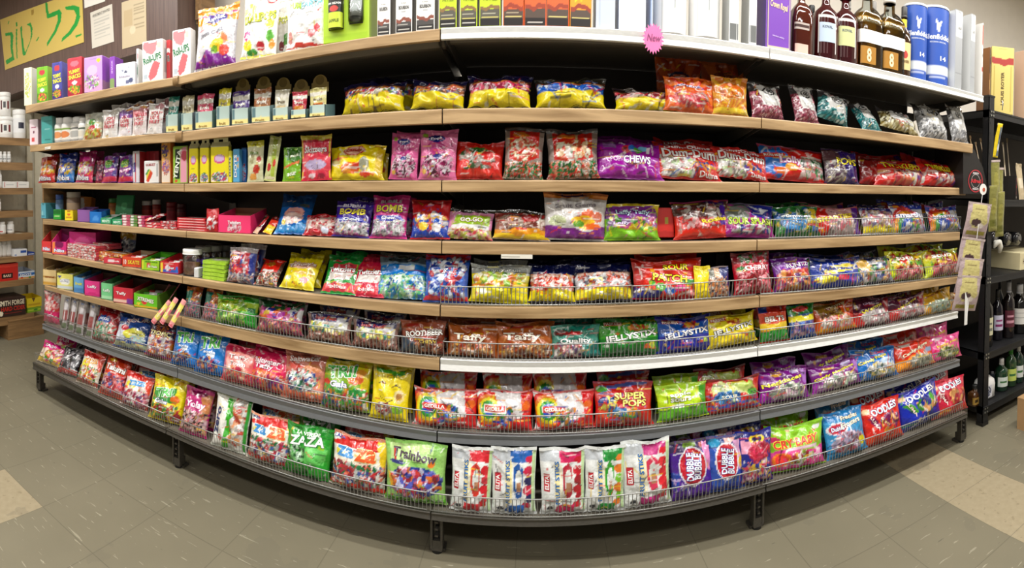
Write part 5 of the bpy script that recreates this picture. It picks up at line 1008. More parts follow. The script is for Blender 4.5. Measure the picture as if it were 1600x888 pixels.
bag('B', 1022, 1098, 86, 'dark orange sunburst bag, tall one at the back left', 'c86428', [('Y', .5, .3, 14, 'a8421c'), ('E', .5, .62, .26, .13, '3a3a60'), ('E', .5, .58, .26, .12, 'c86428'), ('E', .5, .45, .2, .1, 'b04428')], T=.22, lean=4, d=.2)
bag('B', 1036, 1118, 116, 'orange sunburst candy bag with red sweets, front left', 'f0862c', ory, T=.34, lean=12)
bag('B', 1092, 1166, 92, 'dark orange sunburst bag, tall one at the back right', 'c8702c', [('Y', .5, .3, 12, 'a04a1c'), ('T', 'corn', .5, .75, .5, .07, '7a3a1c')], T=.22, lean=4, d=.2)
bag('B', 1110, 1170, 118, 'amber candy corn bag with clear oval window', 'd8862c', [('Y', .5, .1, 16, 'e8b43c'), ('E', .5, .6, .4, .24, 'e8c088'), ('E', .5, .6, .37, .22, 'd8741c'), ('C', .5, .55, .3, .15, ['f0981c', 'f4b83c', 'e87818'], .07), ('B', 0, .16, 'f4d84a')], T=.34, lean=10)
def jb(x0, x1, yt, lab, cols, lean=18, T=.4, lb='dddcd9', **kw):
    bag('B', x0, x1, yt, lab, cols[0], [('Q', 0, 0, 1, .72, cols, .045), ('B', .72, 1, '4a484a'), ('P', [(.2, .95), (.82, .92), (.88, .28), (.26, .3)], lb), ('E', .55, .72, .2, .12, '2a2a2c'), ('E', .55, .72, .15, .085, lb), ('T', '00', .55, .72, .2, .11, '2a2a2c')], clear=.93, lean=lean, T=T, **kw)
pk = ['8a2a48', 'd88a9c', 'f0d0d4', 'b04a68']; tl = ['1c7c80', '2aa0a4', '90d0cc', '0e5a60', 'e0f0ee']
jb(1165, 1226, 128, 'clear bag of burgundy pearl beans with white label', pk, yaw=8)
jb(1230, 1280, 132, 'clear bag of pink pearl beans with white label', pk, yaw=5)
jb(1274, 1326, 138, 'clear bag of teal pearl beans with tilted white label', tl, tilt=12)
jb(1322, 1378, 160, 'clear bag of teal pearl beans slumped low', tl, lean=40)
jb(1366, 1436, 165, 'clear bag of gold pearl beans with tilted label', ['9a8850', 'd8cc98', 'f0ecd0', '6a5a30'], lean=34, tilt=10)
jb(1422, 1482, 160, 'clear bag of silver pearl beans, left of the two', ['9a9a9c', 'e8e8ea', 'f8f8f8', '50504c'], lean=24)
jb(1476, 1513, 163, 'clear bag of silver pearl beans at right end', ['a8a8aa', 'f0f0f2', '58585a', 'c8c8ca'], lean=14)
# ================================================================== THIRD SHELF
k = 'C'
nib = lambda b1, b2, c3: [('B', .62, 1, b1), ('B', 0, .55, b2), ('C', .5, .45, .45, .18, [c3, 'f0d030', 'e8e0e0'], .12), ('T', 'Nibbles', .45, .14, .75, .16, 'f4f2ee', '2a4aa8'), ('E', .5, .75, .24, .1, c3)]
bag(k, 60, 91, 243, 'red and yellow sweets bag, leftmost', 'c8202c', nib('b81824', 'd8483c', 'e8802c'), T=.3, lean=12, back=238)
bag(k, 88, 122, 239, 'blue and yellow sweets bag beside the red one', '1c4ab0', nib('143a98', '4a90d0', '2a5ac0'), T=.3, lean=12, back=234)
bag(k, 118, 152, 236, 'magenta sweets bag beside the blue one', 'b81c80', nib('a8146c', 'e0486c', 'e03ca0'), T=.3, lean=12, back=232)
bag(k, 149, 163, 250, 'crimson sweets bag half hidden beside the magenta one', 'a82050', [('Q', .1, .1, .9, .9, ['c84070', 'e08aa0', '6a2a70'], .15)], T=.3, lean=10, d=.06)
rk = [('B', 0, .2, 'd03a5c'), ('P', [(.55, 1), (1, 1), (1, .2), (.8, .2)], '5a3a98'), ('E', .4, .68, .3, .16, '3a8a3c'), ('T', 'Rock', .42, .72, .5, .16, 'a8d850'), ('T', 'Rings', .5, .42, .8, .15, 'f4d8e8', 'b02a80', 10)]
bag(k, 159, 187, 242, 'purple pink rings bag with green word, left of two', '8a3490', rk, T=.26, lean=12, back=238)
bag(k, 184, 212, 241, 'purple pink rings bag with green word, right of two', '8a3490', rk, T=.26, lean=12)
carton(k, 207, 230, 236, 'white and red gum carton seen edge on', 'e8e4ec', [('R', .35, 0, .5, 1, 'd03040'), ('T', 'bubble', .2, .5, .3, .5, '3a3a9c', None, 90)], side='d83a40', D=.08, d=.04)
carton(k, 228, 256, 236, 'red carton standing behind the short white one', 'b82430', [('R', .2, 0, .3, 1, '8a1820'), ('R', .6, 0, .7, 1, 'd84048')], D=.05, d=.12)
carton(k, 225, 256, 251, 'short white carton with green yellow red striped oval', 'f0efee', [('T', 'GUM-KIT', .45, .84, .7, .12, 'b04a50'), ('P', [(.12, .1), (.3, .0), (.6, .45), (.45, .6)], 'd84a30'), ('P', [(.12, .3), (.12, .1), (.45, .6), (.35, .62)], 'e8d040'), ('P', [(.1, .45), (.12, .3), (.38, .62), (.28, .62)], '58a84a'), ('R', .85, .3, .95, .9, 'b0b0b0')], side='dcdcd8', D=.05)
carton(k, 252, 274, 222, 'tall orange yellow carton with purple splash', 'e8b060', [('B', .7, 1, 'd8922c'), ('C', .4, .8, .4, .15, ['3a2a6a', 'e8c030', '6a3a70'], .16), ('B', 0, .3, 'efe0d0'), ('C', .5, .4, .4, .2, ['d85a50', 'e8b8a0', '9a70b8'], .14)], side='e8902c', D=.05)
carton(k, 270, 301, 228, 'tall green and pink carton with black slanted lettering', '9ac844', [('R', .12, .1, .5, .95, '1c2a1c'), ('T', 'YENTA', .3, .52, .85, .3, 'f0f4e8', None, 78), ('R', .55, 0, 1, 1, 'e8a0b4'), ('E', .8, .75, .2, .15, 'c8485c'), ('E', .2, .05, .1, .04, 'd84030')], side='e07aa0', D=.05)
for j, (a_, b_, yt_) in enumerate(((295, 314, 231), (312, 331, 230), (329, 362, 228))):
    carton(k, a_, b_, yt_, ['yellow bubble gum carton with hang tab, first of three', 'yellow bubble gum carton with hang tab, second of three', 'yellow bubble gum carton with hang tab, third of three'][j], 'f2e21a', [('E', .5, .66, .33, .13, 'd84a90'), ('E', .5, .68, .28, .1, 'd8b8e0'), ('B', .0, .18, 'e8d8d8', .03), ('C', .5, .15, .45, .13, ['d84060', '6a6ab8', '4a9a50', 'f4f0ee'], .08), ('R', .3, .4, .7, .42, 'a8a020')], side='dcd43c', top='e6e2b0', flap='hang', D=.03)
carton(k, 357, 367, 236, 'narrow yellow gumdrop carton with dark upright letters', 'e8e040', [('T', 'DOTS', .5, .5, .62, .7, '3a3a3a', 'f4f2e4', 90)], D=.03)
carton(k, 364, 379, 233, 'sky blue gumdrop carton with white upright letters', '5aa8d8', [('T', 'DOTS', .4, .5, .7, .5, 'f4f4f4', '2a4a90', 90), ('E', .85, .7, .12, .08, 'e87830'), ('E', .85, .5, .12, .08, 'e8c060')], D=.03)
carton(k, 377, 390, 231, 'deep blue candy carton beside the gumdrop cartons', '2a6ab0', [('C', .5, .3, .4, .25, ['c84050', '7ac0e8'], .2)], D=.03, d=.05)
bag(k, 386, 413, 219, 'cream fruit pouch with red cherry and clear neck', 'dcdcb8', [('B', .85, 1, 'e0dc40'), ('E', .6, .3, .2, .12, 'c8402c'), ('E', .3, .6, .14, .16, 'b8b48c'), ('E', .75, .55, .12, .08, 'b83830'), ('E', .4, .12, .2, .08, 'e8b060'), ('T', 'Fruit', .45, .7, .5, .08, '7aa03a')], T=.16, lean=4, cat='fruit pouch', name='fruit_pouch')
bag(k, 412, 441, 212, 'pale green fruit pouch leaning with red berries', 'd4d8a0', [('P', [(.3, 1), (.7, 1), (.9, 0), (.6, 0)], 'b8c850'), ('E', .3, .3, .16, .09, 'c83838'), ('E', .7, .4, .14, .08, 'd84a38'), ('R', .1, .02, .9, .1, 'e8e0c0')], T=.14, lean=6, tilt=6, cat='fruit pouch', name='fruit_pouch')
bag(k, 441, 473, 229, 'lime green snack pouch with dark green corner', '8ac024', [('P', [(.2, 1), (1, 1), (1, .45), (.2, .62)], '4a8a24'), ('T', 'snack', .65, .75, .5, .1, 'e0ecc8', None, 10), ('T', 'sour', .55, .2, .5, .1, 'f0f4e0', None, 8), ('P', [(.05, .42), (.9, .6), (.9, .52), (.05, .36)], 'e07a3c')], T=.2, lean=8, cat='snack pouch', name='snack_pouch')
bag(k, 470, 519, 209, 'red pouch with yellow border and white word', 'e0405a', [('R', 0, 0, .07, 1, 'f0e040'), ('R', .93, 0, 1, 1, 'f0e040'), ('B', .9, 1, 'e8dc60'), ('B', .2, .5, 'e85a6a'), ('T', 'Skizzers', .5, .68, .76, .14, 'f4f2f4', 'c02a3c'), ('E', .5, .34, .36, .12, 'c8b8d8'), ('E', .4, .1, .12, .05, 'f0d8e0'), ('E', .7, .1, .14, .05, 'b02a50')], T=.14, lean=5, cat='snack pouch', name='snack_pouch')
bag(k, 512, 605, 226, 'wide bright yellow candy bag with red logo', 'f4e01c', [('E', .45, .82, .2, .16, 'c83a28'), ('E', .45, .82, .17, .13, 'e8b8a0'), ('T', 'Candy', .45, .82, .3, .14, 'b02a1c'), ('E', .12, .5, .1, .12, 'c8b878'), ('E', .42, .3, .18, .16, 'e87830'), ('E', .6, .35, .12, .1, 'd84a2c'), ('E', .68, .4, .09, .2, 'a8a890'), ('E', .35, .22, .1, .08, 'e8a040'), ('E', .7, .14, .1, .08, 'e85a30'), ('R', .88, 0, 1, 1, 'e8c81c')], T=.3, lean=14)
bag(k, 590, 608, 240, 'yellow candy bag edge showing behind the wide yellow bag', 'd8c428', [('E', .5, .4, .3, .12, 'c86430')], T=.3, lean=8, d=.08)
pop = [('C', .5, .3, .42, .25, ['f0a0c8', 'e8e0e8', 'b02a70', 'f4d0e0', '6a2a4a'], .07), ('E', .45, .62, .26, .14, 'c03a8c'), ('E', .45, .82, .22, .08, '26348c'), ('T', 'Pops', .45, .82, .3, .07, 'f0e8f4', None, 8), ('E', .5, .45, .12, .05, '2a3a90'), ('E', .15, .88, .07, .05, 'a8c850'), ('E', .15, .15, .07, .05, 'e8c060')]
bag(k, 607, 658, 209, 'pink lollipop bag, left one of the pair', 'dc6aa4', pop, T=.26, lean=7, back=205)
bag(k, 653, 717, 203, 'pink lollipop bag, right and taller one of the pair', 'e884b4', pop, T=.26, lean=7)
bag(k, 708, 789, 224, 'red watermelon candy bag with clear window', 'd83424', [('B', .78, 1, 'c82c20'), ('C', .45, .5, .35, .3, ['b8a8a0', 'e05040', '587a50', 'c8c0b8'], .08), ('E', .68, .6, .16, .17, 'e8d8c8'), ('E', .68, .6, .14, .14, 'd83a38'), ('E', .2, .38, .12, .12, 'e84840'), ('E', .5, .78, .18, .07, '3a7a30'), ('B', 0, .2, 'e04030', .04), ('P', [(.4, .4), (.55, .62), (.66, .4)], 'a89a90')], T=.34, lean=14)
red_ = [('P', [(.12, .95), (.88, .95), (.9, .4), (.5, .28), (.12, .36)], 'd42a18'), ('C', .5, .55, .33, .2, ['f0d0a8', 'e8502c', 'f4f0d8', 'e87850'], .1), ('E', .4, .84, .2, .05, 'e8902c'), ('Q', 0, 0, 1, .3, ['2a7a40', 'f0e8e0', 'e84838', '4a9a58', 'e8a080'], .05)]
bag(k, 785, 852, 198, 'clear hard candy bag with red label, left of two', 'a89890', red_, T=.36, lean=8, clear=.9, cat='candy bag')
bag(k, 852, 938, 202, 'clear hard candy bag with crinkled red label, right of two', 'a89890', red_ + [('P', [(.3, .5), (.45, .62), (.5, .3), (.4, .3)], 'e8e0dc'), ('P', [(.55, .9), (.62, .95), (.58, .62)], 'e8d8a0')], T=.36, lean=10, clear=.9, cat='candy bag')
bag(k, 928, 1038, 216, 'wide purple magenta chewy candy bag', 'ae1cae', [('B', .8, 1, '8a2090'), ('R', .1, .72, .3, .9, '9a70a8'), ('E', .45, .7, .08, .1, 'd83a40'), ('E', .54, .72, .08, .1, '3080d0'), ('E', .62, .68, .07, .08, '60b83c'), ('E', .7, .76, .08, .08, '80c0e0'), ('R', .76, .62, .8, .8, 'f0e8f0'), ('T', 'POP', .27, .42, .16, .14, 'f0c8f0'), ('T', 'CHEWS', .6, .42, .42, .2, 'f6f4f8', '6a1080')], T=.34, lean=20, back=214)
dd_ = [('B', .78, 1, 'c8302c'), ('T', 'Dum-Dums', .5, .88, .7, .12, 'ecdcdc'), ('P', [(.05, .62), (.6, .5), (.55, .05), (.12, .05)], 'd8d0c8'), ('Q', .1, .06, .56, .5, ['f0ece8', 'c8e0a8', 'e8d0d0', 'f4f0ec', 'a09890'], .05), ('T', 'Dum-Dum', .52, .66, .84, .28, 'f4f0ee', '9a1c1c'), ('C', .72, .32, .16, .1, ['e89030', '3060b0', '8040a0', 'e8a840'], .05), ('T', 'Dums', .8, .1, .3, .12, 'f4e8e8')]
bag(k, 1018, 1128, 221, 'red white lollipop bag with big white letters, left', 'd8342c', dd_, T=.34, lean=22, back=218)
bag(k, 1108, 1202, 226, 'red white lollipop bag with big white letters, right', 'd63a30', dd_, T=.34, lean=22, tilt=4)
bag(k, 1182, 1292, 224, 'red blue lolly bag with clear right side', 'd8241c', [('P', [(0, 1), (.3, 1), (.4, .5), (.25, 0), (0, .2)], '2a80d0'), ('E', .16, .66, .18, .09, 'd84a20'), ('T', 'ROSHEN', .17, .66, .26, .08, 'f4f0e8'), ('P', [(.6, .7), (1, .6), (1, .1), (.55, .1)], 'c8b0a8'), ('Q', .56, .12, .98, .58, ['f0dcd8', 'e08a90', 'd0d0cc', '4a9a60'], .06), ('T', 'Lolly', .42, .5, .34, .26, 'f6e4f0', 'c03090'), ('E', .42, .32, .1, .12, 'f0b030'), ('E', .25, .22, .12, .1, 'e07828')], T=.36, lean=20, tilt=2)
bag(k, 1282, 1343, 232, 'dark purple pops bag with yellow letters', '3c1c78', [('P', [(0, 1), (.45, 1), (.5, 0), (0, 0)], '6a4a50'), ('Q', .02, .05, .5, .6, ['8a8088', 'c8c0b8', '6a4060'], .07), ('T', 'POPS', .62, .62, .66, .2, 'e8d82c', '3a1a50')], T=.3, lean=14)
bag(k, 1340, 1380, 244, 'plain red foil bag edge beside the purple pops', 'b81a1c', [('B', .6, 1, '8a1014')], T=.3, lean=10, d=.08)
twk = [('P', [(.75, 1), (1, 1), (1, 0), (.9, 0), (.82, .5)], '5a2490'), ('T', 'TWINKLEPOPS', .55, .64, .8, .24, 'f2e22c', '8a2a10', -2), ('Q', .3, .1, .85, .42, ['e8b0a0', 'f0e8e0', 'c84050', '9a5aa8', 'e88060'], .07)]
bag(k, 1352, 1456, 246, 'red purple pops bag with yellow arched letters, left', 'd6281c', twk, T=.4, lean=26, back=240)
bag(k, 1428, 1503, 249, 'red purple pops bag with yellow arched letters, right', 'd6281c', twk, T=.4, lean=22, back=240)

# ================================================================== FOURTH SHELF
k = 'D'
carton(k, 64, 90, 317, 'long teal carton at the left end', '5aa8bc', [('E', .3, .3, .2, .2, '8ac8d0'), ('R', .1, .1, .9, .2, '3a8aa0')], side='3f7f86', D=.10, yaw=0, top='3a7a80')
carton(k, 83, 103, 327, 'small green herbal candy carton', '2f9a34', [('B', .55, 1, '1c6a24'), ('R', .15, .25, .85, .4, 'c8e0a0')], D=.06, top='1f6a2a')
carton(k, 101, 122, 328, 'small yellow candy carton with orange emblem', 'f0d82a', [('E', .5, .6, .2, .15, 'd8702c'), ('R', .15, .2, .85, .35, 'c88a2c')], D=.06, top='b88a20')
tray(k, 121, 141, 328, 'violet striped candy tray', '8a5a9c', [('S', 5, 'd8c0e0')], inside='5a3a70', D=.1)
tray(k, 140, 159, 331, 'bright blue candy tray', '2070c0', [('E', .5, .4, .3, .2, '4a90d8')], inside='1a4a98', D=.1)
for j, (a_, b_, yt_) in enumerate(((157, 174, 341), (175, 191, 343))):
    tray(k, a_, b_, yt_, ['white and green mint tray, left', 'white and green mint tray, right'][j], '2f9a64', [('T', 'MINTS', .5, .5, .7, .5, 'd8f0e0')], bf=1.5, inside='dcdcd8', D=.12, fill=['e4e4e2'], nfill=3, filllabel=['silver foil roll in the left mint tray', 'silver foil roll in the right mint tray'][j])
m = carton(k, 178, 212, 305, 'green folded mint display card', '1c7a44', [('E', .5, .6, .18, .14, '4aa868'), ('T', 'mint', .5, .3, .4, .1, 'a0d8b0')], D=.02, d=.14, lean=12, cat='display card', name='display_card', flap=None)
for j, (a_, b_, yt_) in enumerate(((88, 97, 304), (106, 122, 300), (172, 186, 310), (224, 236, 314), (240, 250, 312), (262, 275, 316), (278, 290, 318))):
    vessel(k, a_, b_, yt_, ['small blue capped bottle at the back left', 'clear jar of peach sweets at the back left', 'orange labelled jar behind the green display card', 'small red jar at the back, first', 'small red jar at the back, second', 'small red jar at the back, third', 'small dark red jar at the back, fourth'][j], S_JAR, ['4a6a90', 'b8a090', 'c8742c', '8a2a20', '9a2a20', '8a2028', '5a1a20'][j], [(.2, .6, ['6a8ab0', 'e8c8a8', 'e8a050', 'c84030', 'd04a38', 'b83040', '7a2028'][j], [], 1, 150)], mat='card', capc=['2a4a8a', 'd8d0c4', '3a8a3a', 'd8d0c8', 'c8c0b8', '8a2020', '4a1a18'][j], cat='jar', name='candy_jar', d=[.05, .1, .2, .25, .25, .25, .25][j])
m = carton(k, 123, 150, 308, 'orange and white card box at the back', 'e08a30', [('P', [(0, 1), (.3, 1), (.6, 0), (0, 0)], 'e8e4dc')], D=.06, d=.24, lean=10)
def packs(k, x0, x1, n, lab, base, ops, h=.013, D=.09, lean=0, tilt=0, step=None, names=None, cat='candy pack', jitter=.004, d=.015, top=None, raise0=0, grp=None):
    """a stack of flat packs lying on each other, seen from the front"""
    rnd = random.Random(int(x0 * 7 + n)); 
    for r in range(n):
        Y = SH[k][0] + d; X = (atY(x0, 300, Y)[0] + atY(x1, 300, Y)[0]) / 2; W = abs(atY(x1, 300, Y)[0] - atY(x0, 300, Y)[0]) * .97
        mb = MB(); panel(mb, [(-W / 2, -D / 2, 0), (W / 2, -D / 2, 0), (W / 2, -D / 2, h * .92), (-W / 2, -D / 2, h * .92)], base, ops, rg(), (int(max(8, (x1 - x0) / 1.7)), 5), h / W)
        tb = MB(); panel(mb, [(-W / 2, -D / 2, h * .92), (W / 2, -D / 2, h * .92), (W / 2, D / 2, h * .92), (-W / 2, D / 2, h * .92)], top or base, [('E', .5, .5, .3, .25, 'f0e8e4')], rg(), (10, 8), D / W)
        mb.box((-W / 2, -D / 2 + .0004, 0), (W / 2, D / 2, h * .915), top or base)
        for s_ in (-1, 1): mb.add([(s_ * W / 2, -D / 2, h * .2), (s_ * (W / 2 + .004), -D / 2, h * .45), (s_ * (W / 2 + .004), D / 2, h * .45), (s_ * W / 2, D / 2, h * .2)], [(0, 1, 2, 3) if s_ > 0 else (3, 2, 1, 0)], c=base)
        o = mb.build('candy_pack', printed('foil'), None, False, True); o.location = (X + rnd.uniform(-1, 1) * jitter, Y + D / 2 + rnd.uniform(0, 1) * jitter, shelf_z(k, X) + raise0 + r * (h + .0006)); o.rotation_euler = (0, 0, rnd.uniform(-.06, .06))
        pos = ['lowest', 'second', 'third', 'fourth', 'fifth', 'sixth'][r] if r < n - 1 or n == 1 else 'topmost'
        finish(o, k, f'{lab}, {pos} of its stack' if n > 1 else lab, cat, grp or 'flat candy packs in stacks')
for a_, b_, nm, c in ((190, 203, 'pink gum pack', 'cc4a6c'), (203, 214, 'green gum pack', '5a9a3a'), (215, 226, 'magenta gum pack', 'c83068')):
    packs(k, a_, b_, 4, nm, c, [('R', .1, .1, .5, .9, 'ece4e4'), ('R', .6, .3, .9, .7, '8a2040')], h=.0145, D=.07, cat='gum pack')
packs(k, 226, 250, 2, 'red taffy bar, left pile', 'd03040', [('R', .1, .3, .4, .8, 'f0e0e0'), ('P', [(.5, 0), (.7, 1), (.8, 1), (.6, 0)], 'f0d0d0')], h=.014)
packs(k, 250, 276, 3, 'red and white taffy bar, middle pile', 'c82c3c', [('Q', .1, .1, .9, .9, ['f0e8e8', 'd84a50', 'b02030'], .05)], h=.013)
packs(k, 276, 322, 5, 'long red licorice pack', 'd42430', [('R', .05, .35, .95, .6, 'f0c8c8'), ('R', .3, .1, .7, .3, 'a81420')], h=.012, D=.11)
bag(k, 226, 262, 333, 'red licorice twist pack lying slanted across the pile', 'cc3038', [('Q', .1, .2, .9, .8, ['f0e0e0', 'b82028'], .1)], T=.3, lean=60, tilt=-35, d=.02, raise_=.03, cat='candy pack')
tray(k, 341, 392, 336, 'hot pink licorice display tray with high sides', 'ec3a70', [('T', 'Twizzlers', .5, .6, .4, .2, 'f8f0f4', 'c02050'), ('C', .5, .3, .2, .2, ['f0d0d8', 'c82850'], .06)], bf=1.35, inside='9a6a48', sidec='e8306c', D=.16, fill=['d82a4c', 'c82040', 'e04860'], nfill=3)
bag(k, 321, 343, 326, 'red and white licorice bag at left end of the pink tray', 'cc2434', [('C', .5, .4, .4, .3, ['f0e8e8', 'c82030'], .15)], T=.3, lean=8, d=.0)
bag(k, 395, 422, 335, 'red and black striped snack pack', 'b8242c', [('Y', .2, .2, 9, '3a2a28'), ('B', .0, .3, 'c8a080')], T=.3, lean=40, tilt=15)
bag(k, 410, 440, 338, 'small yellow and red snack pack beside the blue bag', 'd8442c', [('B', 0, .45, 'f0d020'), ('B', .8, 1, '8a2020')], T=.3, lean=40, tilt=12)
bag(k, 427, 496, 306, 'tall blue cotton candy bag leaning far back', '1870b8', [('B', .78, 1, '165c9c'), ('E', .5, .48, .32, .14, 'e8b0a8'), ('E', .5, .34, .3, .13, 'ecd0c8'), ('R', .2, .32, .8, .4, 'd8b8b8'), ('E', .75, .68, .14, .05, '7a8a80'), ('B', 0, .2, '2a98d4', .04), ('E', .25, .25, .08, .07, 'e8d040'), ('R', .3, .2, .42, .38, 'f0e4e0'), ('R', .56, .22, .66, .38, 'f0e4e0')], T=.24, lean=38, yaw=6)
bag(k, 472, 532, 336, 'red and white striped licorice bites bag', 'c83038', [('Q', 0, .2, 1, .8, ['f4e8e4', 'c02030', 'e8a0a0', 'f0d8c8'], .1), ('B', 0, .22, 'b82030'), ('E', .7, .18, .12, .12, 'd8e0f0')], T=.3, lean=36, yaw=4)
bomb = lambda top: [('B', .0, .1, 'a0388c'), ('Q', .05, .08, .95, .42, ['c8c8cc', 'e8e8ec', '8a8a90', 'e0a8c8', 'f4f4f4'], .055), ('P', [(.1, .5), (.85, .5), (.95, .38), (.2, .36)], '2a3ab4'), ('T', 'Chew', .5, .44, .4, .09, 'f0f4f8'), ('T', 'BUBBLE', .52, .84, .6, .09, 'e0d8e8'), ('T', 'BOMB', .5, .66, .74, .18, 'f4e84a', '5a2a70')]
bag(k, 518, 586, 313, 'violet bubble gum bag with yellow word, left', '4a2aa0', bomb(0), T=.32, lean=20, back=308)
bag(k, 577, 642, 306, 'hot pink bubble gum bag with yellow word, right', 'd83a94', bomb(0) + [('R', 0, 0, .05, 1, '5a2aa0')], T=.32, lean=20, back=310)
bag(k, 640, 706, 312, 'red topped blue and white candy bag', 'cc2430', [('B', 0, .45, '2454b8', .05), ('C', .5, .42, .45, .2, ['f0ecf0', '3a70d0', 'e86050', 'f0c850'], .1), ('B', 0, .14, '1c48ac'), ('E', .5, .85, .08, .05, 'e8b0b0'), ('E', .35, .28, .12, .1, 'f0d040'), ('E', .7, .25, .12, .1, 'f4f0f0')], T=.32, lean=20)
bag(k, 694, 774, 325, 'pink clear gummy bag with green and white label', 'd890b8', [('B', .7, 1, 'e0a0c0'), ('P', [(.2, .74), (.95, .74), (.95, .42), (.12, .42)], 'a8c838'), ('P', [(.12, .42), (.95, .42), (.95, .26), (.08, .26)], 'f0eeee'), ('T', 'GO-GO', .55, .58, .5, .16, 'f8f4e8', '8a5a2a'), ('R', .7, .3, .9, .38, 'a0a0a0'), ('Q', 0, 0, 1, .26, ['c8d050', 'e8a0b0', 'f0e8d0', 'd85a60', 'e8d890'], .06)], T=.36, lean=22, clear=.86)
bag(k, 768, 862, 326, 'clear red bag with yellow orange foot', 'a08878', [('B', .55, 1, '9a4038'), ('Q', .05, .3, .95, .7, ['c8a898', 'b87868', 'd8c8b8', '8a4a40'], .08), ('E', .65, .68, .16, .12, 'b82a2c'), ('B', 0, .3, 'f0a81c', .04), ('B', 0, .14, 'f0d028', .04), ('R', .4, .25, .6, .34, 'e05030')], T=.36, lean=22, clear=.85)
bag(k, 846, 950, 299, 'large white fruit gum bag with orange slices and purple foot', 'd6d2d0', [('B', .88, 1, 'e8962c'), ('E', .45, .96, .22, .05, '4a2a6a'), ('B', .0, .24, '8a2a98', .05), ('T', 'Fruit Gems', .5, .72, .66, .1, '8a8488', None, 4), ('E', .7, .52, .11, .11, 'e8743c'), ('E', .86, .48, .09, .11, 'd87858'), ('E', .62, .38, .2, .13, 'f0c428'), ('E', .55, .33, .1, .07, '70a83a'), ('E', .78, .28, .14, .07, 'e87828'), ('E', .2, .38, .14, .12, 'c8d0a8')], T=.34, lean=8)
bag(k, 940, 1032, 318, 'lime yellow chewy candy bag with purple letters', '9ccc28', [('B', .7, 1, 'e4d02a'), ('P', [(.0, .9), (.9, .95), (1, .6), (0, .55)], '8a3a98'), ('T', 'Laffy Taffy', .52, .72, .62, .16, 'c8e4f0', '3a2a8a'), ('Q', .05, .25, .95, .55, ['c85a98', '88b83c', 'e8c830', 'b08ac0', '60a83c'], .08), ('B', 0, .25, '8cc828', .03), ('T', 'Laffy', .3, .42, .3, .1, 'e0d0f0', '6a2a90')], T=.34, lean=14)
carton(k, 1020, 1054, 325, 'bright red candy carton behind the lime bag', 'd8281c', [('R', .45, .45, .7, .7, 'b8a838'), ('B', .0, .2, 'c02018')], D=.06, d=.06, lean=10)
bag(k, 1046, 1144, 312, 'red foil candy bag with clear middle and purple corner', 'dc3424', [('P', [(.0, .95), (1, 1), (1, .4), (.3, .5), (0, .6)], '6a4a40'), ('P', [(.55, 1), (.9, 1), (1, .3), (.8, .3)], '5a28a8'), ('Q', .15, .45, .85, .85, ['b8a8a0', '8a5050', 'd8d0c8', '6a3a38'], .08), ('T', 'Rosies', .7, .44, .5, .12, 'f0e030', 'a02818', 8), ('C', .45, .35, .3, .12, ['f0c8c8', 'e08080', 'd83838'], .06), ('B', 0, .2, 'e03a24')], T=.36, lean=16)
bag(k, 1118, 1212, 315, 'magenta and blue sour candy bag with green letters', 'b02a98', [('P', [(.05, .98), (.55, 1), (.5, .5), (.1, .5)], '8a9088'), ('P', [(.5, 1), (1, 1), (1, .45), (.55, .6)], '1c2c9c'), ('P', [(.7, .85), (.9, .8), (.75, .65)], 'd8dce8'), ('T', 'SOUR SPLASH', .55, .42, .84, .2, 'c8e048', '4a7a20'), ('Q', .2, .08, .9, .3, ['e8e0e8', 'b84a90', 'c8d8c0', '3a3a90'], .07), ('B', 0, .08, 'b02490')], T=.36, lean=18)
sm = ['e8e4f0', '3a70c8', 'd84a60', 'f0d040', '60a850', 'c0b8d0']
bag(k, 1203, 1284, 322, 'green and blue gummy bag behind the wire front', '3a8a44', [('Q', .05, .1, .95, .85, ['d8e8d8', '2a70b8', '50a858', 'e8d040', '2a7a40'], .09), ('E', .4, .4, .28, .22, '3a90c8'), ('T', 'gummies', .45, .62, .66, .13, 'f0f4f8', '1c5a8a'), ('B', 0, .12, '1c7a30'), ('R', .65, .3, .9, .4, 'c83040')], T=.36, lean=18, back=316)
bag(k, 1250, 1348, 322, 'red candy roll bag with yellow slanted word', 'd82c20', [('P', [(.4, 1), (.85, 1), (.85, 0), (.35, 0)], 'd8a8a8'), ('P', [(.85, 1), (1, 1), (1, 0), (.85, 0)], '6a2a98'), ('Q', .38, .05, .85, .5, ['f0d8d8', 'e08090', 'd8c8c8'], .06), ('T', 'SMARTIES', .5, .56, .7, .16, 'f0e438', 'a83018', 8)], T=.36, lean=20, back=318)
bag(k, 1340, 1402, 324, 'white candy bag with yellow foot behind the wire front', 'e0dce4', [('B', 0, .3, 'e8d820'), ('Q', .05, .3, .95, .95, ['f4f0f4', 'c8a8b8', 'd87080', '8a80b0', 'e8c8a8'], .08), ('B', .88, 1, '2a2a80')], T=.36, lean=20, back=320)
for j, (a_, b_, yt_) in enumerate(((1386, 1448, 318), (1444, 1502, 322))):
    bag(k, a_, b_, yt_, ['blue white rainbow candy bag, left of two', 'blue white rainbow candy bag at the right end'][j], 'dcdfe8', [('B', .8, 1, '2a44a8'), ('F', .35, .2, .42, ['d83030', 'e8a020', '40a040', '3060c0', 'e8e8f0']), ('T', 'smarties', .5, .55, .84, .16, 'f4f4f8', '2a3ca0'), ('Q', .5, .05, .98, .4, sm, .08), ('E', .25, .85, .16, .1, 'd04a30')], T=.36, lean=18, back=yt_ - 4)
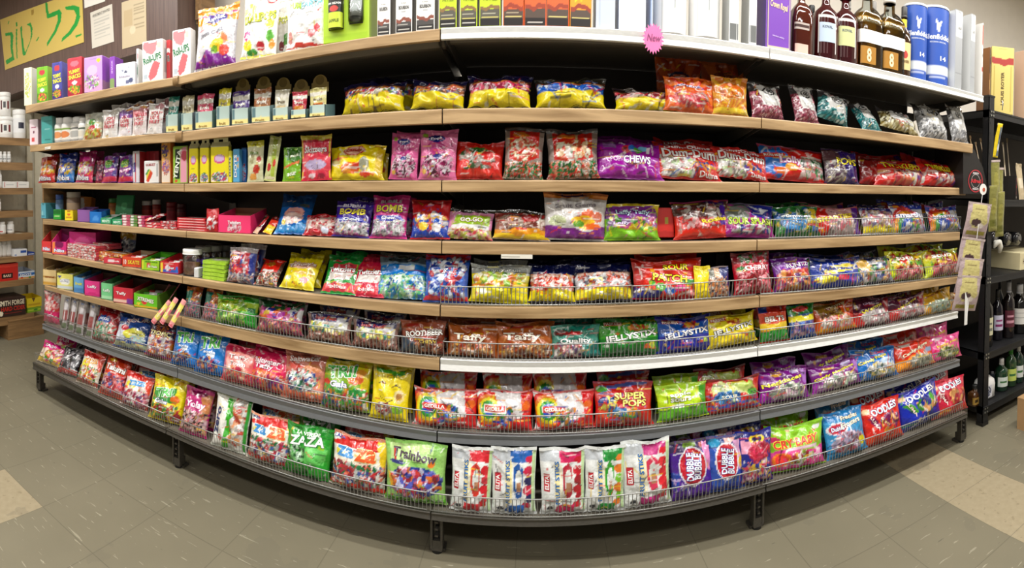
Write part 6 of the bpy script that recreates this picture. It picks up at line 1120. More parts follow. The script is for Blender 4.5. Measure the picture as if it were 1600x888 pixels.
# ================================================================== FIFTH SHELF
k = 'E'
tray(k, 65, 80, 377, 'red open candy tray with brown inside, leftmost', 'd83a3c', [('B', 0, .5, 'e05a50'), ('T', 'Nibs', .5, .3, .7, .3, 'f4f4f8', '2a4ac0')], bf=1.9, inside='9a7040', D=.12)
tray(k, 81, 104, 377, 'magenta and orange candy tray with round opening', 'd8307c', [('B', 0, .3, 'f07a50'), ('R', 0, 0, .2, 1, 'f08a40'), ('E', .5, .8, .3, .3, '7a1450'), ('T', 'Nibs', .5, .3, .7, .25, 'f4f4f8', '2a4ac0')], bf=1.9, inside='8a1a60', D=.12)
tray(k, 108, 150, 362, 'magenta candy tray running back behind the rolls', 'd03088', [('E', .5, .5, .3, .3, 'e860a8')], bf=1.1, inside='c02a70', D=.2, d=.09)
for a_, b_, n, nm, c in ((104, 126, 5, 'white red striped candy roll pack left', 'd85060'), (122, 148, 5, 'white red striped candy roll pack middle', 'd04858')):
    packs(k, a_, b_, n, nm, c, [('Q', 0, 0, 1, 1, ['f0ecec', 'd84858', 'f4e4e0', 'e89080'], .05)], h=.0165, D=.1, cat='candy roll pack', grp='striped candy roll packs')
packs(k, 144, 170, 2, 'white red striped candy roll pack at the back', 'd85868', [('Q', 0, 0, 1, 1, ['f0ecec', 'd84858', 'e8a090'], .05)], h=.017, D=.1, d=.1, raise0=.06, cat='candy roll pack', grp='striped candy roll packs')
for a_, b_, n, nm in ((134, 162, 3, 'orange cola candy pack left'), (158, 192, 3, 'orange cola candy pack right')):
    packs(k, a_, b_, n, nm, 'e8901c', [('Q', 0, 0, 1, 1, ['f0b03c', 'd8501c', 'f4e0c0', 'c83020'], .06)], h=.018, D=.1, cat='candy pack', grp='orange candy packs', d=.04)
bag(k, 186, 214, 362, 'navy and white snack bag standing alone at the back', '2a3c78', [('B', .72, 1, 'b0942c'), ('C', .5, .45, .4, .3, ['e0e4e8', '8090a0', '2a3458', 'c8ccd0'], .12)], T=.3, lean=6, d=.22)
tray(k, 162, 189, 402, 'red candy tray with white face motif', 'd03848', [('E', .45, .5, .2, .25, 'e8d8dc'), ('T', 'cola', .75, .5, .3, .3, 'f0e0e0')], bf=1.3, inside='8a6a50', D=.18)
tray(k, 191, 221, 401, 'red orange candy tray with yellow SKATE lettering', 'd8482c', [('R', 0, .85, 1, 1, 'f0ece0'), ('T', 'SKATE', .6, .5, .6, .4, 'f0c83c', '8a2414'), ('T', '10', .15, .5, .14, .5, 'f0e8e0')], bf=1.25, inside='b09a78', D=.2, fill=['c82c34', 'd83a40'], nfill=3)
tray(k, 221, 249, 406, 'lime green candy tray with red cherry emblem', '9acc2c', [('E', .4, .45, .13, .28, 'd03038'), ('E', .4, .45, .07, .15, 'f0c8c8'), ('T', 'Air Heads', .62, .4, .5, .24, 'e8ecd8', '4a7a1a'), ('R', 0, 0, .1, 1, 'f0d83c'), ('T', 'GREEN APPLE', .55, .85, .7, .14, '2f6a1c')], bf=1.4, inside='5ac01e', D=.2, sidec='4fb02a', fill=['3a3a3c', 'b8c040'], nfill=3)
tray(k, 250, 279, 409, 'red blue yellow candy tray with white letters', 'cc2c34', [('B', 0, .3, '2a58b0'), ('R', 0, 0, .14, 1, 'f0d03c'), ('R', .84, 0, 1, .7, '2a6ac8'), ('E', .4, .5, .14, .25, 'f0d8dc'), ('T', 'Sour', .58, .52, .4, .24, 'f0f0f4', '6a1a70'), ('T', 'CHERRY', .5, .86, .5, .15, 'e8b0a8')], bf=1.4, inside='b82420', sidec='d8343a', D=.2, fill=['d03040', 'c02838'], nfill=3)
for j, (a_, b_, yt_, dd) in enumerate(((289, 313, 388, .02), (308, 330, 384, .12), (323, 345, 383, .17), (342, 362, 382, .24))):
    vessel(k, a_, b_, yt_, ['clear plastic candy jar with white lid, nearest', 'clear plastic candy jar with white lid, second', 'clear plastic candy jar with white lid, third', 'clear plastic candy jar with white lid, farthest'][j], S_JAR, 'd0c8c0', [], mat='film', capc=['f0eeea', 'b8b4b0', 'c8c4c0', '8a8684'][j], liquid=(.5, 'b07858'), cat='candy jar', name='candy_jar', d=dd)  # rear white lids are greyed: shade painted into their colour
carton(k, 303, 318, 417, 'small white carton before the purple cartons', 'd4d6d4', [], D=.05, top='e4e4e4')
for j in range(2): carton(k, 305 + j * 0, 338, [411, 401][j], ['violet gum carton, lower of two', 'violet gum carton, upper of two'][j], '5a3aa8', [('R', .1, .3, .6, .6, '7a5ac8')], side='4a2a90', top='6a4ab8', D=.12, d=.08, raise_=[0, .045][j]) if j == 0 else carton(k, 306, 338, 401, 'violet gum carton, upper of two', '5a3aa8', [('R', .1, .3, .6, .6, '7a5ac8')], side='4a2a90', top='6a4ab8', D=.12, d=.08, raise_=.052)
packs(k, 316, 351, 5, 'lime green gum carton', 'a4d02c', [('R', 0, 0, 1, .12, '6a9a1c'), ('R', .1, .35, .5, .6, 'b8e040')], h=.0175, D=.12, cat='gum carton', jitter=.001, top='b4dc50', grp='stacked lime gum cartons')
bag(k, 354, 404, 384, 'red white and blue toy candy bag with lidded shape', '2a3a8a', [('P', [(.1, .95), (.75, .95), (.85, .25), (0, .25)], 'b83844'), ('B', .86, 1, 'c8c0c0'), ('R', .08, .78, .6, .84, 'f0c8cc'), ('Q', .05, .2, .75, .75, ['d02838', 'e8e0e4', '2a50a8', 'b03850', 'd84050'], .08), ('T', 'KOF', .3, .68, .3, .09, 'f0f0f4'), ('Q', 0, 0, 1, .25, ['b8b0b8', 'd09080', '5a6a98', 'e8e0e0'], .06)], T=.34, lean=10, back=380)
bag(k, 396, 448, 405, 'brown clear sweets bag with red paper label', '5a4030', [('P', [(.12, .98), (.9, 1), (.88, .46), (.12, .42)], 'd82c18'), ('R', .2, .44, .75, .52, 'f0e4e0'), ('E', .5, .78, .16, .1, 'b87820'), ('Q', 0, 0, 1, .42, ['8a3a28', '3a5a38', 'e0b8a0', 'c85038', '5a3020', 'a8a890'], .06)], T=.34, lean=40, yaw=-2)
bag(k, 436, 508, 397, 'bright yellow wafer candy bag with red white script', 'e6d420', [('B', .8, 1, 'd8cc1c'), ('E', .5, .62, .42, .1, 'd8b8a0'), ('T', 'Tammy\'s', .5, .63, .82, .14, 'f4ece4', 'c0301c', 6), ('E', .72, .22, .14, .08, 'e8a8b0'), ('E', .2, .25, .1, .06, 'b8ccb0'), ('E', .55, .4, .2, .05, 'e8c060'), ('R', .35, .86, .65, .89, '8a8a20')], T=.26, lean=38, yaw=-2, back=392)
tw = lambda b2, c3: [('R', .0, .86, 1, 1, b2), ('T', 'Twizzlers', .5, .58, .78, .14, 'f2eeee', '8a1c24', 4), ('P', [(.15, .52), (.88, .52), (.8, .32), (.12, .32)], 'e8e0dc'), ('P', [(.2, .72), (.88, .76), (.9, .52), (.15, .5)], c3), ('E', .3, .83, .1, .04, 'c83040'), ('B', .05, .24, c3), ('T', 'bites', .5, .15, .5, .08, 'f0dcdc')]
bag(k, 500, 570, 398, 'bright green licorice bag with red panel', '1fa048', tw('2ab058', 'd84a58'), T=.22, lean=36, yaw=-2, back=394)
bag(k, 545, 612, 402, 'deep pink licorice bag with white script', 'c8184c', tw('d8285c', 'd83a50'), T=.22, lean=36, yaw=-2, back=399)
bag(k, 583, 676, 396, 'blue clear candy bag full of pale green sweets', '2088cc', [('B', .66, 1, '8aa0b0'), ('P', [(.1, .7), (.9, .7), (.95, .4), (0, .4)], '1c8cd8'), ('E', .5, .82, .3, .08, '50606c'), ('R', .45, .56, .75, .66, 'e8ecee'), ('Q', 0, 0, 1, .42, ['a8d8a0', 'd0ecd0', '30a0d8', '70c890', 'e8f4e8', '1c78c0'], .055)], T=.34, lean=32, clear=.88)
bag(k, 660, 736, 397, 'red blue and white taffy bag, tall one at the seam', '2a5cb4', [('B', .9, 1, 'd02c38'), ('B', 0, .12, 'c83044'), ('Q', .15, .15, .9, .9, ['e8ecf4', '3a78d0', 'c83a48', 'd8e4f4', '1c4aa8'], .1), ('T', 'salt water', .45, .62, .6, .1, 'f0f4fc', None, 60), ('T', 'TAFFY', .66, .5, .55, .1, 'd83a48', None, 62)], T=.34, lean=20)
def ge(x0, x1, yt, lab, base, cols, **kw): bag('E', x0, x1, yt, lab, base, [('B', .70, 1, '10205c'), ('R', .0, .60, 1, .69, 'c8905c'), ('Q', .02, .27, .98, .66, cols, .055), ('B', 0, .28, 'ecdc14', .015)] + [('R', .06 + .16 * i, .62, .17 + .16 * i, .68, 'd8b8a8') for i in range(6)], T=.4, lean=24, amp=1.5, **kw)
bag(k, 731, 831, 411, 'yellow green gummy fruit bag with white header', 'e8dc20', [('B', .72, 1, 'b8bcb8'), ('T', 'gummy fruit', .5, .84, .7, .1, 'e8e8e0', '7a8a8a'), ('Q', .05, .4, .95, .72, ['f0c830', 'a8d048', 'f4f0d8', 'e8902c', '80b848', 'e8e070'], .09), ('B', 0, .42, 'e8dc14', .015), ('R', .15, .18, .28, .32, 'f0f4d8'), ('R', .5, 0, .51, .4, 'b8b010')], T=.36, lean=18, back=407)
ge(824, 900, 414, 'navy yellow foot candy bag with red white spots', '3a3450', ['e84030', 'f0d8d0', 'f4f4f4', 'c83028', 'e89070'], back=408)
ge(892, 992, 409, 'navy yellow foot candy bag with orange silver sweets', '3a3450', ['c84a30', 'd8d8dc', 'f4f4f4', '8a8a90', 'e07050'], back=404)
bag(k, 985, 1098, 405, 'orange red sour kids style bag with yellow letters', 'd83418', [('P', [(0, 1), (.2, 1), (.12, .3), (0, .2)], 'c02818'), ('T', 'SOUR', .62, .80, .38, .15, 'f4e020', '3a1a18'), ('T', 'PATCH', .52, .52, .52, .18, 'f4e020', '3a1a18', -4), ('P', [(0, .3), (.4, .2), (.35, 0), (0, 0)], '2a2a80'), ('E', .38, .3, .08, .1, '50a830'), ('E', .52, .2, .09, .09, '2a70c0'), ('E', .68, .26, .09, .08, 'e8409a'), ('E', .82, .42, .13, .07, '3a9a3c'), ('E', .25, .4, .05, .06, '58b040'), ('E', .86, .15, .1, .08, 'f0a0a0')], T=.3, lean=14, back=399)
bag(k, 1083, 1112, 415, 'bright yellow candy bag edge beside the orange red bag', 'ecd81c', [('B', 0, .2, 'd8c414')], T=.3, lean=12)
bag(k, 1098, 1142, 415, 'yellow and navy candy bag with clear orange middle', '24347c', [('P', [(.0, 1), (.55, 1), (.6, .2), (0, .2)], '8a8a80'), ('R', .4, .1, .62, 1, 'd8b090'), ('Q', .05, .05, .9, .6, ['d88a50', 'c8b8a8', '4a3a50', 'e8a878'], .09)], T=.3, lean=12)
bag(k, 1140, 1208, 392, 'red cherry candy pouch with crinkled clear top', 'c8243c', [('B', .72, 1, 'a02838'), ('Q', .2, .75, .9, .95, ['e8b8c0', '50905c', 'd04858'], .08), ('T', 'CHERRY', .6, .6, .66, .12, 'f0d0d4', '8a1424'), ('E', .2, .58, .14, .07, '3c8a3c'), ('Q', .08, .05, .92, .5, ['b01c30', 'e05868', '8a1424', 'f0a0a8'], .09)], T=.36, lean=14)
bag(k, 1203, 1272, 400, 'purple candy bag with round orange sweets', '7c2a9c', [('P', [(.1, .75), (.85, .9), (.85, .78), (.1, .62)], '9a3ab8'), ('T', 'RUNTZ', .6, .75, .6, .13, 'f0e8f4', '4a1870', 4), ('Q', .05, .05, .95, .56, ['e87838', 'd85048', 'a8508c', 'f0b060', '6a2a80', 'e89a80'], .1), ('R', .92, 0, 1, 1, '1c6a3a')], T=.36, lean=16, yaw=-2, back=395)
bag(k, 1254, 1350, 401, 'royal blue candy bag with yellow cloud and banana', '1c46ac', [('P', [(.25, .5), (.4, .68), (.75, .78), (.9, .55), (.7, .5), (.4, .42)], 'f0e04c'), ('T', 'Bananas', .58, .6, .5, .12, '2a3a9c'), ('E', .28, .24, .2, .12, 'ece040'), ('E', .6, .28, .12, .1, 'd83a60'), ('E', .8, .22, .08, .08, '9a50b0'), ('B', .85, 1, '143480'), ('E', .3, .4, .06, .05, 'e8582c')], T=.34, lean=18, yaw=-2, back=397)
bag(k, 1328, 1398, 399, 'navy mixed candy bag with green leaf spots', '22305c', [('Q', .08, .1, .92, .85, ['e8c080', 'c0c8d8', '50904a', 'd86a50', '3a4a8c', 'e8e0e0'], .09), ('P', [(.05, .8), (.3, .95), (.4, .6), (.15, .5)], 'e0b858')], T=.36, lean=18, back=393)
for j, (a_, b_, yt_) in enumerate(((1380, 1447, 392), (1436, 1503, 386))):
    bag(k, a_, b_, yt_, ['yellow green and red candy bag, left of the two', 'yellow green and red candy bag, right of the two'][j], 'ccd828', [('P', [(0, 1), (.3, 1), (.25, .6), (0, .5)], 'e8e430'), ('Q', .1, .4, .95, .85, ['d84030', '58a02c', 'f0c830', 'a83a3c', 'e8e048'], .1), ('Q', .15, .05, .9, .42, ['c83a48', 'e0808c', 'a02838', 'e8b8a0'], .06), ('T', 'sour', .45, .72, .5, .14, 'f0f0e0', 'b02a20')], T=.36, lean=18, back=yt_ - 5)

# ================================================================== SIXTH SHELF
k = 'F'
tray(k, 67, 88, 421, 'cream caramel candy tray, leftmost', 'e0c48c', [('B', .5, .62, 'b8862c'), ('B', 0, .2, 'c8963c'), ('T', 'caramel', .5, .56, .7, .14, '8a4a20')], bf=1.15, inside='5a4630', D=.22, fill=['d8b080','c89858'], nfill=3)
tray(k, 89, 114, 427, 'pale yellow banana taffy tray with white oval', 'e8e070', [('E', .5, .5, .34, .22, 'f0f0e8'), ('T', 'Laffy', .5, .56, .6, .2, 'f4f4f4', '2a3c98', 6), ('B', .05, .25, 'c8d0d8'), ('E', .15, .8, .1, .1, '2a3c98')], bf=1.15, inside='8a8a40', D=.22, fill=['e0d860','d0c840'], nfill=3)
tray(k, 115, 131, 433, 'sky blue taffy tray with yellow word', '68a4d4', [('T', 'fruit', .5, .6, .7, .2, 'e0d828'), ('B', 0, .3, '4a80b8')], bf=1.15, inside='5a5048', D=.22, fill=['6a9ac0','d0a040'], nfill=3)
tray(k, 132, 156, 438, 'hot pink taffy tray with white word', 'e03c88', [('T', 'Laffy', .5, .6, .6, .22, 'f4e8f0', '8a1c50'), ('B', 0, .2, 'c82a74')], bf=1.15, inside='6a5a48', D=.22)
tray(k, 158, 176, 442, 'mint green taffy tray', '78cc8c', [('T', 'Laffy', .5, .55, .6, .22, 'e8f4e8', '2a7a3c'), ('B', 0, .2, 'a8e0b0')], bf=1.15, inside='6a5a48', D=.22)
tray(k, 177, 208, 448, 'red taffy tray with purple corner', 'cc3040', [('T', 'Taffy', .4, .6, .5, .24, 'f4e8e8', '8a1420'), ('B', 0, .25, 'e8c0b0'), ('E', .85, .15, .2, .2, '7a3a9c')], bf=1.15, inside='5a4838', D=.22)
tray(k, 209, 246, 458, 'lime green rainbow belt tray with red cherry', '6cc428', [('T', 'XTREMES', .5, .6, .7, .28, 'f0f0e0', '2a6a1c', -6), ('E', .45, .42, .12, .18, 'd83038'), ('E', .2, .3, .1, .1, 'f0d040'), ('B', 0, .15, 'e8a030')], bf=1.2, inside='6a4a34', D=.22, fill=['c84a50','5aa83a'], nfill=3, sidec='7ab038')
for j, (x, y, a_) in enumerate(((252, 488, 38), (264, 486, 30), (277, 490, 26))):
    Y = SH[k][0] - .012 - .012 * j; P = atY(x, y, Y); m = MB(); W_, L_ = .028, .15
    U, V = np.meshgrid(np.linspace(0, 1, 8), np.linspace(0, 1, 24)); C, _ = paint(U, V, 'f0a0a0', [('B', .2, .85, 'f0e070'), ('B', .4, .6, 'e87888'), ('R', .3, .3, .6, .7, 'f4e8b0'), ('B', 0, .08, 'd86070')], rg(), 5)
    for s in (-1, 1): m.add(np.stack([(U - .5) * W_, s * .005 * np.sin(np.pi * U) ** .5, (V - .5) * L_], -1).reshape(-1, 3), grid(8, 24) if s < 0 else grid(8, 24)[:, ::-1], c=C.reshape(-1, 3))
    o = m.build('candy_stick', printed('foil'), None, True, True); o.location = P; o.rotation_euler = (math.radians(-12), math.radians(a_), 0)
    finish(o, k, ['pink yellow candy stick drooping over the lip, left', 'pink yellow candy stick drooping over the lip, middle', 'pink yellow candy stick drooping over the lip, lowest'][j], 'candy stick')
for j, (a_, b_, yt_) in enumerate(((244, 264, 444), (258, 282, 440))):
    bag(k, a_, b_, yt_, ['pink and green candy stick bundle behind the lime tray, left', 'pink and green candy stick bundle behind the lime tray, right'][j], 'c87080', [('Q', 0, 0, 1, 1, ['e8a0a0', '8aa848', 'c04058', 'f0d890', 'e07080'], .14)], T=.3, lean=30, d=.08, tilt=20)
for j, (a_, b_, yt_) in enumerate(((286, 318, 447), (314, 350, 448))):
    bag(k, a_, b_, yt_, ['teal and orange clear candy bag, left of the two', 'teal and orange clear candy bag, right of the two'][j], 'a08890', [('B', .5, .88, '1c8a78'), ('B', .85, 1, 'd8862c'), ('Q', .5, .3, .95, .95, ['e08a30', 'e8b050', 'c85a38'], .12), ('Q', .05, .05, .95, .5, ['b87888', '8a70a8', '4a8a80', 'd8a0a8', 'c86058'], .09)], T=.34, lean=18)
bag(k, 334, 408, 458, 'lime green clear bag of stacked green sticks', '4cb83a', [('B', .5, .8, 'b8d838', .01), ('Q', .05, .52, .75, .78, ['d0e048', 'a0c82c', 'e8f0a0', '88b828'], .06), ('B', .0, .45, '3ab03c'), ('Q', .05, .1, .75, .4, ['90d048', 'b8e068', '3a9a38', 'd8f0a0'], .06), ('E', .88, .55, .09, .1, '1c9a4c'), ('T', 'SOUR', .42, .9, .5, .08, 'd8e890', '3a6a20')], T=.36, lean=12, back=452)
ops_ = [('B', .72, 1, '1c5a34'), ('Q', .02, .35, .98, .68, ['e040a0', 'f080c0', 'e87838', '4048c0', 'f0d048', 'f0f0f4', 'b030a0'], .12), ('Q', 0, 0, 1, .38, ['d06a80', 'e8a0a0', 'b84060', '8a5a90', 'e8b880'], .05)]
bag(k, 400, 478, 466, 'dark green topped bag of pink jelly letters', 'b0707c', ops_, T=.36, lean=12, back=462)
for j, (a_, b_, yt_) in enumerate(((478, 552, 483), (549, 626, 495))):
    bag(k, a_, b_, yt_, ['clear bag of sprinkles with purple white label, left', 'clear bag of sprinkles with purple white label, right'][j], 'a08078', [('P', [(.08, .92), (.95, .9), (.95, .42), (.08, .42)], 'e8e8e4'), ('P', [(.08, .95), (.95, .93), (.95, .72), (.08, .66)], '32286e'), ('T', 'Sour Foot', .45, .8, .5, .13, 'c84a4c'), ('R', .7, .55, .9, .85, 'd0d0d8'), ('Q', .1, .34, .85, .58, ['f0ec60', 'e8e8e0', '50a8a0', 'f4f0a0'], .09), ('Q', 0, 0, 1, .34, ['a86a60', 'c89080', '8a5048', 'd8b0a0'], .035)], T=.38, lean=8, clear=.9, back=yt_ - 8)
bag(k, 624, 698, 497, 'brown root beer candy bag with white letters', '8a4228', [('B', .7, 1, 'a85a38'), ('E', .3, .82, .18, .06, 'b03a30'), ('T', 'ROOT BEER', .55, .6, .84, .16, 'f0ece4', '3a1c12', 5), ('T', 'CHEW', .65, .36, .4, .1, 'e0c860'), ('P', [(.0, .5), (.4, .3), (.35, 0), (0, 0)], '4a5a6a'), ('Q', .4, .03, .98, .3, ['6a2a1c', '9a5a3c', 'c08a68'], .08)], T=.34, lean=12, back=490)
tf = [('B', .72, 1, 'b86a2c'), ('E', .45, .86, .2, .05, 'a03a28'), ('T', 'Taffy', .45, .56, .66, .26, 'f2ead8', '8a3c18'), ('E', .35, .26, .16, .08, 'b05028'), ('E', .6, .22, .14, .07, '8a3c20'), ('Q', .1, .05, .9, .34, ['c87838', 'e0a868', '9a5028', 'f0d0a0', 'a83a2c'], .07)]
bag(k, 696, 782, 503, 'copper brown taffy bag with cream word, left of two', 'ac5e26', tf, T=.34, lean=14, back=497)
bag(k, 773, 868, 502, 'copper brown taffy bag with cream word, right of two', 'b8681f', tf, T=.34, lean=14, back=496)
bag(k, 858, 940, 504, 'teal and white chew bag with round script logo', '4a9888', [('B', .75, 1, '2f9a88'), ('E', .2, .75, .15, .1, '70504a'), ('E', .45, .72, .2, .06, 'c0383c'), ('T', 'Quality', .5, .48, .66, .18, 'f4f4f2', '2a4a44'), ('Q', .05, .03, .7, .4, ['e8e4e0', 'd89090', '8a6a98', 'f0d8c8', 'b85a58'], .08), ('Q', .7, .03, .98, .4, ['3aa8a0', '2a8a84'], .1)], T=.34, lean=14, back=497)
js = lambda c2, c3, o_: [('B', .45, .8, c2, .02), ('R', .1, .8, .4, .9, 'b83830'), ('T', 'PASKESZ', .25, .85, .28, .07, 'e8d8c8'), ('T', 'JELLYSTIX', .52, .5, .86, .2, 'f4f4f0', o_, 6), ('C', .6, .75, .15, .06, ['e88a30', 'e8c840', 'c84038'], .06), ('E', .82, .2, .1, .1, 'd86a38'), ('E', .88, .26, .05, .1, 'b8d048'), ('B', .0, .2, c3, .03)]
bag(k, 930, 1034, 495, 'green jelly sticks bag with white jagged word', '1f8a34', js('4ab02c', '17702c', '0f4a1c'), T=.34, lean=14, back=488)
bag(k, 1022, 1114, 491, 'blue jelly sticks bag with white jagged word', '2430a4', js('1c68c0', '20289c', '101a60'), T=.34, lean=14, back=484)
bag(k, 1098, 1184, 484, 'yellow jelly sticks bag with black white word', 'ecd828', js('f0e438', 'e0cc1c', '2a2a2a'), T=.34, lean=14, tilt=-3, back=474)
bag(k, 1182, 1234, 474, 'rainbow belt candy bag in red green yellow', 'd83a28', [('B', .5, .8, 'e8582c'), ('B', .3, .5, 'f0d030'), ('B', 0, .32, '2f9a3c'), ('T', 'BELTS', .5, .62, .7, .14, 'f4ece0', '8a1c10'), ('R', 0, .8, .3, 1, '2a50b0')], T=.34, lean=14, back=468)
bag(k, 1228, 1276, 472, 'blue and green gummy pouch with yellow band', '2a6ab8', [('B', .7, 1, '2a9a3c'), ('E', .45, .86, .3, .08, 'd83a38'), ('B', .5, .66, 'e8dc2c'), ('Q', .05, .1, .95, .45, ['4a50a0', '8a5a9c', '3a78c8', 'c8a0b0'], .1)], T=.34, lean=12)
bag(k, 1264, 1340, 466, 'orange red gummy bag with clear window', 'e86a1c', [('P', [(.0, 1), (.5, 1), (.7, .5), (.2, .3)], 'a8842c'), ('T', 'gummy', .55, .84, .5, .12, 'f0e0b0', '7a2a14', 8), ('T', 'PEACH', .4, .62, .5, .12, '6a3a1c', None, 14), ('P', [(.8, 1), (1, 1), (1, .2), (.85, .2)], 'c83018'), ('C', .5, .28, .38, .2, ['f0b0b0', 'e8e0d8', 'e86868', 'f0c8a0'], .06), ('B', 0, .12, 'ecae1c')], T=.36, lean=18, yaw=-3, back=460)
for j, (a_, b_, yt_) in enumerate(((1320, 1394, 462), (1376, 1450, 455))):
    bag(k, a_, b_, yt_, ['plum and red gummy bag with yellow slanted word, left', 'plum and red gummy bag with yellow slanted word, right'][j], '6a2048', [('P', [(0, .5), (.4, .45), (.3, 0), (0, 0)], 'd03a38'), ('T', 'Gummy', .6, .84, .55, .11, 'c8a0c0', None, 10), ('T', 'Worms', .5, .6, .55, .12, 'e8d83c', None, 16), ('C', .6, .3, .36, .22, ['e8e0e0', 'd8a0a8', 'f0e8e4', 'c8b8c0'], .05), ('P', [(.8, 1), (1, 1), (1, .5), (.85, .4)], 'b8283c')], T=.36, lean=18, yaw=-3, back=yt_ - 5)
bag(k, 1428, 1490, 449, 'golden yellow gummy bag with clear mint window', 'e0b01c', [('T', 'peach', .45, .84, .5, .12, 'a8501c', None, 10), ('C', .55, .3, .36, .24, ['a8c0a8', 'd0e0cc', '7a9a80', 'e0ecd8'], .05), ('E', .2, .2, .14, .1, 'e8a830')], T=.36, lean=16, yaw=-3, back=444)
bag(k, 1470, 1500, 455, 'amber crinkled bag end at the right', 'b8782c', [('Q', .1, .1, .9, .9, ['d8a050', '8a5a20', 'e8c890'], .12)], T=.36, lean=16, d=.06)

# ================================================================== SEVENTH SHELF
k = 'G'
bag(k, 68, 96, 453, 'clear bag of red white gum on a pink tub', 'd8888c', [('Q', 0, .45, 1, 1, ['f4e8e8', 'd84848', 'e8a8a8', 'f0d0c8'], .13), ('B', 0, .42, 'd82a74'), ('T', 'gum', .5, .25, .6, .1, 'f4d8e8')], T=.4, lean=4)
for j, (a_, b_, yt_) in enumerate(((95, 110, 464), (106, 122, 466), (117, 137, 469), (133, 153, 473))):
    bag(k, a_, b_, yt_, ['silver wafer pack standing upright, first of four', 'silver wafer pack standing upright, second of four', 'silver wafer pack standing upright, third of four', 'silver wafer pack standing upright, last of four'][j], 'b8b0b0', [('R', .1, .25, .9, .6, '9a5a58'), ('R', .2, .62, .8, .85, 'd8d4d8'), ('R', .1, .05, .9, .2, '6a7a58'), ('R', .3, .87, .7, .93, '7a8ab0'), ('R', .42, .2, .46, .9, 'e8e4e4')], T=.3, lean=14, seal='a8a4a8', back=yt_ - 3)
bag(k, 143, 196, 476, 'red candy bag with blue oval and clear green foot', 'b8202c', [('B', .7, 1, 'a81a24'), ('T', 'cola', .5, .86, .5, .06, 'e08088'), ('E', .4, .6, .3, .12, '1c60b0'), ('T', 'JACOS', .4, .6, .44, .1, 'e8f0f8'), ('Q', .05, .05, .9, .48, ['8ab898', 'e8d8d0', 'd05048', '3a8a68', 'c8c8b8'], .08)], T=.36, lean=24, yaw=0)
bag(k, 176, 244, 488, 'blue white sour candy bag with yellow green fruit', '2c5aa4', [('P', [(.2, .9), (.95, .95), (.9, .6), (.2, .6)], '3a68b8'), ('T', 'SOUR', .6, .82, .6, .13, 'f0f0f4', 'b82a3c', 8), ('P', [(0, .6), (.4, .7), (.4, .2), (0, .2)], 'd8dce8'), ('E', .62, .4, .3, .16, 'd0cc50'), ('E', .75, .28, .2, .1, 'a8c0c0'), ('B', 0, .15, 'b8c0a0'), ('E', .3, .55, .12, .08, 'c83848')], T=.34, lean=26, back=482)
bag(k, 225, 280, 499, 'navy tropical candy bag with orange spikes', '2a1c58', [('Y', .5, .95, 20, 'd8862c'), ('P', [(0, 1), (.12, 1), (.3, .75), (.1, .5), (0, .6)], '2a1c58'), ('P', [(1, 1), (.88, 1), (.7, .75), (.9, .5), (1, .6)], '2a1c58'), ('T', 'TROPIC', .5, .66, .8, .13, 'f0e4a0', '3a1a14'), ('Q', .05, .08, .95, .56, ['d8c8c0', 'd86a50', 'e8d8d8', '8a5a8c', 'e89a50', 'f0f0f0'], .09), ('B', 0, .08, 'b0288c')], T=.36, lean=20, yaw=0)
tri = lambda: [('T', 'TRi', .45, .72, .66, .28, '4cb848', 'eef6f0', 8), ('E', .55, .42, .14, .05, 'e8f0f8'), ('T', 'soda', .5, .5, .4, .07, 'e8f0fa'), ('C', .45, .22, .36, .14, ['3a3a8c', 'c85060', '8ac0e8', '2a50a0', 'e8a050'], .08), ('B', 0, .08, '1c70c0')]
bag(k, 266, 318, 508, 'bright blue candy bag with big green letters, left', '1c86d0', tri(), T=.34, lean=20, back=503)
bag(k, 303, 362, 514, 'bright blue candy bag with big green letters, right', '2288d0', tri(), T=.34, lean=20, yaw=0)
bag(k, 344, 408, 536, 'pale pink taffy bag with white script', 'e8807c', [('B', .8, 1, 'd83060'), ('B', .0, .12, 'd84858'), ('P', [(.1, .8), (.9, .75), (.85, .45), (.15, .4)], 'f0b0a8'), ('T', 'Taffy', .5, .66, .6, .15, 'f8f0ec', 'c84858'), ('T', 'Town', .5, .5, .5, .12, 'f8f0ec', 'c84858'), ('C', .5, .26, .36, .14, ['f0a070', 'd84a50', 'f4c8b0', 'c83a60'], .09)], T=.36, lean=20, back=530)
bag(k, 386, 464, 538, 'rose pink taffy bag with white script', 'e0306c', [('B', .82, 1, 'd02860'), ('T', 'Saltwater', .42, .66, .66, .12, 'f8e8ec', 'a01c50'), ('T', 'Taffy', .38, .52, .5, .14, 'f8e8ec', 'a01c50'), ('B', 0, .42, 'e8803c', .04), ('Q', .05, .03, .95, .34, ['b02a70', 'e87a50', 'd83a70', 'f0a070', '7a3a90'], .09)], T=.36, lean=22, back=534)
bag(k, 438, 516, 546, 'salmon topped saltwater taffy bag with clear middle', 'dc907c', [('B', .75, 1, 'dc8c78'), ('T', 'Saltwater', .5, .86, .7, .13, 'f8ece8', 'b0584c', 4), ('E', .3, .7, .2, .08, 'd85848'), ('E', .72, .66, .2, .08, 'e8a070'), ('C', .48, .4, .38, .22, ['e8ece8', '3a8a68', 'c85860', '3a60a8', 'f0f0ec', 'a8c0b0'], .06), ('B', 0, .16, 'd8785c')], T=.36, lean=20, back=541)
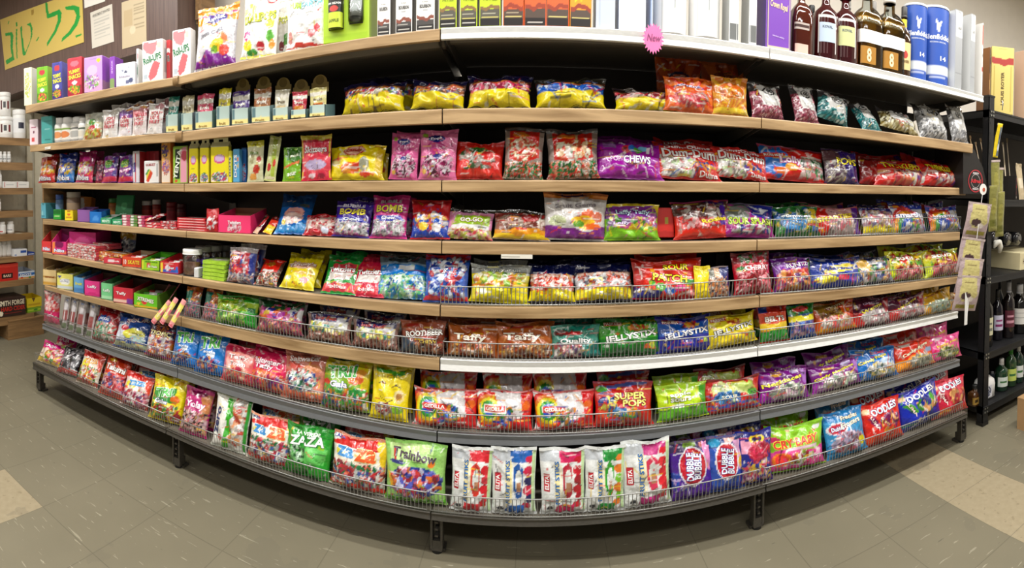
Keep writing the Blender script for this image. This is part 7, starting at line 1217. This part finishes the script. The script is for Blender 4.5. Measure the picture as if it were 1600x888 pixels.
bag(k, 500, 584, 558, 'yellow green fruit bag with big green exclamation word', '8cb428', [('B', .82, 1, 'd8cc28'), ('R', .85, 0, 1, .9, 'e0cc20'), ('T', 'TRi!', .42, .76, .62, .26, '3aa83c', 'f0f4e8', 6), ('T', 'Gala', .4, .5, .4, .12, 'f4f4f8', '3a3a90'), ('E', .74, .62, .15, .1, 'e0702c'), ('E', .1, .5, .1, .08, 'd8482c'), ('E', .82, .75, .1, .07, 'e0a038'), ('Q', .05, .04, .95, .42, ['3aa050', 'c84a4c', '4a70a0', 'e8e0d0', 'd8902c', '58b048'], .08)], T=.36, lean=18, back=552)
bag(k, 576, 645, 567, 'lemon yellow smiling fruit candy bag', 'f0dc1c', [('B', .86, 1, 'ccb818'), ('P', [(.1, .94), (.85, .9), (.8, .82), (.1, .86)], '58a82c'), ('T', 'Fruit', .7, .85, .3, .1, '3a8a28', None, 20), ('P', [(.2, .66), (.3, .7), (.4, .66), (.4, .64), (.3, .67), (.2, .64)], '5a4a14'), ('P', [(.55, .6), (.68, .66), (.8, .6), (.8, .58), (.68, .63), (.55, .58)], '5a4a14'), ('P', [(.25, .42), (.5, .34), (.75, .42), (.5, .31)], '5a4a14'), ('E', .78, .44, .14, .12, 'e8d8a0'), ('E', .78, .44, .08, .07, 'b88a50'), ('C', .4, .2, .24, .1, ['e8e0d8', 'a83a38', 'c8b0a8'], .06), ('E', .75, .2, .15, .07, '90c030')], T=.36, lean=16, back=560)
gd = [('F', .22, .5, .34, ['f0f0f0', 'd83028', 'e88a20', 'e8dc30', '3ca03c', '2a60c0', '6a3a9c']), ('P', [(.32, .95), (.78, .95), (.85, .3), (.45, .3)], 'dcd8d8'), ('C', .55, .36, .16, .2, ['e8a040', '3a70c8', '50a850', 'd8c0c0'], .06), ('R', .12, .44, .54, .62, 'f0ece4'), ('R', .135, .46, .525, .60, 'd84020'), ('T', 'GEDILLA', .33, .53, .34, .09, 'f8f4f0'), ('E', .9, .62, .07, .12, 'e87828'), ('R', .3, .2, .5, .25, '2a3a9c')]
for j, (a_, b_, yt_) in enumerate(((644, 750, 603), (742, 834, 607), (832, 932, 607))):
    bag(k, a_, b_, yt_, ['red rainbow swirl candy bag, left of the three', 'red rainbow swirl candy bag, middle of the three', 'red rainbow swirl candy bag, right of the three'][j], 'd4242a', gd, T=.34, lean=16, back=[580, 582, 580][j])
bag(k, 926, 1022, 592, 'red pops candy bag with lumpy yellow words', 'cc2c28', [('B', .78, 1, 'b82420'), ('P', [(.2, .9), (.9, 1), (.9, .9), (.2, .82)], '5a68a8'), ('E', .12, .82, .1, .08, '58a83c'), ('T', 'SUPER', .6, .66, .56, .15, 'f0e878', '7a1814'), ('T', 'POPS', .68, .5, .42, .14, 'f0e878', '7a1814'), ('C', .2, .5, .14, .12, ['e8e070', '3060b0', 'd84838'], .08), ('C', .5, .3, .3, .1, ['4a90c8', '2a60b0', 'e8a038', '58a048'], .07), ('E', .12, .28, .08, .09, 'd85838'), ('B', 0, .14, 'c03a28')], T=.34, lean=16, back=578)
bag(k, 1022, 1108, 592, 'lime green candy bag with white bubbly words', 'c4e02c', [('B', .78, 1, 'a8c838'), ('T', 'apple', .45, .7, .42, .12, 'f6f8ec', '8aa828'), ('T', 'sours', .45, .57, .42, .12, 'f6f8ec', '8aa828'), ('B', .0, .34, '70b82c', .02), ('R', .25, .36, .5, .44, 'f0f4e8'), ('R', .75, .55, .9, .68, 'd8e8b0'), ('R', .85, .0, 1, .9, '58a830')], T=.32, lean=14, back=585)
bag(k, 1096, 1190, 584, 'red candy bag with green grape bunch', 'cc3022', [('C', .5, .72, .38, .16, ['d0e088', 'b8d060', 'e8f0b0'], .08), ('C', .4, .45, .25, .12, ['4a90d0', '3a78c0', '70b0e0'], .08), ('T', 'SOUR', .42, .46, .3, .1, 'f0f0e0'), ('E', .85, .5, .1, .12, '58a838'), ('B', .2, .26, '3a58a8', .03), ('B', .1, .14, '3a58a8', .03), ('B', .92, 1, '8a1c18')], T=.34, lean=14, back=574)
for j, (a_, b_, yt_, w_) in enumerate(((1180, 1266, 570, 'Necklaces'), (1260, 1348, 556, 'Candy Necklace'))):
    bag(k, a_, b_, yt_, ['purple candy necklace bag with yellow words, left', 'purple candy necklace bag with yellow words, right'][j], '8c1f94', [('E', .35, .82, .12, .06, 'd8a838'), ('E', .72, .86, .1, .07, 'c8b8e0'), ('T', w_, .45, .6, .84, .12, 'f2e63c', '4a1050', 8), ('C', .55, .28, .38, .22, ['e0e0dc', 'd8b8c8', 'b0c8b0', 'f0ecd8', '8a8a90'], .05), ('R', 0, 0, .1, .3, 'b03ab0'), ('P', [(.85, .9), (1, .8), (1, .4), (.9, .5)], 'b87cd0')], T=.36, lean=20, yaw=-2, back=yt_ - 8)
bag(k, 1326, 1404, 538, 'bright blue candy pops bag with yellow words', '1f7cc4', [('T', 'COMET', .6, .84, .4, .1, 'c03a58'), ('T', 'Candy Pops', .4, .62, .66, .12, 'f2e63c', '14407c', 10), ('C', .6, .28, .34, .22, ['e8e8e4', 'e0c870', 'a8c0d8', 'f4f0e8', '70886c'], .05), ('P', [(.55, .6), (.85, .65), (.8, .45), (.6, .45)], 'c8dcf0')], T=.36, lean=20, yaw=-2, back=532)
bag(k, 1390, 1462, 524, 'red orange candy rings bag with clear window', 'e0401f', [('B', .0, .42, 'f0a024', .05), ('E', .3, .88, .16, .06, 'e8e0d8'), ('T', 'Candy Rings', .5, .64, .72, .14, 'f6eecc', 'a02014', 12), ('E', .85, .55, .1, .09, '8aa0c0'), ('C', .6, .24, .32, .2, ['c8c4b8', '8a8a78', 'e0dcc8', 'a0a898'], .05)], T=.36, lean=18, yaw=-3, back=518)
bag(k, 1444, 1503, 518, 'pink fuzzy fruit candy bag at the right end', 'e8559c', [('E', .3, .86, .14, .06, 'f0d8e0'), ('T', 'Fuzzy Fruit', .55, .62, .7, .12, 'f0c83c', 'a0205c', 8), ('C', .55, .28, .34, .22, ['8a9a40', 'c8c870', '506a28', 'd8d8b0'], .06)], T=.36, lean=16, yaw=-3, back=508)

# ================================================================== BOTTOM SHELF
k = 'H'
bag(k, 57, 108, 531, 'magenta and white soft candy bag, leftmost', 'e8d8c8', [('B', .62, 1, 'd8188c'), ('T', 'ZAZA', .4, .78, .5, .12, 'f4f0f4'), ('B', 0, .25, 'f0d02c'), ('Q', .4, .15, .95, .6, ['e86a50', '58a03c', 'f4f0e8', 'e8c040', 'd84a78'], .1), ('E', .85, .95, .14, .08, '7aa83a')], T=.34, lean=34, back=525)
bag(k, 88, 134, 541, 'black white licorice candy bag', '2c2a2e', [('P', [(.1, .6), (.8, .75), (.7, .5), (.1, .45)], 'd8d0dc'), ('Q', .1, .05, .95, .9, ['5a565c', 'e0dce0', '1a181c', '8a868c'], .1), ('B', 0, .18, 'b8302c')], T=.34, lean=34, back=536)
fz = lambda t1, c1: [('B', .8, 1, 'd8342c'), ('P', [(.65, 1), (1, 1), (1, .4), (.85, .6)], 'e8502c'), ('E', .3, .62, .22, .12, 'e8e040'), ('T', t1, .5, .7, .6, .16, c1, 'f4f0e8', 6), ('Q', .05, .15, .9, .52, ['e86040', '50a840', 'f0e8d8', 'e8b038', 'c83a48', 'f0f0ec'], .09), ('B', 0, .14, 'b04030')]
bag(k, 118, 168, 546, 'white and orange mixed candy bag with yellow sun', 'ece0d0', fz('zaza', 'e8982c'), T=.34, lean=28, back=540)
bag(k, 153, 210, 551, 'orange and red candy bag with white slanted word', 'd84c1c', [('B', .82, 1, 'c03a18'), ('E', .3, .86, .12, .05, 'e8c030'), ('T', 'Takumi', .5, .66, .8, .14, 'f6f0ea', '3a1c1c', -4), ('B', 0, .5, 'c83848', .03), ('Q', .05, .12, .95, .5, ['d84a58', 'f0c0c0', '5a70b0', 'b02a3c', 'e89090'], .08), ('B', 0, .1, 'b8442c')], T=.34, lean=26, back=545)
bag(k, 187, 244, 578, 'white and red taffy style bag with colourful curls', 'e4d4d0', fz('zaza', '3a90d0') + [('Q', .05, .1, .95, .45, ['a83a60', 'e0a0b0', 'c84858', 'f0e8e8', '7a4a80'], .08)], T=.34, lean=24, back=570)
bag(k, 231, 297, 583, 'yellow fruit candy bag with green white letters', 'ecdc20', [('P', [(.1, .7), (.8, .75), (.75, .4), (.1, .4)], '3a9a3c'), ('T', 'TRi', .42, .62, .5, .2, '58c050', 'f4f8f0', 10), ('T', 'Gala', .4, .42, .4, .1, 'f0f4f8', '2a3a90'), ('E', .78, .5, .12, .1, 'e07a2c'), ('Q', .1, .05, .95, .34, ['c84a38', '58a040', 'e8c040', 'a8303c'], .09), ('E', .8, .88, .1, .06, 'd8b010')], T=.34, lean=22, back=575)
bag(k, 279, 337, 602, 'magenta candy bag with white pink script', 'c02880', [('P', [(.6, .9), (1, .9), (1, .5), (.75, .5)], 'c88a58'), ('T', 'Yolay', .48, .62, .7, .18, 'f4e0ec', 'c02a80'), ('Q', .05, .08, .95, .48, ['d8b8c0', '8a5a58', 'e8a0a0', '4a3a3c', 'c8a070', 'f0d0c8'], .08), ('E', .5, .88, .3, .06, '8a1c58')], T=.34, lean=22, back=596)
bag(k, 329, 397, 612, 'white candy bag with green stripe and dark side word', 'ecebe4', [('P', [(.3, 1), (.5, 1), (.6, .5), (.5, 0), (.36, 0), (.42, .5)], '48b02c'), ('T', 'zero', .14, .5, .5, .14, '2a3a6c', None, 86), ('Q', .55, .15, .95, .95, ['e8a878', 'f0e0d0', 'd86048', 'e8e8e0', 'c8c0b8', 'f4f4f0'], .1), ('E', .28, .2, .08, .06, 'd05040'), ('R', .9, 0, 1, 1, '3aa03c')], T=.3, lean=16, yaw=0)
def laza(x0, x1, yt, lab, **kw): bag('H', x0, x1, yt, lab, 'e8e0d4', [('B', .72, 1, 'd82a26', .04), ('P', [(.78, 1), (1, 1), (1, .3), (.88, .55)], 'f0d028'), ('P', [(.0, 1), (.18, 1), (.14, .86), (0, .84)], 'e8ece8'), ('T', 'LAZA', .13, .92, .2, .05, '3a3a98'), ('P', [(.04, .76), (.86, .78), (.9, .56), (.05, .52)], 'f4f0e6'), ('T', 'za', .26, .68, .32, .18, '3a8ccc', 'f0f4f4'), ('T', 'za', .64, .68, .38, .22, 'e8622c', 'f4e8a0'), ('E', .17, .66, .09, .09, 'e8dc30'), ('P', [(.06, .56), (.92, .56), (.92, .5), (.06, .5)], 'e8dcc8'), ('Q', .03, .16, .97, .5, ['a83a50', 'e8e4e0', '3a8a58', 'e88a70', '5a6aa8', 'c8c8c4', 'd84a58'], .07), ('B', .05, .14, 'c84030', .02), ('B', 0, .05, '5aa03c', .01)], T=.32, yaw=0, **kw)
laza(384, 468, 641, 'red white mixed sweets bag with rainbow letters, left', lean=16, back=622)
bag(k, 441, 524, 656, 'bright green sweets bag with white letters', '34a838', [('B', .86, 1, '2a9434'), ('T', 'LA VERDE', .5, .84, .5, .07, 'e8f4e8'), ('T', 'ZAZA', .5, .7, .74, .18, 'f4f8f4', '1c7a28', 4), ('C', .3, .42, .22, .14, ['2a6a34', '88c880', '1c5a28', 'c8e8c8'], .06), ('P', [(.5, .6), (.95, .6), (.9, .3), (.5, .3)], '78d070'), ('E', .82, .62, .07, .04, '98c83a'), ('B', 0, .2, '2c9a30', .02)], T=.34, lean=14, back=640)
laza(514, 611, 671, 'red white mixed sweets bag with rainbow letters, right', lean=12, back=653)
bag(k, 600, 700, 683, 'pale green rainbow candy bag with dark blue oval', 'a4d07a', [('B', .88, 1, '8ec060'), ('P', [(.08, .95), (.8, .95), (.8, .7), (.1, .7)], 'c8e4a0'), ('T', 'Trainbow', .5, .78, .72, .15, '4a3a48', None, -6), ('P', [(.14, .9), (.2, .9), (.2, .7), (.16, .7)], 'd83a38'), ('E', .78, .66, .06, .05, 'e88a30'), ('E', .22, .66, .14, .03, '30408c'), ('E', .52, .37, .44, .25, '24509c'), ('C', .52, .37, .41, .22, ['2a3a98', 'd85048', 'e8a0c0', 'e88a40', '6a70c8', 'd8d8f0', 'b83a50'], .075), ('P', [(.04, .5), (.2, .3), (.1, .25)], 'f0b83c'), ('B', 0, .08, '70b83c', .02)], T=.32, lean=10)
def stik(x0, x1, yt, lab, c1, c2, c3, c4, **kw):
    bag('H', x0, x1, yt, lab, 'e6e8e6', [('P', [(.42, .97), (.95, .97), (.9, .78), (.45, .78)], c1), ('P', [(0, .97), (.42, .97), (.45, .8), (0, .8)], 'c8ccd0'), ('R', .06, .36, .2, .62, 'b8243c'), ('R', .08, .38, .18, .60, 'd84050'), ('T', 'ELITA', .13, .49, .2, .09, 'f6f0f0', None, 90), ('R', .31, .2, .44, .80, 'f0e4b0'), ('T', 'FRUIT STIKS', .37, .5, .62, .10, '2068b0', None, 90), ('P', [(.5, .7), (.62, .78), (.72, .7), (.7, .3), (.58, .24), (.5, .4)], c2), ('E', .62, .52, .08, .16, 'e0e4e0'), ('R', .58, .36, .68, .5, 'b88a6c'), ('E', .86, .82, .1, .05, c3), ('E', .84, .66, .11, .07, c3), ('E', .87, .52, .12, .07, c4), ('E', .84, .38, .12, .07, c3), ('E', .88, .26, .1, .06, c4), ('E', .8, .16, .1, .05, c3), ('P', [(.35, .16), (.75, .16), (.72, .03), (.3, .03)], c1), ('E', .2, .1, .08, .03, '4a4a50'), ('R', .92, .05, 1, .95, 'c8e0b0'), ('R', .46, .2, .48, .75, 'f0e8c0')], T=.28, seal='dfe2e0', **kw)
stik(702, 772, 694, 'white fruit sticks bag with red fruit, far left', 'd83a48', 'd84838', 'd02c38', 'e04858', lean=8)
stik(766, 839, 697, 'white fruit sticks bag with blue top and dark berries', '2a70b8', '2a6ab0', 'd03058', '30306c', lean=8)
stik(842, 917, 697, 'white fruit sticks bag with pink top and cherries', 'd83070', 'b83048', 'c8283c', 'a82838', lean=8)
stik(911, 978, 695, 'white fruit sticks bag with green top and apple', '2a9a48', '3aa838', 'e08838', '88c83c', lean=8)
stik(969, 1050, 682, 'white fruit sticks bag with magenta top and strawberries', 'c83a8c', 'd84868', 'e03040', 'd82c3c', lean=8)
db = [('E', .5, .55, .33, .33, 'e8e8f0'), ('E', .5, .55, .30, .30, 'c8243c'), ('T', 'DUBBLE', .42, .56, .44, .17, 'f0f2fa', '2a3a9c', 84), ('T', 'BUBBLE', .6, .54, .42, .17, 'f0f2fa', '2a3a9c', 84)]
bag(k, 1042, 1118, 680, 'violet bubble gum bag with big red oval', '5a2a98', [('B', .8, 1, '4a3a68'), ('E', .45, .92, .14, .07, '7a9a38'), ('E', .8, .9, .12, .06, 'a83a30'), ('Q', 0, .05, .3, .45, ['7a3ab8', '3a5ab8', 'c8b8e0'], .08), ('P', [(.75, .95), (.95, .9), (.95, .4), (.8, .5)], 'e89ac8')] + db + [('B', 0, .16, '6a34a8')], T=.34, lean=12, back=672)
bag(k, 1102, 1164, 675, 'blue pink bubble gum bag with big red oval', '3a62b8', [('B', .8, 1, '2a4a88'), ('E', .2, .88, .16, .08, '3aa0c8'), ('E', .6, .92, .14, .07, 'e8b8b0'), ('P', [(.7, .9), (1, .9), (1, .3), (.8, .4)], 'd8a8cc')] + db + [('B', 0, .14, '24409c'), ('E', .9, .5, .08, .1, 'e8c040')], T=.34, lean=12, back=668)
bag(k, 1148, 1208, 668, 'navy and pink gum bag with yellow pair of glasses', '2c3490', [('E', .55, .84, .22, .09, 'e8d030'), ('E', .5, .84, .07, .05, '3a2a5a'), ('E', .64, .85, .06, .05, '3a2a5a'), ('P', [(.1, .85), (.4, .8), (.35, .6), (.1, .6)], 'e8a8c0'), ('C', .6, .6, .32, .16, ['d02a50', 'e84870', 'b82048'], .1), ('Q', .1, .05, .95, .42, ['c84a60', 'e0b8c8', '3a4aa8', 'e8c850', '8a3a70'], .09)], T=.34, lean=12, back=662)
bag(k, 1192, 1290, 654, 'lime and pink gum bag with red party words', '9ad030', [('B', .0, .45, 'e0489c', .03), ('E', .1, .72, .1, .07, 'd83a78'), ('T', 'CRY BABY', .48, .62, .78, .18, 'e03c34', 'f4e84a', 2), ('R', .3, .46, .85, .52, 'e8c8d8'), ('E', .2, .28, .16, .16, 'f08a30'), ('E', .2, .28, .11, .11, 'e84a40'), ('C', .55, .26, .2, .12, ['e8e0e0', 'a8c850', 'd84a58', 'f0c040'], .07), ('R', .82, .2, .92, .4, 'f0b0d0'), ('E', .88, .86, .06, .05, 'e8e8e8')], T=.34, lean=16, yaw=-2, back=645)
bag(k, 1280, 1356, 630, 'sky blue frosted gum bag with red white oval', '3a9ccc', [('B', .8, 1, '2a84bc'), ('T', 'Freezies', .62, .82, .44, .1, 'f0e0c0', '1c5a8a'), ('T', 'Frosters', .62, .68, .5, .11, 'f2ead0', '1c5a8a', 6), ('E', .28, .62, .24, .13, 'e8e8f0'), ('E', .28, .62, .21, .11, 'c8304c'), ('T', 'Dubble', .28, .62, .3, .09, 'f0f2fa', '2a3a9c'), ('C', .5, .3, .4, .2, ['b8a0b8', '9a9ab0', 'd8c8d8', 'b85a6c'], .06), ('E', .85, .25, .1, .1, 'd8d030')], T=.34, lean=18, yaw=-3, back=622)
def ood(x0, x1, yt, lab, base, c2, c3, **kw): bag('H', x0, x1, yt, lab, base, [('E', .12, .82, .1, .07, 'f0c8a0'), ('T', 'OODLES', .55, .8, .66, .17, 'f4f6fa', '1c2a80', 6), ('P', [(.1, .65), (.25, .68), (.4, .4), (.3, .36)], c2), ('T', 'LUMA', .25, .52, .3, .08, 'f0d8d0', None, -60), ('C', .66, .5, .24, .16, [c2, c3, 'e8b070'], .09), ('B', 0, .22, c3, .03)], T=.34, yaw=-3, **kw)
ood(1340, 1412, 617, 'red orange gum bag with white blue words', 'd8301c', '8a2a6a', 'd84a1c', lean=16, back=608)
ood(1393, 1473, 590, 'royal blue gum bag with white words', '1c38b8', '58a82c', '1a3098', lean=16, tilt=-3, back=585)
ood(1448, 1512, 583, 'crimson pink gum bag with white words at the right end', 'd0284c', 'a81c3c', 'c8402c', lean=14, back=578)
bpy.context.view_layer.update()
